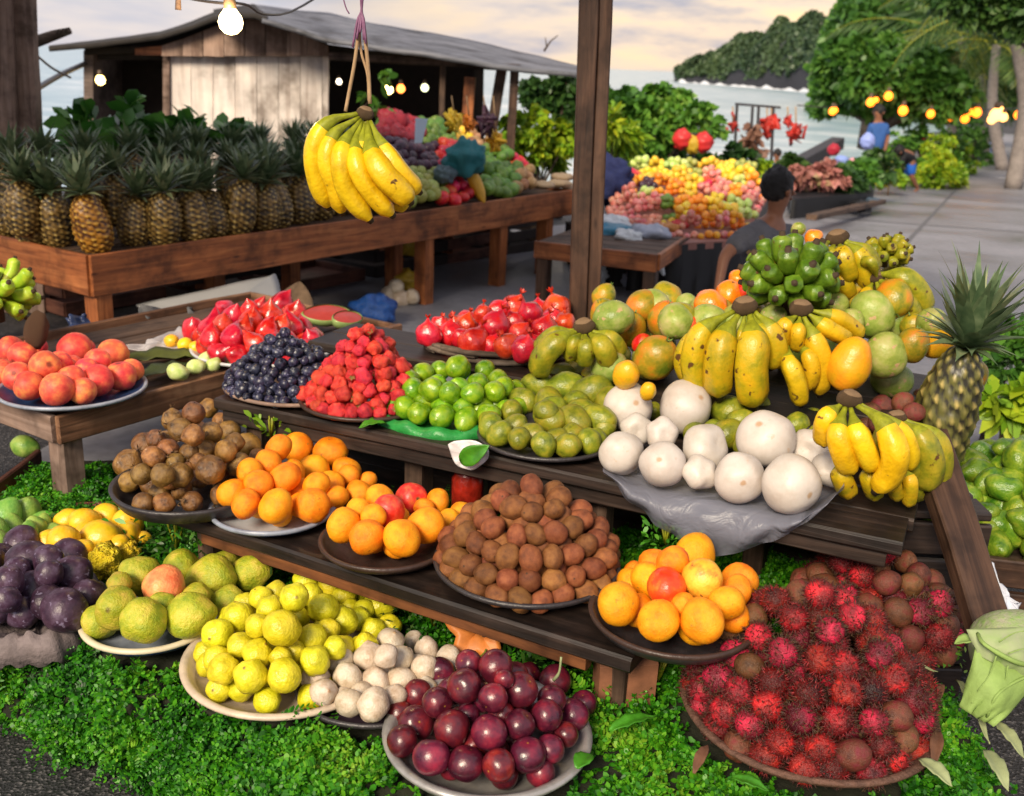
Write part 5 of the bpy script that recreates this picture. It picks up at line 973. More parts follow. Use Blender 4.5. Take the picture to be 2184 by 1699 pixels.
# ---------------------------------------------------------------- things on and under the low table
def tablept(px, py, z=.503): return P(px, py, z)
def slab(name, label, cat, pts, mat, th=.004, group=None, fold=.008): return sheet(name, label, cat, pts, mat, fold, 8, th)
CL1 = plain('pale_cloth', (.36, .36, .38), .8, var=.3, sc=8); CL2 = plain('dark_sacking', (.12, .12, .13), .85, var=.5, sc=16, bump=.7); PAP = plain('grey_paper', (.42, .4, .43), .7, var=.3, sc=9)
slab('board', 'big pale grey board leaning under the pineapple table', 'board', [D(290, 650, 4.75), D(420, 622, 4.95), D(560, 592, 5.15), D(592, 594, 5.2), D(598, 700, 4.9), D(520, 725, 4.6), D(425, 725, 4.45), D(360, 690, 4.55)], plain('grey_board', (.4, .4, .4), .6, var=.12, sc=5), .01, fold=.004)
slab('paper', 'crumpled grey paper lying at the back of the low table', 'paper', [P(330,725,.515),P(385,700,.53),P(405,735,.52),P(378,752,.51),P(300,748,.51),P(262,740,.51)], PAP, .003, fold=.02)
slab('sack', 'dark sacking bundled behind the low table leg', 'sack', [D(235,700,4.0),D(300,665,4.1),D(400,660,4.2),D(420,700,4.0),D(330,720,3.9),D(240,745,3.8)], CL2, .02, fold=.05)
slab('bag', 'crumpled dark blue bag in the shade behind the table leg', 'bag', [D(150,680,4.0),D(178,672,4.0),D(190,700,3.95),D(180,722,3.9),D(145,715,3.9)], plain('dark_blue_plastic', (.03, .05, .14), .3, var=.6), .02, fold=.03)
leaf('broad olive leaf spread on the low table', P(250, 775, .505), P(455, 765, .505), .075, plain('olive_leaf', (.1, .12, .02), .6, var=.5), .03)
leaf('broad dark leaf under the cut pale fruit', P(290, 812, .505), P(420, 775, .505), .05, plain('dark_leaf_flat', (.05, .07, .02), .6, var=.5), .03)
PG = fruit_mat('pale_green_skin', [(.35, .5, .12), (.5, .6, .22), (.62, .7, .35)], 1.2, .4, .4, .15, 8, .08, .01)
kind('palegreen', 'pale_squash', 'squash', PG, elong=1.25, namp=.1)
for (px, py, r, lab) in [(379,795,22,'round pale green squash nearest the grapes on the low table'),(418,783,19,'pale green squash lying between two others'),(440,765,17,'pale green squash half behind its neighbours'),(455,778,17,'pale squash in the middle of the pale row'),(490,760,21,'pale squash with a cut pale end'),(508,745,15,'small pale squash stub at the end of the pale row')]:
    p = P(px, py, .503+.02); r = m(r, p)*.85; p = P(px, py, .503+r); place('palegreen', p, r, 'pale squashes on the low table', lab, mw=face_rot((1, .6, .1), .3))
kind('browncone', 'dried_cob', 'cob', plain('cob_brown', (.2, .1, .05), .8, var=.6, sc=70, bump=1), elong=1.9, namp=.1, nf=2)
p = D(78, 705, 3.2); place('browncone', p, m(24, p), None, 'brown dried cob standing behind the peaches', mw=face_rot((.25, 0, 1), .02), cat='cob')
for i, (px, py) in enumerate([(365, 728), (395, 735), (420, 742)]): p = P(px, py, .53); place('ymango', p, m(15, p), 'fruits in shade on the low table', f'{["small", "tan", "greenish"][i]} fruit in the shade by the wax apple dish')
bunch('bright lime green banana bunch entering at the side of the low table', -12, 628, 3.35, 72, 62, 26, 72, 15, BL, zr=(-.9, .9))
# melon quarters by the strawberries
MS = plain('melon_rind', (.3, .42, .14), .45, var=.4, sc=12); MR = plain('melon_flesh', (.45, .05, .04), .4, var=.3, sc=10)
for i, (px, py, r, an) in enumerate([(695, 690, 55, .5), (735, 700, 42, 1.0)]):
    p = P(px, py, .53); rt = empty('melon_quarter', p); tag(rt, ['cut red melon quarter behind the grapes', 'smaller red melon slice leaning on the larger one'][i], 'melon', 'cut melons')
    r = m(r, p); V, Fc = lathe([(0, 0), (r*.5, .004), (r*.85, .02), (r, .045), (r*.93, .05)], 28, .05, .6); obj('rind', V, Fc, MS, rt, mw=Matrix.Translation(p) @ Matrix.Rotation(an, 4, 'Z') @ Matrix.Rotation(.35, 4, 'X')); V, Fc = lathe([(0, .052), (r*.5, .05), (r*.9, .046)], 28, .05, .6); obj('flesh', V, Fc, MR, rt, mw=Matrix.Translation(p) @ Matrix.Rotation(an, 4, 'Z') @ Matrix.Rotation(.35, 4, 'X'))
# below the low table
bx = D(10, 1090, 2.75); c = D(60, 1045, 2.95)
cr = empty('crate', (c.x, c.y, 0)); tag(cr, 'reddish brown crate of green fruit under the low table', 'crate')
RB = wood_mat('red_brown_wood', (.05, .018, .012), (.12, .045, .03), (.18, .08, .05), .7)
f0 = D(-60, 1085, 2.68); f1 = D(245, 1085, 2.72); zt = (f0.z+f1.z)/2
board('front', (f0.x, f0.y, zt-.03), (f1.x, f1.y, zt-.03), .02, .1, RB, cr); board('front', (f0.x, f0.y, zt-.14), (f1.x, f1.y, zt-.14), .02, .1, RB, cr); board('end', (f1.x, f1.y, zt-.08), (f1.x, f1.y+.42, zt-.08), .02, .2, RB, cr); board('end', (f0.x, f0.y, zt-.08), (f0.x, f0.y+.42, zt-.08), .02, .2, RB, cr); board('base', (f0.x, f0.y+.2, zt-.1), (f1.x, f1.y+.2, zt-.1), .4, .02, RB, cr)
heap_auto('guava', (f0.x+.2, f0.y+.2, 0), .19, .17, zt-.09, .037, 'shaded green fruit', 'the crate under the low table', 'green fruit in the crate', prof=1.4, back=.7)
GG = fruit_mat('flat_green_skin', [(.1, .25, .04), (.2, .36, .06), (.32, .45, .1)], 1.1, .4, .45, .15, 6, .1, .02); kind('greenpear', 'green_pear', 'pear', GG, elong=1.2, point=.2, pointw=.5, namp=.05)
c = P(35, 1140, ZP); heap_px('greenpear', [(10,1105,32),(55,1100,32),(28,1128,22),(78,1125,20),(-15,1135,30),(-5,1165,30),(60,1140,20),(92,1120,17)], c, m(110, c), .14, ZP-.03, 'pointed green pear', 'the green pile', 'green pears behind the dusky plums', rot='up', fill=6)
p = D(52, 952, 3.2); place('greenpear', p, m(24, p), None, 'lone green squash in the dark below the low table rail', mw=face_rot((1, .1, 0), .1))
# leafy sprigs
def sprig(name, label, cat, px, py, z, n, size, mat, h, wd=.4, r=.06):
    p = P(px, py, z); pos = []; nr = []
    for i in range(n):
        a = random.uniform(0, 6.28); q = random.random(); dv = Vector((math.cos(a)*(1-q*.6), math.sin(a)*(1-q*.6), .35+q)).normalized(); pos.append(p+dv*h*random.uniform(.25, 1)+Vector((math.cos(a)*r*random.random(), math.sin(a)*r*.5*random.random(), 0))); nr.append(dv)
    rt = empty(name, p); tag(rt, label, cat); quads('foliage', leaves(np.array(pos), np.array(nr), size, wd, .3, .5), mat, rt); v, f = join([tube([p, p+Vector((random.uniform(-.3, .3), random.uniform(-.3, .3), 1)).normalized()*h*.9], [.004, .002], 5) for _ in range(7)]); obj('stems', v, f, BN, rt); return rt
LB = leaf_mat('bright_sprig_leaf', [(.02, .1, .008), (.05, .22, .015), (.1, .36, .03), (.2, .45, .05)], .35, .25, .5, 8)
sprig('leafy_sprig', 'bright green leafy sprig between the yellow mangoes and the orange shelf', 'plant', 378, 1175, ZP, 110, .035, LB, .14, r=.08); sprig('leafy_sprig', 'darker curly leaves under the edge of the orange shelf', 'plant', 440, 1180, ZP, 150, .022, LD, .13, r=.08)
sprig('leafy_sprig', 'dark glossy leaves in the shade behind the orange flower', 'plant', 1120, 1420, ZP-.03, 60, .06, LM, .1, .5, .08); sprig('leafy_sprig', 'thin dark fern fronds in shade behind the white onions', 'plant', 925, 1335, ZP, 160, .02, LD, .14, .35, .07)
sprig('leafy_sprig', 'small green leaves under the drooping plastic sheet', 'plant', 1420, 1160, ZA, 60, .025, LB, .05, r=.05); sprig('leafy_sprig', 'leafy twigs behind the taro roots', 'plant', 578, 935, ZA+.06, 40, .035, LY, .07, r=.04)
sprig('leafy_sprig', 'tall curly fern clump in front of the dark orange bowl', 'plant', 1395, 1470, ZP-.02, 260, .018, LB, .1, .45, .1); sprig('leafy_sprig', 'dark green growth below the shelf behind the guavas', 'plant', 620, 1225, ZP, 130, .024, LD, .12, .4, .12); sprig('leafy_sprig', 'dark growth in shade behind the rambutan dish', 'plant', 2010, 1400, ZP-.02, 200, .02, LM, .09, .4, .12)
OF = plain('orange_petal', (.62, .2, .04), .5, var=.4, sc=20)
p = P(1020, 1375, .27); v, f = lathe([(0, .0), (.012, .004), (.03, .012), (.05, .022), (.06, .02)], 40, .05); v = [(x*(1+.22*math.sin(5*math.atan2(y, x))), y*(1+.22*math.sin(5*math.atan2(y, x))), z) for x, y, z in v]
fl = tag(obj('orange_flower', v, f, OF, None, mw=Matrix.Translation(p+Vector((0, -.02, .05))) @ Matrix.Rotation(R_(62), 4, 'X')), 'flat orange cut fruit slice with a dark centre above the plums', 'fruit slice'); fl.modifiers.new('thickness', 'SOLIDIFY').thickness = .012
TC = plain('terracotta_block', (.25, .1, .05), .8, var=.5, sc=20)
for i, (px, py, w_) in enumerate([(530, 1150, .1), (1320, 1425, .12)]):
    p = P(px, py, ZA-.07)+nA*.04; b = board('support_block', (p.x-w_/2, p.y, p.z-.06), (p.x+w_/2, p.y+.02, p.z-.06), .06, .13, TC, None, bev=.012); tag(b, ['worn orange block under the shelf edge by the oranges', 'worn brown block under the shelf end below the dark bowl'][i], 'block', 'support blocks')
# end of the stall: crate of green fruit, cabbage, litter
hc = D(2230, 1120, 2.75); cr = empty('crate', (hc.x, hc.y, 0)); tag(cr, 'long brown crate heaped with green fruit beside the slanted prop', 'crate', 'crates of green fruit')
f0 = D(2085, 1215, 2.42); f1 = f0+Vector((.75, -.12, 0))
for dz in (0, -.09, -.18): board('front', (f0.x, f0.y, f0.z+dz), (f1.x, f1.y, f0.z+dz), .025, .075, WP_, cr)
board('base', (f0.x, f0.y+.3, f0.z), (f1.x, f1.y+.3, f0.z), .6, .02, WD, cr); board('back', (f0.x, f0.y+.6, f0.z), (f1.x, f1.y+.6, f0.z), .02, .12, WD, cr); board('end', (f0.x, f0.y, f0.z-.05), (f0.x, f0.y+.6, f0.z-.05), .02, .2, WD, cr)
for q in ((f0.x+.03, f0.y+.03), (f0.x+.03, f0.y+.55), (f1.x-.03, f1.y+.03)): board('leg', (q[0], q[1], 0), (q[0], q[1], f0.z-.1), .05, .05, WD, cr, up=(1, 0, 0))
kind('greenfruit', 'green_fruit', 'fruit', fruit_mat('green_fruit_skin', [(.04, .12, .008), (.12, .22, .012), (.26, .32, .03)], 1.1, .32, .5, .2, 6, .18, .02), elong=1.55, namp=.15)
heap_auto('greenfruit', (f0.x+.3, f0.y+.3, 0), .36, hz(Vector((f0.x+.33, f0.y+.3, 0)), f0.z, 2120, 890), f0.z+.005, .036, 'long green fruit', 'the crate beside the prop', 'green fruit beside the prop', prof=1.2, rot='rand', jit=.3, back=.9)
CB = plain('cabbage_leaf', (.22, .36, .09), .62, var=.3, sc=7, dark=(.36, .33, .27), spec=.25, bump=.5); CBV = plain('cabbage_pale', (.27, .4, .11), .62, var=.35, sc=16, spec=.25, bump=.5)
cp = P(2165, 1500, .3); cb = empty('cabbage', cp); tag(cb, 'pale green cabbage with a wide folded leaf beside the rambutan dish', 'cabbage')
me = fruit_mesh('head', CB, elong=.85, namp=.1, variants=1, seg=28, rings=16)[0]; q = D(2165, 1385, cp.y+.03); link('head', me, cb, Matrix.Translation(q) @ Matrix.Scale(m(95, q), 4))
def patch(P4, n, mat, name, parent, amp=.01, fr=14):
    a, b, c, d = [Vector(x) for x in P4]; V = []
    for i in range(n+1):
        for j in range(n+1):
            s, t = i/n, j/n; p = (a*(1-s)+b*s)*(1-t)+(d*(1-s)+c*s)*t; V.append(tuple(p+Vector((0, -1, .3))*(amp*noise.noise(p*fr)+.035*math.sin(math.pi*s)*math.sin(math.pi*(1-t)*.9)+amp*.5*abs(math.sin(s*9))*(t)+.012*math.sin(s*26+t*4)*max(0, t-.6)*2)))
    o = obj(name, V, [(i*(n+1)+j, (i+1)*(n+1)+j, (i+1)*(n+1)+j+1, i*(n+1)+j+1) for i in range(n) for j in range(n)], mat, parent); o.modifiers.new('thickness', 'SOLIDIFY').thickness = .004; return o
y0 = cp.y-.07
patch([D(2062, 1345, y0), D(2215, 1335, y0), D(2215, 1470, y0-.02), D(2085, 1395, y0-.03)], 18, CB, 'outer_leaf', cb, .012)
patch([D(2078, 1385, y0-.02), D(2215, 1450, y0-.03), D(2118, 1548, y0-.07), D(2050, 1510, y0-.06)], 18, CBV, 'hanging_leaf', cb, .012)
for k_, (a, b, c_) in enumerate([((2125, 1400), (2110, 1440), (2085, 1475)), ((2150, 1420), (2140, 1465), (2110, 1505)), ((2120, 1500), (2095, 1490), (2072, 1500)), ((2145, 1470), (2150, 1500), (2135, 1530)), ((2130, 1370), (2165, 1350), (2205, 1345)), ((2150, 1395), (2180, 1385), (2212, 1385))]):
    v, f = tube(spline([D(*a, y0-.062), D(*b, y0-.066), D(*c_, y0-.075)], 8), [.0014]*4+[.0009]*5, 5); obj('vein', v, f, CBV, cb)
v, f = tube(spline([D(2085, 1352, y0-.01), D(2100, 1375, y0-.05), D(2160, 1410, y0-.06), D(2215, 1425, y0-.04)], 12), [.004]*6+[.005]*7, 6); obj('rib', v, f, CBV, cb); v, f = tube(spline([D(2105, 1530, y0-.08), D(2125, 1485, y0-.085), D(2165, 1455, y0-.06), D(2215, 1435, y0-.04)], 12), .003, 6); obj('rib', v, f, CBV, cb)
leaf('pointed leaf tip sticking out beside the cabbage', D(2085, 1368, y0), D(2035, 1375, y0), .018, CBV)
PKM = plain('pale_cloth_strip', (.55, .58, .68), .6, var=.25, sc=10); slab('cloth', 'pale blue cloth hanging from the crate beside the prop', 'cloth', [D(2113,1195,2.3),D(2128,1230,2.28),D(2150,1275,2.25),D(2172,1290,2.22),D(2180,1325,2.2),D(2150,1322,2.2),D(2132,1280,2.24),D(2115,1240,2.28)], PKM, .006, fold=.015)
LIT = plain('litter_brown', (.2, .09, .05), .7, var=.6); LIG = plain('litter_stalk', (.35, .4, .2), .6, var=.4)
for i, (a, b, w_, mt_, lab) in enumerate([((2010,1460),(1985,1520),.012,LIT,'curled brown dry leaf under the rambutan dish edge'),((2040,1450),(2110,1590),.012,LIG,'thick pale leek stalk lying under the cabbage'),((2120,1540),(2184,1620),.016,LIG,'pale onion stalk lying near the picture corner'),((2000,1560),(1990,1640),.014,LIT,'reddish dry leaf standing among the ferns'),((1960,1620),(2030,1680),.02,LIG,'grey-green fallen leaf on the ferns'),((1230,1640),(1260,1610),.02,LFM,'small light green leaf against the tin plate'),((1300,1560),(1400,1530),.018,LFM,'lobed bright leaf beside the plum plate'),((1480,1650),(1510,1590),.012,LIT,'red curled leaf lying among the ferns'),((1900,1420),(2000,1435),.01,LIG,'thin fallen stalk behind the rambutan dish'),((2100,1600),(2150,1690),.018,LIG,'pale stalk at the frame bottom below the cabbage'),((1560,1660),(1640,1690),.016,LFM,'green fallen leaf in front of the rambutan dish'),((1940,1590),(1925,1620),.012,OF,'small orange leaf just below the wicker rim')]):
    leaf(lab, P(*a, ZP+.05), P(*b, ZP+.045), w_, mt_, .12, group='fallen leaves and stalks')
# stems sticking out of the plums and the rambutans
for i, (a, b, mt_, lab) in enumerate([((1240, 1508), (1292, 1548), LIT, 'thin orange fruit stem reaching past the tin plate rim'), ((1238, 1552), (1190, 1600), LIT, 'bent fruit stem lying inside the tin plate rim'), ((1180, 1452), (1197, 1402), LIG, 'greenish fruit stem standing above the plums'), ((1985, 1278), (2028, 1255), LIT, 'dry twig reaching out of the rear rambutan heap')]):
    c_ = 1.78 if i < 3 else 2.1; v, f = tube(spline([D(*a, c_), D((a[0]+b[0])/2+4, (a[1]+b[1])/2+8, c_), D(*b, c_)], 8), [.0035]*4+[.0025]*5, 6); tag(obj('stem', v, f, mt_), lab, 'stem', 'loose fruit stems')
# ---------------------------------------------------------------- below and beyond the long table
BLB = plain('blue_plastic', (.02, .1, .4), .3, var=.5, sc=8, bump=.8)
kind('bagball', 'bag', 'bag', BLB, namp=.3, nf=2.2, elong=.8, seg=26, rings=16)
def bag(px, py, y, r, mat, label, el=1., cat='bag', name='bag', namp=.3, group=None, vi=0):
    p = D(px, py, y); me = fruit_mesh(name, mat, namp=namp, nf=2.3, elong=el, seg=26, rings=16, variants=1)[0]; rr = m(r, p); p.z = max(p.z, g(p.x, p.y)+rr*el*.8); o = link(name, me, None, Matrix.Translation(p) @ Matrix.Rotation(random.random()*6, 4, 'Z') @ Matrix.Scale(rr, 4)); return tag(o, label, cat, group)
bag(800, 662, 5.9, 42, BLB, 'crumpled blue plastic bag on the ground under the long table', .8)
YB = plain('yellow_plastic', (.6, .38, .03), .4, var=.4, sc=8, bump=.6)
for px, py, y, r, lab in [(865, 598, 7.0, 34, 'yellow sack lying under the long table'), (868, 520, 7.6, 34, 'yellow crate-like sack glimpsed between two table legs'), (1222, 498, 8.6, 16, 'yellow tub standing beyond the far table leg')]: bag(px, py, y, r, YB, lab, .7)
for i, (px, py, r) in enumerate([(830, 628, 20), (855, 640, 22), (880, 634, 18), (845, 612, 18)]): p = D(px, py, 6.5); place('onion', p, m(r, p), 'tan melons under the long table', ['tan melon against the blue bag', 'largest tan melon under the long table', 'tan melon beside the thick table leg', 'tan melon topping its small pile'][i])
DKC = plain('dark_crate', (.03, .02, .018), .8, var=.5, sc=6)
def crate(px, py, y, wd, ht, dp, mat, label, rotz=.0, group='dark crates under the tables'):
    p = D(px, py, y); z0 = g(p.x, p.y); rt = empty('crate', (p.x, p.y, z0)); tag(rt, label, 'crate', group); c, s = math.cos(rotz), math.sin(rotz)
    def q(a, b): return (p.x+a*c-b*s, p.y+a*s+b*c)
    n = max(2, int(ht/.1))
    for k in range(n):
        z = z0+.05+k*(ht-.05)/(n-1 if n > 1 else 1)*.92
        for (a, b, a2, b2) in ((-wd/2, 0, wd/2, 0), (-wd/2, dp, wd/2, dp), (-wd/2, 0, -wd/2, dp), (wd/2, 0, wd/2, dp)): board('slat', (*q(a, b), z), (*q(a2, b2), z), .018, .082, mat, rt, seg=2)
    board('base', (*q(-wd/2, dp/2), z0+.03), (*q(wd/2, dp/2), z0+.03), dp*.95, .02, mat, rt, seg=2); return rt
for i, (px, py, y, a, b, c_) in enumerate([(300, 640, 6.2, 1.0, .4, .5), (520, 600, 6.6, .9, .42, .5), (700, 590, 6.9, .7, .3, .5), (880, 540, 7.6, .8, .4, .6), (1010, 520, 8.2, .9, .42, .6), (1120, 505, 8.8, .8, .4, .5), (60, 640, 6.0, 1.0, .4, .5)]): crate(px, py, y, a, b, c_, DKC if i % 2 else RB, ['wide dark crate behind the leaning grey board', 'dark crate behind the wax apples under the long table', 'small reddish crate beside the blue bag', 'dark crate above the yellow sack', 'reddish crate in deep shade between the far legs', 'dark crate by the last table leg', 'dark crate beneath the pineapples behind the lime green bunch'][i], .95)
leaf('rough brown palm sheath standing under the long table', D(625, 700, 4.9), D(640, 600, 5.0), .1, plain('palm_sheath', (.2, .13, .08), .9, var=.5, sc=30, bump=.9), .1, up=(0, -1, 0))
# ---------------------------------------------------------------- heaps on the far half of the long table
kind('smallred', 'red_fruit', 'fruit', fruit_mat('small_red_skin', [(.5, .01, .015), (.65, .02, .03), (.7, .1, .03)], 1.2, .3, .5, .1, 6, .2, .02), seg=12, rings=8, elong=1.2, namp=.1)
kind('smallgreen', 'green_fruit', 'fruit', fruit_mat('small_green_skin', [(.06, .14, .02), (.12, .24, .03), (.2, .32, .05)], 1.2, .4, .5, .1, 6, .2, .02), seg=12, rings=8, elong=1.35, namp=.1)
kind('smallolive', 'pale_guava', 'guava', fruit_mat('small_olive_skin', [(.2, .24, .04), (.32, .36, .07), (.42, .42, .12)], 1.2, .4, .5, .1, 6, .15, .02), seg=14, rings=9, namp=.08)
kind('smalldark', 'dark_plum', 'plum', fruit_mat('small_dark_skin', [(.02, .01, .02), (.06, .025, .05), (.12, .04, .06)], 1.2, .3, .5, .1, 6, .3, .02), seg=12, rings=8, elong=1.1, namp=.08)
kind('smallorange', 'orange', 'orange', fruit_mat('small_orange_skin', [(.85, .22, .01), (.9, .33, .02), (.88, .42, .03)], 1.2, .4, .5, .1, 6, .12, .02), seg=12, rings=8, namp=.05)
kind('smallyellow', 'yellow_fruit', 'fruit', fruit_mat('small_yellow_skin', [(.75, .42, .02), (.82, .55, .03), (.8, .62, .08)], 1.2, .4, .5, .1, 6, .12, .02), seg=12, rings=8, elong=1.15, namp=.07)
kind('smallpale', 'pale_green_fruit', 'fruit', fruit_mat('small_pale_skin', [(.35, .5, .1), (.5, .62, .15), (.62, .66, .3)], 1.2, .4, .5, .1, 6, .12, .02), seg=12, rings=8, elong=1.2, namp=.1)
kind('smallbrown', 'brown_fruit', 'fruit', fruit_mat('small_brown_skin', [(.25, .12, .05), (.4, .22, .1), (.5, .3, .16)], 1.2, .5, .4, .1, 6, .15, .02), seg=12, rings=8, namp=.08)
kind('smallpink', 'pink_fruit', 'fruit', fruit_mat('small_pink_skin', [(.6, .08, .08), (.75, .25, .2), (.75, .45, .35)], 1.2, .4, .4, .1, 6, .2, .02), seg=12, rings=8, namp=.1)
def far_heap(key, cx, cyb, hw, topy, rpx, z, desc, where, yb=None, sq=1.):
    hw *= 1.3; rpx *= 1.08; c = P(cx, cyb, z) if yb is None else Vector((D(cx, cyb, yb).x, yb, z)); R = m(hw, c); h = max(.05, D(cx, topy, c.y+R*.2).z-z); heap_auto(key, c, R, h, z, m(rpx, c), desc, where, where.replace('the ', ''), prof=1.1, step=1.45, jit=.25, back=.25, shell=1, squash=sq)
kind('smallred2', 'red_flower', 'flower', plain('red_bract', (.5, .04, .06), .5, var=.4, sc=6), seg=14, rings=8, lobes=5, lob=.25, namp=.3, nf=2)
cr = empty('display_riser', on_u(2.3, .75, .6)); tag(cr, 'dark stepped riser at the back of the long table', 'riser')
board('step', on_u(a_for(835), .5, .67), on_u(LU-.3, .5, .67), .4, .12, DKC, cr); board('step', on_u(a_for(835), .86, .76), on_u(LU-.5, .86, .76), .3, .3, DKC, cr)
WN = {'smallolive': 'pale green guava', 'smallred': 'bright red tomato', 'smallgreen': 'dark green avocado', 'smallbrown': 'brown potato', 'smalldark': 'dark purple plum', 'smallred2': 'red waxy flower', 'smallyellow': 'golden fruit'}
WH = {'front': 'front edge of the long table', 'middle': 'middle of the long table display', 'top': 'highest step of the long table display'}
a0_ = a_for(835); rr_ = 0; b_ = .07; rc = random.Random(5)
while b_ < 1.0:
    a_ = a0_+(rr_ % 2)*.045; cells = []
    while a_ < LU-.12:
        q = on_u(a_, b_); px = proj((q.x, q.y, .7))[0]; bz_ = .6+.62*b_*(1-.45*(a_-a0_)/(LU-a0_)); key = None
        if b_ < .34: key, bn = ('smallolive' if px < 945 else 'smallred' if px < 1003 else None if px < 1030 else 'smallgreen' if px < 1105 else 'smallbrown' if px < 1135 else None), 'front'
        elif b_ < .66: key, bn = (None if px < 800 else 'smalldark' if px < 935 else 'smallred' if px < 985 else 'smallyellow' if px < 1010 else 'smallgreen' if px < 1085 else 'smallred' if px < 1150 else None), 'middle'
        else: key, bn = (None if px < 812 else 'smallred2' if px < 895 else 'smallgreen' if px < 965 else 'smallyellow' if px < 1000 else 'smallbrown' if px < 1050 else 'smallred' if px < 1130 else None), 'top'
        if key: cells.append((key, bn, on_u(a_+rc.uniform(-.02, .02), b_+rc.uniform(-.015, .015), bz_+.04+rc.uniform(-.012, .02)+.03*math.sin(a_*11)*math.sin(b_*9))))
        a_ += .084
    for c_, (key, bn, q) in enumerate(cells):
        same = [x for x in range(len(cells)) if cells[x][0] == key]; n_ = same.index(c_)+1
        place(key, q, rc.uniform(.038, .052)*(1.25 if key == 'smallred2' else 1), f'{WN[key]}s on the {WH[bn]}, row {rr_}', f'{WN[key]}, {ordl(n_, len(same))} in {["first", "second", "third", "fourth", "fifth", "sixth", "seventh", "eighth", "ninth", "tenth", "eleventh", "twelfth", "thirteenth", "fourteenth"][rr_]} line from the long table rail')
    b_ += .075; rr_ += 1
TEAL = plain('teal_net', (.03, .24, .27), .6, var=.5, sc=40, bump=.8); bag(992, 338, on_u(a_for(985), .36).y, 42, TEAL, 'teal net bag bulging on the long table', .95)
bag(948, 372, on_u(a_for(950), .4).y, 22, plain('slate_cloth', (.1, .15, .17), .7), 'dark slate cloth bundle beside the teal bag', .8)
kind('wedge', 'papaya_slice', 'papaya slice', plain('papaya_flesh', (.75, .4, .03), .4, var=.4, sc=6), elong=3.2, namp=.08, taper=.1)
p = D(1015, 392, on_u(a_for(1015), .16).y-.0); place('wedge', p, m(14, p), None, 'long yellow papaya slice leaning against the teal bag', mw=face_rot((-.55, .2, 1), .02))
LO = plain('bread_crust', (.5, .36, .22), .7, var=.4, sc=10)
for i, (px, py, r, lab) in enumerate([(1160, 395, 24, 'flat cream loaf at the far end of the long table'), (1195, 392, 26, 'cream loaf beside the yellow one'), (1200, 378, 24, 'pinkish wrapped loaf behind the others'), (1212, 400, 14, 'yellowish loaf at the very end of the long table')]): p = D(px, py, on_u(a_for(px), .2+.1*i).y); bag(px, py, p.y, r, LO, lab, .35, 'loaf', 'loaf', .12, 'loaves on the long table')
tg = D(897, 280, on_u(a_for(890), .5).y); TGm = plain('pale_blue_card', (.55, .68, .85), .5, var=.1)
tag(obj('price_card', [tuple(D(*q, tg.y)) for q in [(886, 252), (913, 254), (900, 306), (884, 306)]]+[tuple(D(*q, tg.y+.004)) for q in [(886, 252), (913, 254), (900, 306), (884, 306)]], [(0, 1, 2, 3), (7, 6, 5, 4), (0, 4, 5, 1), (1, 5, 6, 2), (2, 6, 7, 3), (3, 7, 4, 0)], TGm, smooth=False), 'blank pale blue card stuck among the dark plums', 'card')
for px, py, r, key, lab in [(968, 262, 20, 'smallyellow', 'yellow'), (1036, 264, 22, 'smalldark', 'dark red'), (1057, 300, 18, 'smallyellow', 'golden'), (1000, 262, 14, 'smallorange', 'orange')]:
    y = on_u(a_for(min(1100, px)), .7).y; c = D(px, py, y); rt = empty('hanging_bundle', c); tag(rt, f'{lab} bundle of fruit hung on a raffia string above the riser', 'hanging bundle', 'bundles hung above the long table'); rr = m(r, c)
    v, f = tube([c+Vector((0, 0, rr)), D(px-5, 205, y)], [.006, .004], 5); obj('string', v, f, RF, rt); q = join([tube([c+Vector((random.gauss(0, .45)*rr, random.gauss(0, .4)*rr, random.gauss(0, .5)*rr))+Vector(o_)*rr*.3 for o_ in ((0, 0, .8), (0, 0, .5), (0, 0, 0), (0, 0, -.5), (0, 0, -.8))], [rr*.03, rr*.22, rr*.3, rr*.22, rr*.03], 7) for _ in range(22)]); obj('fruit_cluster', *q, K[key]['me'][0].materials[0], rt)
# greens piled behind the pineapples
tree('leafy_greens', 'pile of broad leafy greens behind the pineapples', 'greens', None, on_u(.9, 1.05, .6), [((D(250, 300, 6.0)), .24, .6), ((D(330, 305, 6.2)), .26, .6), ((D(420, 300, 6.4)), .24, .5), ((D(520, 330, 6.7)), .16, .5), ((D(200, 325, 5.8)), .14, .6), (D(265, 262, 6.1), .12, .8)], 900, .15, leaf_mat('dark_greens_leaf', [(.01, .05, .008), (.03, .12, .015), (.08, .24, .03), (.2, .4, .08)], .3, .15, .5, 3), .02)
tree('leafy_greens', 'light green vegetable tops beside the hanging bananas', 'greens', None, on_u(1.9, 1.0, .6), [((D(640, 350, 6.9)), .24, .6), ((D(745, 350, 7.2)), .26, .6), ((D(800, 205, 7.6)), .13, 1.6)], 500, .09, LM, .02)
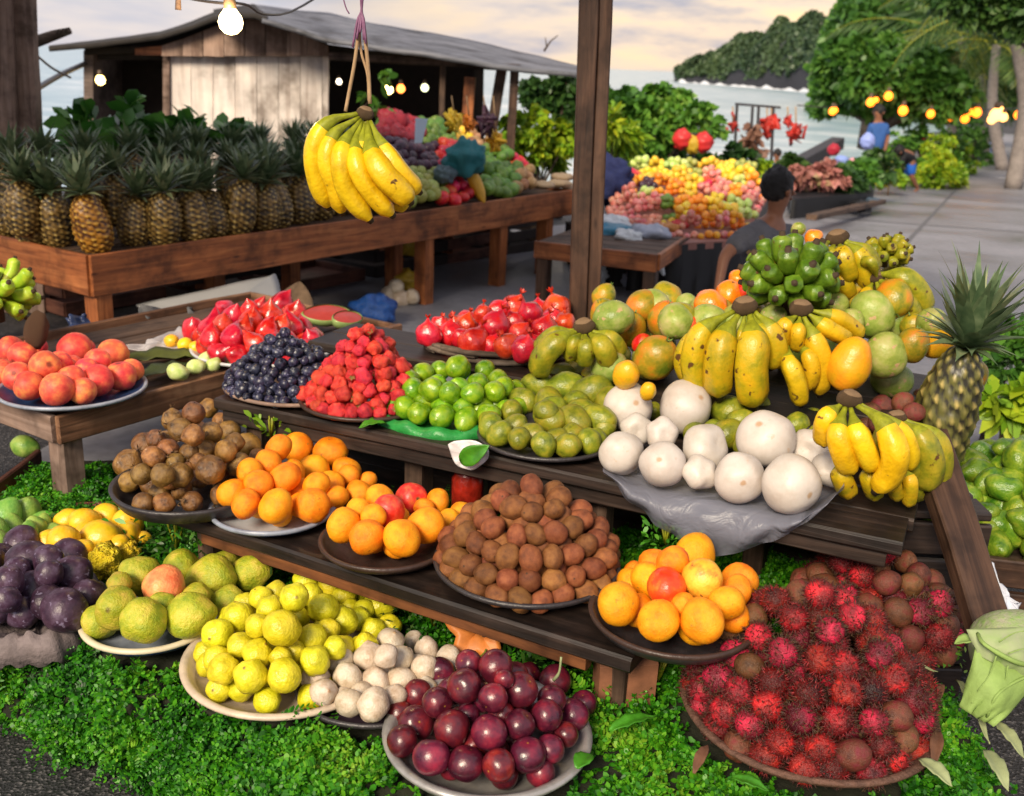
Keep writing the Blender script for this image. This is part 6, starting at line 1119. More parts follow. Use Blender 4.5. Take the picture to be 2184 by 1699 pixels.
# ---------------------------------------------------------------- the hut
HY = 9.2
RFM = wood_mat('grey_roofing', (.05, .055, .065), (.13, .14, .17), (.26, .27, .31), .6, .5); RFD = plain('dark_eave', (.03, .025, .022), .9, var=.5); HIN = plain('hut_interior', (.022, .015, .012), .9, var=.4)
hb = empty('hut', (D(520, 300, HY).x, HY, 0)); tag(hb, 'wooden seaside hut with a grey gabled roof and white plank shutter', 'hut')
def roofpatch(front, back, yf, yb, mat, nm, th=.035, sag=.0, ny_=8):
    n = 40; V = []
    def at(L_, s, y): x = L_[0][0]+(L_[-1][0]-L_[0][0])*s; return D(x, np.interp(x, [q[0] for q in L_], [q[1] for q in L_]), y)
    for i in range(n+1):
        a, b = at(front, i/n, yf), at(back, i/n, yb)
        for j in range(ny_+1):
            t = j/ny_; p = a.lerp(b, t); p.z += -.05*sag*math.sin(math.pi*t)+.012*noise.noise(p*3); V.append(tuple(p))
    o = obj(nm, V, [(i*(ny_+1)+j, i*(ny_+1)+j+1, (i+1)*(ny_+1)+j+1, (i+1)*(ny_+1)+j) for i in range(n) for j in range(ny_)], mat, hb); md = o.modifiers.new('thickness', 'SOLIDIFY'); md.thickness = th; md.offset = 1; return o
roofpatch([(560, 40), (700, 84), (900, 112), (1060, 140), (1120, 147), (1240, 158)], [(545, 10), (700, 28), (860, 62), (1000, 84), (1140, 118), (1245, 142)], HY-.6, HY+1.1, RFM, 'roof')
roofpatch([(103, 100), (220, 90), (340, 76), (410, 55), (480, 26)], [(108, 97), (220, 84), (340, 68), (410, 45), (480, 16)], HY-.22, HY+1.6, RFD, 'roof')
roofpatch([(455, 38), (500, 30), (545, 30), (570, 40)], [(455, 20), (500, 14), (540, 8), (580, 22)], HY-.55, HY+1.2, RFD, 'roof')
def hq(nm, pts, mat, y=HY, th=.04):
    a = [D(px, py, y) for px, py in pts]; b = [p+Vector((0, th, 0)) for p in a]; k = len(a); return obj(nm, [tuple(p) for p in a+b], [tuple(range(k)), tuple(reversed(range(k, 2*k)))]+[(i, i+k, (i+1) % k+k, (i+1) % k) for i in range(k)], mat, hb, smooth=False)
def gable_y(x): return np.interp(x, [345, 400, 470, 520, 560, 620, 700], [92, 74, 45, 34, 36, 60, 92])
GW = wood_mat('gable_wood', (.17, .1, .075), (.32, .22, .17), (.48, .35, .29), .8, .5, vert=True)
for i in range(8):
    x0, x1 = 345+i*44.4, 345+(i+1)*44.4-1.5; o = hq('gable_plank', [(x0, 120), (x1, 120+ (i % 3)), (x1, gable_y(x1)+6), (x0, gable_y(x0)+6)], GW, HY-.1-.004*(i % 2)); 
for i in range(7):
    x0, x1 = 362+i*46.5, 362+(i+1)*46.5-1.2; hq('shutter_plank', [(x0, 330), (x1, 330), (x1, 119), (x0, 119)], WW, HY-.005*(i % 2))
hq('frame', [(348, 420), (362, 420), (361, 118), (347, 118)], WM, HY-.03); hq('frame', [(688, 420), (700, 420), (700, 118), (688, 118)], WW, HY-.03); hq('beam', [(180, 118), (346, 110), (346, 96), (180, 104)], RFD, HY-.02, .06); hq('beam', [(700, 128), (1110, 150), (1110, 138), (700, 112)], wood_mat('beam_wood', (.04, .025, .02), (.09, .06, .045), (.16, .1, .08), .8), HY-.35, .08)
hq('brace', [(288, 118), (345, 118), (345, 98), (288, 104)], WO, HY-.06)
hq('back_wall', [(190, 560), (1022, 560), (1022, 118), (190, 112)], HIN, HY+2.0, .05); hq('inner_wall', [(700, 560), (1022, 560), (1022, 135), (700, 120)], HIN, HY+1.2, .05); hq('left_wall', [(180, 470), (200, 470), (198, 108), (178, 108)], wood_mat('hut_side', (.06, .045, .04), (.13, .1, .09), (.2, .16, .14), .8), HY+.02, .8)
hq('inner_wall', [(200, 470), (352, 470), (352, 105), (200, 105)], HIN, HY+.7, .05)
hq('fascia', [(190, 128), (190, 99), (340, 83), (410, 64), (478, 36), (545, 34), (575, 50), (700, 95), (900, 122), (1100, 147), (1100, 153), (700, 130)], RFD, HY+.12); hq('lower_wall', [(352, 600), (700, 600), (700, 331), (352, 331)], WW, HY+.01)
for x0, y0, x1, y1, w_, mt_, yy in [(945, 140, 940, 360, .045, WG, HY-.3), (1003, 165, 992, 330, .09, WO, HY-.25), (1070, 150, 1040, 330, .09, WP_, HY-.2), (1098, 148, 1088, 330, .07, WP_, HY-.4), (1022, 145, 1018, 420, .08, WD, HY+.3)]: a, b = D(x0, y0, yy), D(x1, y1, yy); a2 = b+(b-a).normalized()*(b.z-g(b.x, b.y)); board('post', a, a2, w_, w_, mt_, hb, up=(0, 1, 0))
# twigs, mooring ropes and the branch beside the left post
v, f = join([tube([D(150, 66, 6.5), D(115, 76, 6.5), D(70, 92, 6.5), D(30, 100, 6.5)], [.02, .03, .035, .035], 8)]+[tube([D(120+i*4, 74-i, 6.5), D(124+i*5, 64-i+8*(i % 2), 6.45)], [.008, .003], 5) for i in range(6)]); tag(obj('branch', v, f, BARK), 'rough broken branch sticking out past the weathered post', 'branch')
v, f = tube(spline([D(20, 225, 6.3), D(75, 192, 7), D(130, 160, 8), D(182, 136, 9)], 12), .02, 6); tag(obj('pole', v, f, DKM), 'thin dark pole slanting from the post up to the hut eave', 'pole')
v, f = tube(spline([D(68, 110, 6.5), D(110, 145, 7), D(150, 166, 7.5)], 12), .008, 5); tag(obj('rope', v, f, DKM), 'thin rope sagging over the sea beside the hut', 'rope')
v, f = join([tube([D(1160, 110, HY+1), D(1175, 88, HY+1), D(1190, 76, HY+1)], [.012, .008, .004], 5), tube([D(1166, 100, HY+1), D(1163, 80, HY+1)], [.008, .004], 5)]); tag(obj('twig', v, f, BARK), 'bare twig standing above the far end of the hut roof', 'twig')
# ---------------------------------------------------------------- lamps
def bulb(name, px, py, y, rpx, col, st, label, group, wire=None):
    c = D(px, py, y); rt = empty(name, c); tag(rt, label, 'light bulb', group); r = m(rpx, c)
    mt_, nt, b = newmat('lit_glass'); b.inputs['Base Color'].default_value = (*col, 1); b.inputs['Emission Color'].default_value = (*col, 1); b.inputs['Emission Strength'].default_value = st
    v, f = lathe([(.001, -r), (r*.5, -r*.87), (r*.87, -r*.5), (r, 0), (r*.87, r*.5), (r*.6, r*.85), (r*.42, r*1.15), (.001, r*1.2)], 24); obj('glass', v, f, mt_, rt, mw=Matrix.Translation(c))
    v, f = lathe([(.001, r*1.0), (r*.5, r*1.0), (r*.52, r*1.6), (r*.42, r*1.75), (r*.35, r*2.1), (.001, r*2.1)], 16); obj('socket', v, f, plain('bulb_socket', (.12, .08, .05), .5), rt, mw=Matrix.Translation(c)); return c
c = bulb('light_bulb', 492, 48, 3.0, 26, (1, .72, .36), 9, 'big glowing round bulb hanging before the hut gable', 'glowing bulbs')
pl = bpy.data.lights.new('bulb_light', 'POINT'); pl.energy = 7; pl.color = (1, .7, .35); pl.shadow_soft_size = .04; plo = bpy.data.objects.new('bulb_light', pl); COL.objects.link(plo); plo.location = c+Vector((0, -.08, -.02))
v, f = join([tube(spline([D(370, -10, 3.1), D(430, 2, 3.05), D(485, 8, 3.0), D(496, 6, 3)], 10), .004, 5), tube(spline([D(496, 6, 3), D(530, 12, 3.1), D(560, 30, 3.2), D(620, 26, 3.6), D(700, -20, 4)], 12), .004, 5), tube([D(492, -60, 3), D(492, 6, 3)], .004, 5)]); tag(obj('cable', v, f, DKM), 'thin black cable carrying the big glowing bulb', 'cable')
v, f = tube([D(380, -30, 3.1), D(380, 2, 3.1), D(380, 22, 3.1)], [.006, .008, .009], 8); tag(obj('lamp_socket', v, f, WM), 'empty lamp socket hanging from the cable near the big bulb', 'lamp socket')
for i, (px, py, y, r, col, st, lab) in enumerate([(214, 172, HY-.3, 10, (1, .66, .2), 8, 'small yellow bulb in the dark side of the hut'), (829, 192, HY-.4, 9.5, (1, .75, .25), 9, 'brightest yellow bulb under the long hut roof'), (855, 190, HY-.2, 9, (1, .22, .04), 4, 'orange bulb right beside the brightest yellow one'), (906, 188, HY-.2, 8, (.75, .8, .45), 3, 'pale greenish bulb under the long hut roof'), (723, 175, HY, 6, (1, .85, .6), 4, 'tiny white bulb near the white shutter')]): bulb('light_bulb', px, py, y, r, col, st, lab, 'glowing bulbs')
LN = [(1776, 238, 8), (1781, 236, 6), (1857, 219, 9), (1895, 206, 9), (1926, 237, 10), (1985, 244, 8.5), (1868, 214, 6), (2058, 254, 9), (2083, 241, 10), (2070, 240, 7), (2124, 246, 13), (2140, 251, 9), (2115, 256, 9), (2028, 252, 7), (2172, 246, 9), (2133, 238, 9)]
for i, (px, py, r) in enumerate(LN): bulb('lantern', px, py, 22+i*.2, r, (1, .2, .012) if i not in (10, 11, 12, 15) else (1, .45, .12), 3.2, f'round orange lantern, {ORD[i+1]} along the festoon under the trees', 'festoon lanterns')
v, f = tube(spline([D(1700, 225, 24), D(1776, 228, 24), D(1860, 206, 24.6), D(1926, 222, 25.3), D(1985, 232, 25.6), D(2060, 240, 26), D(2120, 234, 27), D(2240, 230, 28)], 40), .015, 5); tag(obj('festoon_cable', v, f, DKM), 'long sagging cable carrying the orange lanterns', 'cable')
# ---------------------------------------------------------------- bushes, trees, palms
def PX(px, py, y, r): c = D(px, py, y); return (c, m(r, c))
def bush(name, label, lst, y, n, size, mat, tr=.04, cat='bush', group=None, wid=.6, yj=.4, bx=None):
    bl = [(*PX(px, py, y+random.uniform(-yj, yj), r), .85) for px, py, r in lst]; cx = float(np.mean([b[0].x for b in bl])) if bx is None else bx; bl += [(Vector((cx+dx, y, g(cx, y)+.22)), .34, .9) for dx in (-.2, .2)] if cat == 'shrub' else []; return tree(name, label, cat, group, (cx, y, g(cx, y)), bl, n, size, mat, tr, wid=wid)
bush('shrub', 'bright yellow-green shrub beyond the end of the long table', [(1100, 275, 30), (1140, 265, 38), (1175, 290, 40), (1130, 320, 40), (1180, 330, 34), (1210, 300, 22), (1090, 310, 25)], 9.2, 3000, .075, LY, .03)
bush('sea_almond', 'grey-green shrub between the hut and the tall post', [(1150, 205, 34), (1190, 195, 34), (1225, 215, 40), (1235, 260, 40), (1130, 190, 18), (1210, 170, 18), (1250, 190, 30)], 12, 3600, .1, LD, .06)
bush('sea_almond', 'big loose-leaved shrub in front of the bright sea', [(1320, 230, 44), (1370, 245, 46), (1420, 215, 34), (1395, 290, 40), (1450, 240, 34), (1490, 262, 34), (1330, 300, 45), (1430, 300, 30), (1500, 235, 20), (1400, 195, 18), (1300, 190, 20), (1455, 210, 16), (1520, 268, 18), (1350, 340, 30)], 12.5, 6500, .115, LM, .07)
bush('feathery_plant', 'drooping feathery plant hard against the tall post', [(1305, 260, 26), (1325, 290, 28), (1310, 320, 25)], 10.5, 700, .16, LY, .03, wid=.25)
TB = [(1790, 190, 45), (1850, 165, 60), (1910, 150, 60), (1960, 180, 60), (2010, 200, 55), (2040, 210, 40), (1870, 200, 50), (1930, 205, 50), (1780, 150, 40), (1830, 120, 45), (1760, 215, 26), (1980, 140, 45), (1900, 115, 40)]
bush('spreading_tree', 'wide rounded dense green tree with lanterns under its crown', TB, 25, 22000, .2, LG, .22, 'tree', wid=.7, yj=1.5)
bush('tall_tree', 'tall leafy tree standing above the wide rounded tree', [(1850, 50, 60), (1900, 20, 70), (1960, 45, 65), (1800, 95, 40), (1990, 100, 45), (1930, 90, 50), (1845, 100, 50)], 40, 13000, .32, LG, .3, 'tree', yj=3)
bush('overhanging_tree', 'dark overhanging tree in the top corner over the road', [(2080, -10, 60), (2140, 5, 60), (2190, 30, 50), (2030, -25, 45), (2160, 50, 30)], 16, 6500, .14, LD, .1, 'tree', yj=1., bx=10.5)
bush('dark_tree', 'shadowy tree filling the gap between the palms', [(2060, 110, 60), (2110, 150, 60), (2160, 120, 60), (2080, 190, 45), (2150, 200, 45), (2190, 170, 50)], 44, 8000, .32, LD, .3, 'tree', yj=3)
for i, (px, py, y, rr, w2, h2) in enumerate([(2002, 315, 23, 34, 1.3, 1), (2035, 285, 27, 34, 1, 1), (2075, 275, 31, 30, 1, 1), (1992, 342, 21, 28, 1, 1), (2012, 345, 21.5, 28, 1, 1), (2020, 320, 24, 28, 1, 1), (2110, 275, 36, 28, 1, 1), (1955, 285, 24, 24, 1, 1), (1925, 300, 22.5, 26, 1, 1), (2045, 318, 27, 24, 1, 1), (2085, 300, 32, 22, 1, 1)]):
    bush('roadside_shrub', ['lime green clump by the bending figure', 'roadside shrub under the middle lanterns', 'roadside shrub under the brightest lanterns', 'glowing low shrub right behind the blue skirt', 'broad yellow-green shrub spilling on the road edge', 'shrub behind the broad yellow-green one', 'distant shrub where the road turns', 'upright shrub behind the blue shirted figure', 'dark leafy shrub between the blue shirt and the bending figure', 'low lime shrub on the road edge under the lanterns', 'low green shrub near the blue tarpaulin'][i], [(px, py, rr), (px-rr*.5, py+rr*.3, rr*.6), (px+rr*.5, py+rr*.35, rr*.6), (px+rr*.1, py+rr*.6, rr*.6)], y, 1500, .11, [LY, LG, LG, LY, LY, LM, LG, LM, LM, LY, LG][i], .04, 'shrub', 'shrubs along the road')
def palm(label, bx, by, tx, ty, y, r, nf, fl, mat, lean=0, group='palms'):
    b = D(bx, by, y); b.z = g(b.x, y) if by > 250 else b.z; t = D(tx, ty, y); rt = empty('palm_tree', (b.x, b.y, g(b.x, b.y))); tag(rt, label, 'palm', group); b.z = g(b.x, b.y)
    pts = spline([b, b.lerp(t, .5)+Vector((lean, 0, 0)), t], 16); v, f = tube(pts, [r*(1.25-.5*i/16)*(1+.05*(i % 2)) for i in range(17)], 10); obj('trunk', v, f, plain('palm_bark', (.3, .26, .24), .85, var=.4, sc=9), rt); A = []; st_ = []
    for i in range(nf):
        a = i*2.399; el = .9-1.3*(i/nf); o = Vector((math.cos(a), math.sin(a), 0)); sd = Vector((-math.sin(a), math.cos(a), 0)); c = []
        for k in range(13):
            s = k/12; e = el-1.7*s*s*.6; c.append((c[-1] if c else t)+(o*math.cos(e)+Vector((0, 0, math.sin(e))))*fl/12)
        st_.append(tube(c, [.03*(1-k/14) for k in range(13)], 4))
        for k in range(1, 12):
            for sg in (-1, 1):
                for h in (0, .5):
                    p = c[k].lerp(c[k+1], h); ln = fl*.3*math.sin(math.pi*(.15+.8*(k+h)/12)); d = (sd*sg+(c[k+1]-c[k]).normalized()*.6+Vector((0, 0, -.45-random.random()*.3))).normalized(); ww = (c[k+1]-c[k]).normalized()*.035*fl*.35; q = p+d*ln; mm = p+d*ln*.5; A.append([p, mm+ww, q, mm-ww])
    quads('crown', np.array([[list(x) for x in q] for q in A]), mat, rt); v, f = join(st_); obj('fronds', v, f, BN, rt)
PLF = leaf_mat('palm_leaf', [(.02, .06, .01), (.05, .11, .02), (.11, .18, .04), (.2, .24, .08)], .4, .3, .4, .5)
palm('leaning pale-trunked palm at the side of the road', 2180, 300, 2150, 15, 22, .14, 20, 2.4, PLF, .3); palm('slender palm with long arching fronds before the dark tree', 2150, 300, 2125, 95, 30, .14, 20, 2.6, PLF, -.2); palm('palm with drooping fronds beside the rounded tree', 2015, 300, 2050, 80, 34, .16, 20, 4, PLF, .3); palm('short palm at the turn of the road', 2110, 300, 2095, 160, 33, .12, 18, 2.6, PLF)
# growth beyond the end of the stall
bush('weeds', 'bright green weeds growing behind the end crate', [(2120, 720, 34), (2165, 700, 38), (2150, 780, 34), (2190, 760, 40), (2100, 790, 20)], 4.3, 520, .09, LM, .015, 'weeds', wid=.5, yj=.15)
bush('weeds', 'broad light green leaves between the prop and the frame edge', [(2150, 860, 26), (2185, 840, 30), (2120, 850, 16)], 3.9, 220, .1, LY, .012, 'weeds', wid=.5, yj=.1)
# ---------------------------------------------------------------- the second row of stalls
c0 = P(1402, 545, .42); t1 = P(1250, 528, .42); t2 = P(1465, 503, .42); dl2 = (t1-c0); ln2 = dl2.length+.35; dl2.normalize(); dw2 = Vector((-dl2.y, dl2.x, 0)); dw2 = dw2 if dw2.dot(t2-c0) > 0 else -dw2
tb = empty('side_table', (c0.x, c0.y, 0)); tag(tb, 'small plank table loaded with plastic bags beyond the tall post', 'table'); h = Vector((0, 0, -.05))
board('rail', c0+h, c0+dl2*ln2+h, .03, .11, WO, tb); board('rail', c0+h+dw2*.02, t2+h, .03, .1, WO, tb); board('rail', c0+h+dw2*.9, c0+dl2*ln2+h+dw2*.9, .03, .1, WO, tb)
for i in range(5): board('top_plank', c0+dw2*(.1+.17*i)+dl2*.02-Vector((0, 0, .012)), c0+dw2*(.1+.17*i)+dl2*ln2-Vector((0, 0, .012)), .16, .02, WG, tb)
for a, b in ((.04, .03), (.04, .85), (ln2-.05, .05), (ln2-.05, .85)): q = c0+dl2*a+dw2*b; board('leg', (q.x, q.y, 0), (q.x, q.y, .36), .08, .08, WO if b > .5 else WP_, tb, up=dl2)
SB = plain('silver_bag', (.5, .55, .68), .25, var=.45, sc=16, bump=1., spec=.8); WB = plain('white_bag', (.7, .74, .76), .3, var=.2, sc=9, bump=.8); BB = plain('teal_wrap', (.03, .2, .32), .4, var=.3, sc=8)
for px, py, y, r, mt_, el, lab in [(1390, 502, 7.1, 42, SB, .55, 'shiny silver-blue plastic bag in the middle of the plank table'), (1340, 508, 6.95, 30, WB, .6, 'creamy white bag slumped at the table front'), (1308, 475, 7.4, 36, WB, .4, 'pale mint plastic bag on top of the blue wrap'), (1300, 494, 7.2, 44, BB, .35, 'teal blue wrapped parcel beneath the mint bag'), (1425, 490, 7.3, 24, plain('orange_wrap', (.55, .22, .05), .5), .6, 'orange wrapped parcel at the table corner'), (1448, 482, 7.5, 20, plain('red_wrap', (.6, .03, .03), .4), .6, 'bright red bag beside the orange parcel')]: bag(px, py, y, r, mt_, lab, el, group='bags on the plank table')
v, f = tube(spline([D(1412, 530, 6.85), D(1418, 550, 6.8), D(1410, 570, 6.8), D(1416, 588, 6.8)], 8), [.03, .025, .02, .022, .025, .022, .02, .016, .01], 8); tag(obj('bag_strip', v, f, WB), 'twisted white plastic strip dangling at the table corner', 'plastic strip')
bag(1345, 595, 7.3, 18, SB, 'white plastic bag on the ground under the plank table', 1.1); bag(1282, 585, 7.2, 14, WB, 'small white bag on the ground by the tall post', 1.3)
crate(1330, 580, 7.9, .7, .3, .5, DKC, 'dark crate in the shade under the plank table', .2)
def platform(name, label, cat, pts, z0, mat, th=.05, skirt=None, tilt=None):
    """a low display bed: a board on legs, or with a cloth skirt to the ground; pts are its corners"""
    rt = empty(name, (pts[0].x, pts[0].y, g(pts[0].x, pts[0].y))); tag(rt, label, cat); k = len(pts); V = [tuple(p) for p in pts]+[tuple(p-Vector((0, 0, th))) for p in pts]; obj('top', V, [tuple(range(k)), tuple(reversed(range(k, 2*k)))]+[(i, i+k, (i+1) % k+k, (i+1) % k) for i in range(k)], mat, rt, smooth=False)
    if skirt:
        V = []; n = 16; 
        for i in range(k):
            a, b = pts[i], pts[(i+1) % k]
            for j in range(n): p = a.lerp(b, j/n); q = .03*math.sin(j*1.7+i); V += [(p.x, p.y, p.z-.01), (p.x+q*.5, p.y+q*.3, (p.z+g(p.x, p.y))/2), (p.x+q, p.y+q, g(p.x, p.y))]
        N = k*n; obj('skirt', V, [(3*i+j, 3*((i+1) % N)+j, 3*((i+1) % N)+j+1, 3*i+j+1) for i in range(N) for j in range(2)], skirt, rt)
    else:
        for p in pts: board('leg', (p.x, p.y, g(p.x, p.y)), (p.x, p.y, p.z-th), .07, .07, WP_, rt, up=(1, 0, 0))
    return rt
BT_ = plain('black_tarp', (.012, .012, .014), .5, var=.4, sc=5); PT_ = plain('pink_sheet', (.3, .13, .1), .6, var=.3, sc=4)
q = [P(1440, 520, .4), P(1585, 512, .4), P(1640, 415, .48), P(1600, 380, .55), P(1325, 392, .55), P(1288, 470, .46)]
platform('fruit_display', 'broad sloping bed of mixed fruit heaps behind the plank table', 'display bed', q, .4, PT_, skirt=BT_)
CP = []; rc = random.Random(11)
ROWS = [(500, 1460, 1590, 30, ['smallpink', 'smallorange', 'smallpink', 'smallorange']), (480, 1440, 1605, 33, ['smallyellow', 'smallorange', 'smallyellow', 'smallyellow', 'smallpale']), (460, 1345, 1605, 36, ['smallpink', 'smallpink', 'smallgreen', 'smallorange', 'smallorange', 'smallyellow', 'smallpale', 'smallpink']), (440, 1325, 1615, 36, ['smallpink', 'smallpale', 'smallorange', 'smallorange', 'smallyellow', 'smallpink', 'smallpink', 'smallorange', 'smallpink']), (420, 1330, 1620, 36, ['smallorange', 'smalldark', 'smallorange', 'smallorange', 'smallyellow', 'smallred', 'smallpink', 'smallpale', 'smallorange']), (402, 1335, 1600, 36, ['smallred', 'smallyellow', 'smallyellow', 'smallyellow', 'smallolive', 'smallpink', 'smallyellow', 'smallyellow']), (384, 1345, 1600, 38, ['smallpale', 'smallyellow', 'smallpale', 'smallolive', 'smallyellow', 'smallyellow', 'smallolive'])]
for y_, x0_, x1_, st_, ks in ROWS:
    for q_, k__ in enumerate(ks):
        x_ = x0_+(x1_-x0_)*(q_+.5)/len(ks); CP.append((k__, x_, y_+rc.uniform(-4, 4), (x1_-x0_)/len(ks)*.62))
DN = {'smallorange': 'orange', 'smallyellow': 'yellow mango', 'smallpale': 'pale melon', 'smallpink': 'pink apple', 'smallred': 'red apple', 'smalldark': 'dark plum', 'smallolive': 'olive guava', 'smallgreen': 'green lime'}
# each heap is named by the colour of the heap beside it
RN = {500: 'front row', 480: 'second row', 460: 'third row', 440: 'fourth row', 420: 'fifth row', 402: 'sixth row', 384: 'rear row'}; cl_ = []
for y_, x0_, x1_, st_, ks in ROWS:
    for q_, k__ in enumerate(ks): cl_.append((k__, x0_+(x1_-x0_)*(q_+.5)/len(ks)+rc.uniform(-5, 5), y_+rc.uniform(-3, 3), RN[y_], q_+1, len(ks), (x1_-x0_)/len(ks)))
py = 510.; rr_ = 0
while py > 372:
    xl = np.interp(py, [372, 392, 470, 512], [1350, 1322, 1292, 1440]); xr = np.interp(py, [372, 380, 415, 512], [1596, 1606, 1636, 1590]); sp = 15.5-(510-py)*.03; px = xl+(rr_ % 2)*sp/2
    while px < xr:
        b_ = min(cl_, key=lambda b: abs(px-b[1])+2.2*abs(py-b[2])); dd = math.hypot((px-b_[1])/b_[6], (py-b_[2])/11); mh = max(0, 1-dd)*1.0
        for lv in range(2 if mh > .35 else 1):
            z = .4+.15*min(1, max(0, (500-py)/120)); p = P(px+rc.uniform(-2, 2), py+rc.uniform(-1.5, 1.5), z); r = m(rc.uniform(7.2, 9.4), p); p.z = z+r*.9+mh*.1+lv*r*1.4
            where = f'heap, {ordl(b_[4], b_[5])} in the {b_[3]} of the sloping display'; place(b_[0], p, r, f'{DN[b_[0]]}s of the {where}', f'{DN[b_[0]]} in the {where}'.replace('the heap', 'its heap'))
        px += sp
    py -= 9.2; rr_ += 1
bag(1535, 405, 10.5, 40, plain('pink_white_bag', (.75, .5, .52), .3, var=.4, sc=6), 'pinkish white plastic bag among the rear fruit heaps', .4); bag(1495, 415, 10.5, 20, plain('pink_bag', (.7, .15, .25), .3), 'hot pink bag beside the pinkish white one', .5)
q = [P(1325, 360, .5), P(1500, 372, .5), P(1560, 345, .5), P(1480, 322, .5), P(1310, 322, .5)]
for i, (px, py, r, mt_, lab) in enumerate([(1340, 362, 34, LY, 'pile of pale lettuces behind the fruit display'), (1400, 372, 28, LY, 'yellow-green cabbage pile beside the lettuces'), (1450, 352, 30, LD, 'dark green herb pile behind the fruit display'), (1510, 355, 34, LM, 'broad mound of dark vegetables under the red hanging fruit'), (1570, 335, 34, LD, 'dusky heap of twiggy greens near the drying poles'), (1620, 360, 28, LY, 'yellowish flowers behind the crouching boy'), (1490, 340, 26, LM, 'bunched greens beneath the red hanging fruit')]):
    bush('vegetable_pile', lab, [(px, py, r*.8), (px+r*.6, py+4, r*.6), (px-r*.5, py+5, r*.6)], 12.3+.2*i, 420, .11, mt_, .02, 'vegetables', 'piles of vegetables', yj=.15)
crate(1500, 372, 11.5, 1.5, .45, .6, DKC, 'long dark crate behind the fruit display', .1)
bag(1562, 385, 11.3, 13, BLB, 'small blue container behind the fruit display', 1.2, 'container', 'container', .1)
NV = plain('navy_cloth', (.02, .03, .12), .8, var=.4, sc=8, bump=.6)
bag(1305, 385, 8.6, 44, NV, 'navy blue cloth draped over a tall bundle beside the post', 1.15, 'cloth bundle', 'cloth_bundle', .35)
# drying poles with red fruit hung up
dr = empty('drying_rack', (D(1620, 330, 14).x, 14, g(3, 14))); tag(dr, 'frame of thin poles hung with ropes before the sea', 'rack')
for x, y0, y1 in ((1572, 222, 340), (1605, 228, 350), (1618, 228, 350), (1650, 226, 370)): a = D(x, y0, 14); b = D(x, y1, 14); b.z = g(b.x, 14); board('pole', a, b, .035, .035, DKM, dr, up=(0, 1, 0))
a, b = D(1568, 222, 14), D(1665, 230, 14); board('crossbar', a, b, .03, .03, DKM, dr)
bush('dried_bundle', 'brown bundle of dried stalks on the drying rack', [(1607, 300, 16), (1608, 330, 16), (1605, 270, 9)], 14, 260, .12, leaf_mat('dried_stalk', [(.12, .06, .04), (.25, .13, .09), (.35, .2, .15)]), .02, 'bundle')
RDM = plain('red_bundle', (.5, .03, .02), .5, var=.5, sc=6)
for i, (px, py, r, y) in enumerate([(1563, 267, 12, 14), (1645, 270, 17, 14), (1680, 262, 10, 14), (1697, 285, 15, 14), (1636, 290, 9, 14)]):
    c = D(px, py, y); rt = empty('red_bundle', c); tag(rt, ['red pepper bundle at the start of the drying rack', 'largest red pepper bundle on the drying rack', 'small red pepper bundle high on the rack', 'last red pepper bundle on the drying rack', 'dark red pepper bundle below the largest'][i], 'pepper bundle', 'red bundles on the rack'); rr = m(r, c)
    obj('peppers', *join([tube([c+Vector((random.gauss(0, .5), random.gauss(0, .4), random.gauss(0, .5)))*rr+Vector((0, 0, k*rr*.4)) for k in ((1),)]+[c+Vector((random.gauss(0, .6), random.gauss(0, .4), random.gauss(0, .6)))*rr for _ in range(2)], [rr*.25, rr*.3, rr*.05], 7) for _ in range(16)]), RDM, rt); v, f = tube([c+Vector((0, 0, rr*.5)), D(px, 228, y)], .01, 5); obj('string', v, f, RF, rt)
for i, (px, py, r, mt_, lab) in enumerate([(1455, 298, 20, 'red_wrap', 'bright red heart-shaped balloon fruit hanging over the display'), (1500, 305, 20, 'red_wrap', 'darker red fruit bag hanging beside the brightest'), (1477, 310, 18, 'yellow_plastic', 'yellow and red fruit bag between two red ones')]): bag(px, py, 11.8, r, MATS[mt_], lab, 1.1, 'hanging bag', 'hanging_bag', .15, 'hanging red bags')
v, f = join([tube([D(1478, 290, 11.9), D(1478, 400, 11.9)], .02, 6), tube([D(1440, 285, 11.9), D(1515, 288, 11.9)], .012, 6)]); tag(obj('bag_stand', v, f, DKM), 'thin pole with a crossbar behind the hanging red bags', 'stand')
# the flower bed with black sides beyond the boy
q = [P(1690, 425, .05), P(1862, 412, .0), P(1868, 372, .05), P(1690, 360, .1)]
platform('flower_stall', 'low stall with black tarpaulin sides heaped with wilted flowers', 'stall', q, .1, BT_, skirt=BT_)
LP = leaf_mat('pink_brown_mix', [(.12, .06, .04), (.3, .12, .1), (.5, .2, .18), (.2, .25, .08)], .6, .1)
for i, (px, py, r, mt_, lab) in enumerate([(1715, 385, 28, LP, 'brownish pink flower heap on the black-sided stall'), (1760, 378, 30, LP, 'pink-brown flowers in the middle of the black-sided stall'), (1800, 385, 26, LD, 'slate green leaves on the black-sided stall'), (1830, 370, 30, LM, 'green potted plant at the stall end'), (1870, 355, 34, LD, 'dark bushy plant before the blue shirted figure'), (1900, 370, 28, LY, 'light green plant beside the blue skirt'), (1690, 360, 20, LD, 'small dark plant behind the boy')]): bush('flower_pile', lab, [(px, py-4, r*.9), (px+r*.8, py+2, r*.7), (px-r*.7, py+2, r*.7), (px, py-16, r*.5)], [13.9, 14.3, 14.5, 14.9, 16.5, 18.5, 14.4][i], 600, .13, mt_, .02, 'flowers', 'flowers and plants on the stall', yj=.2)
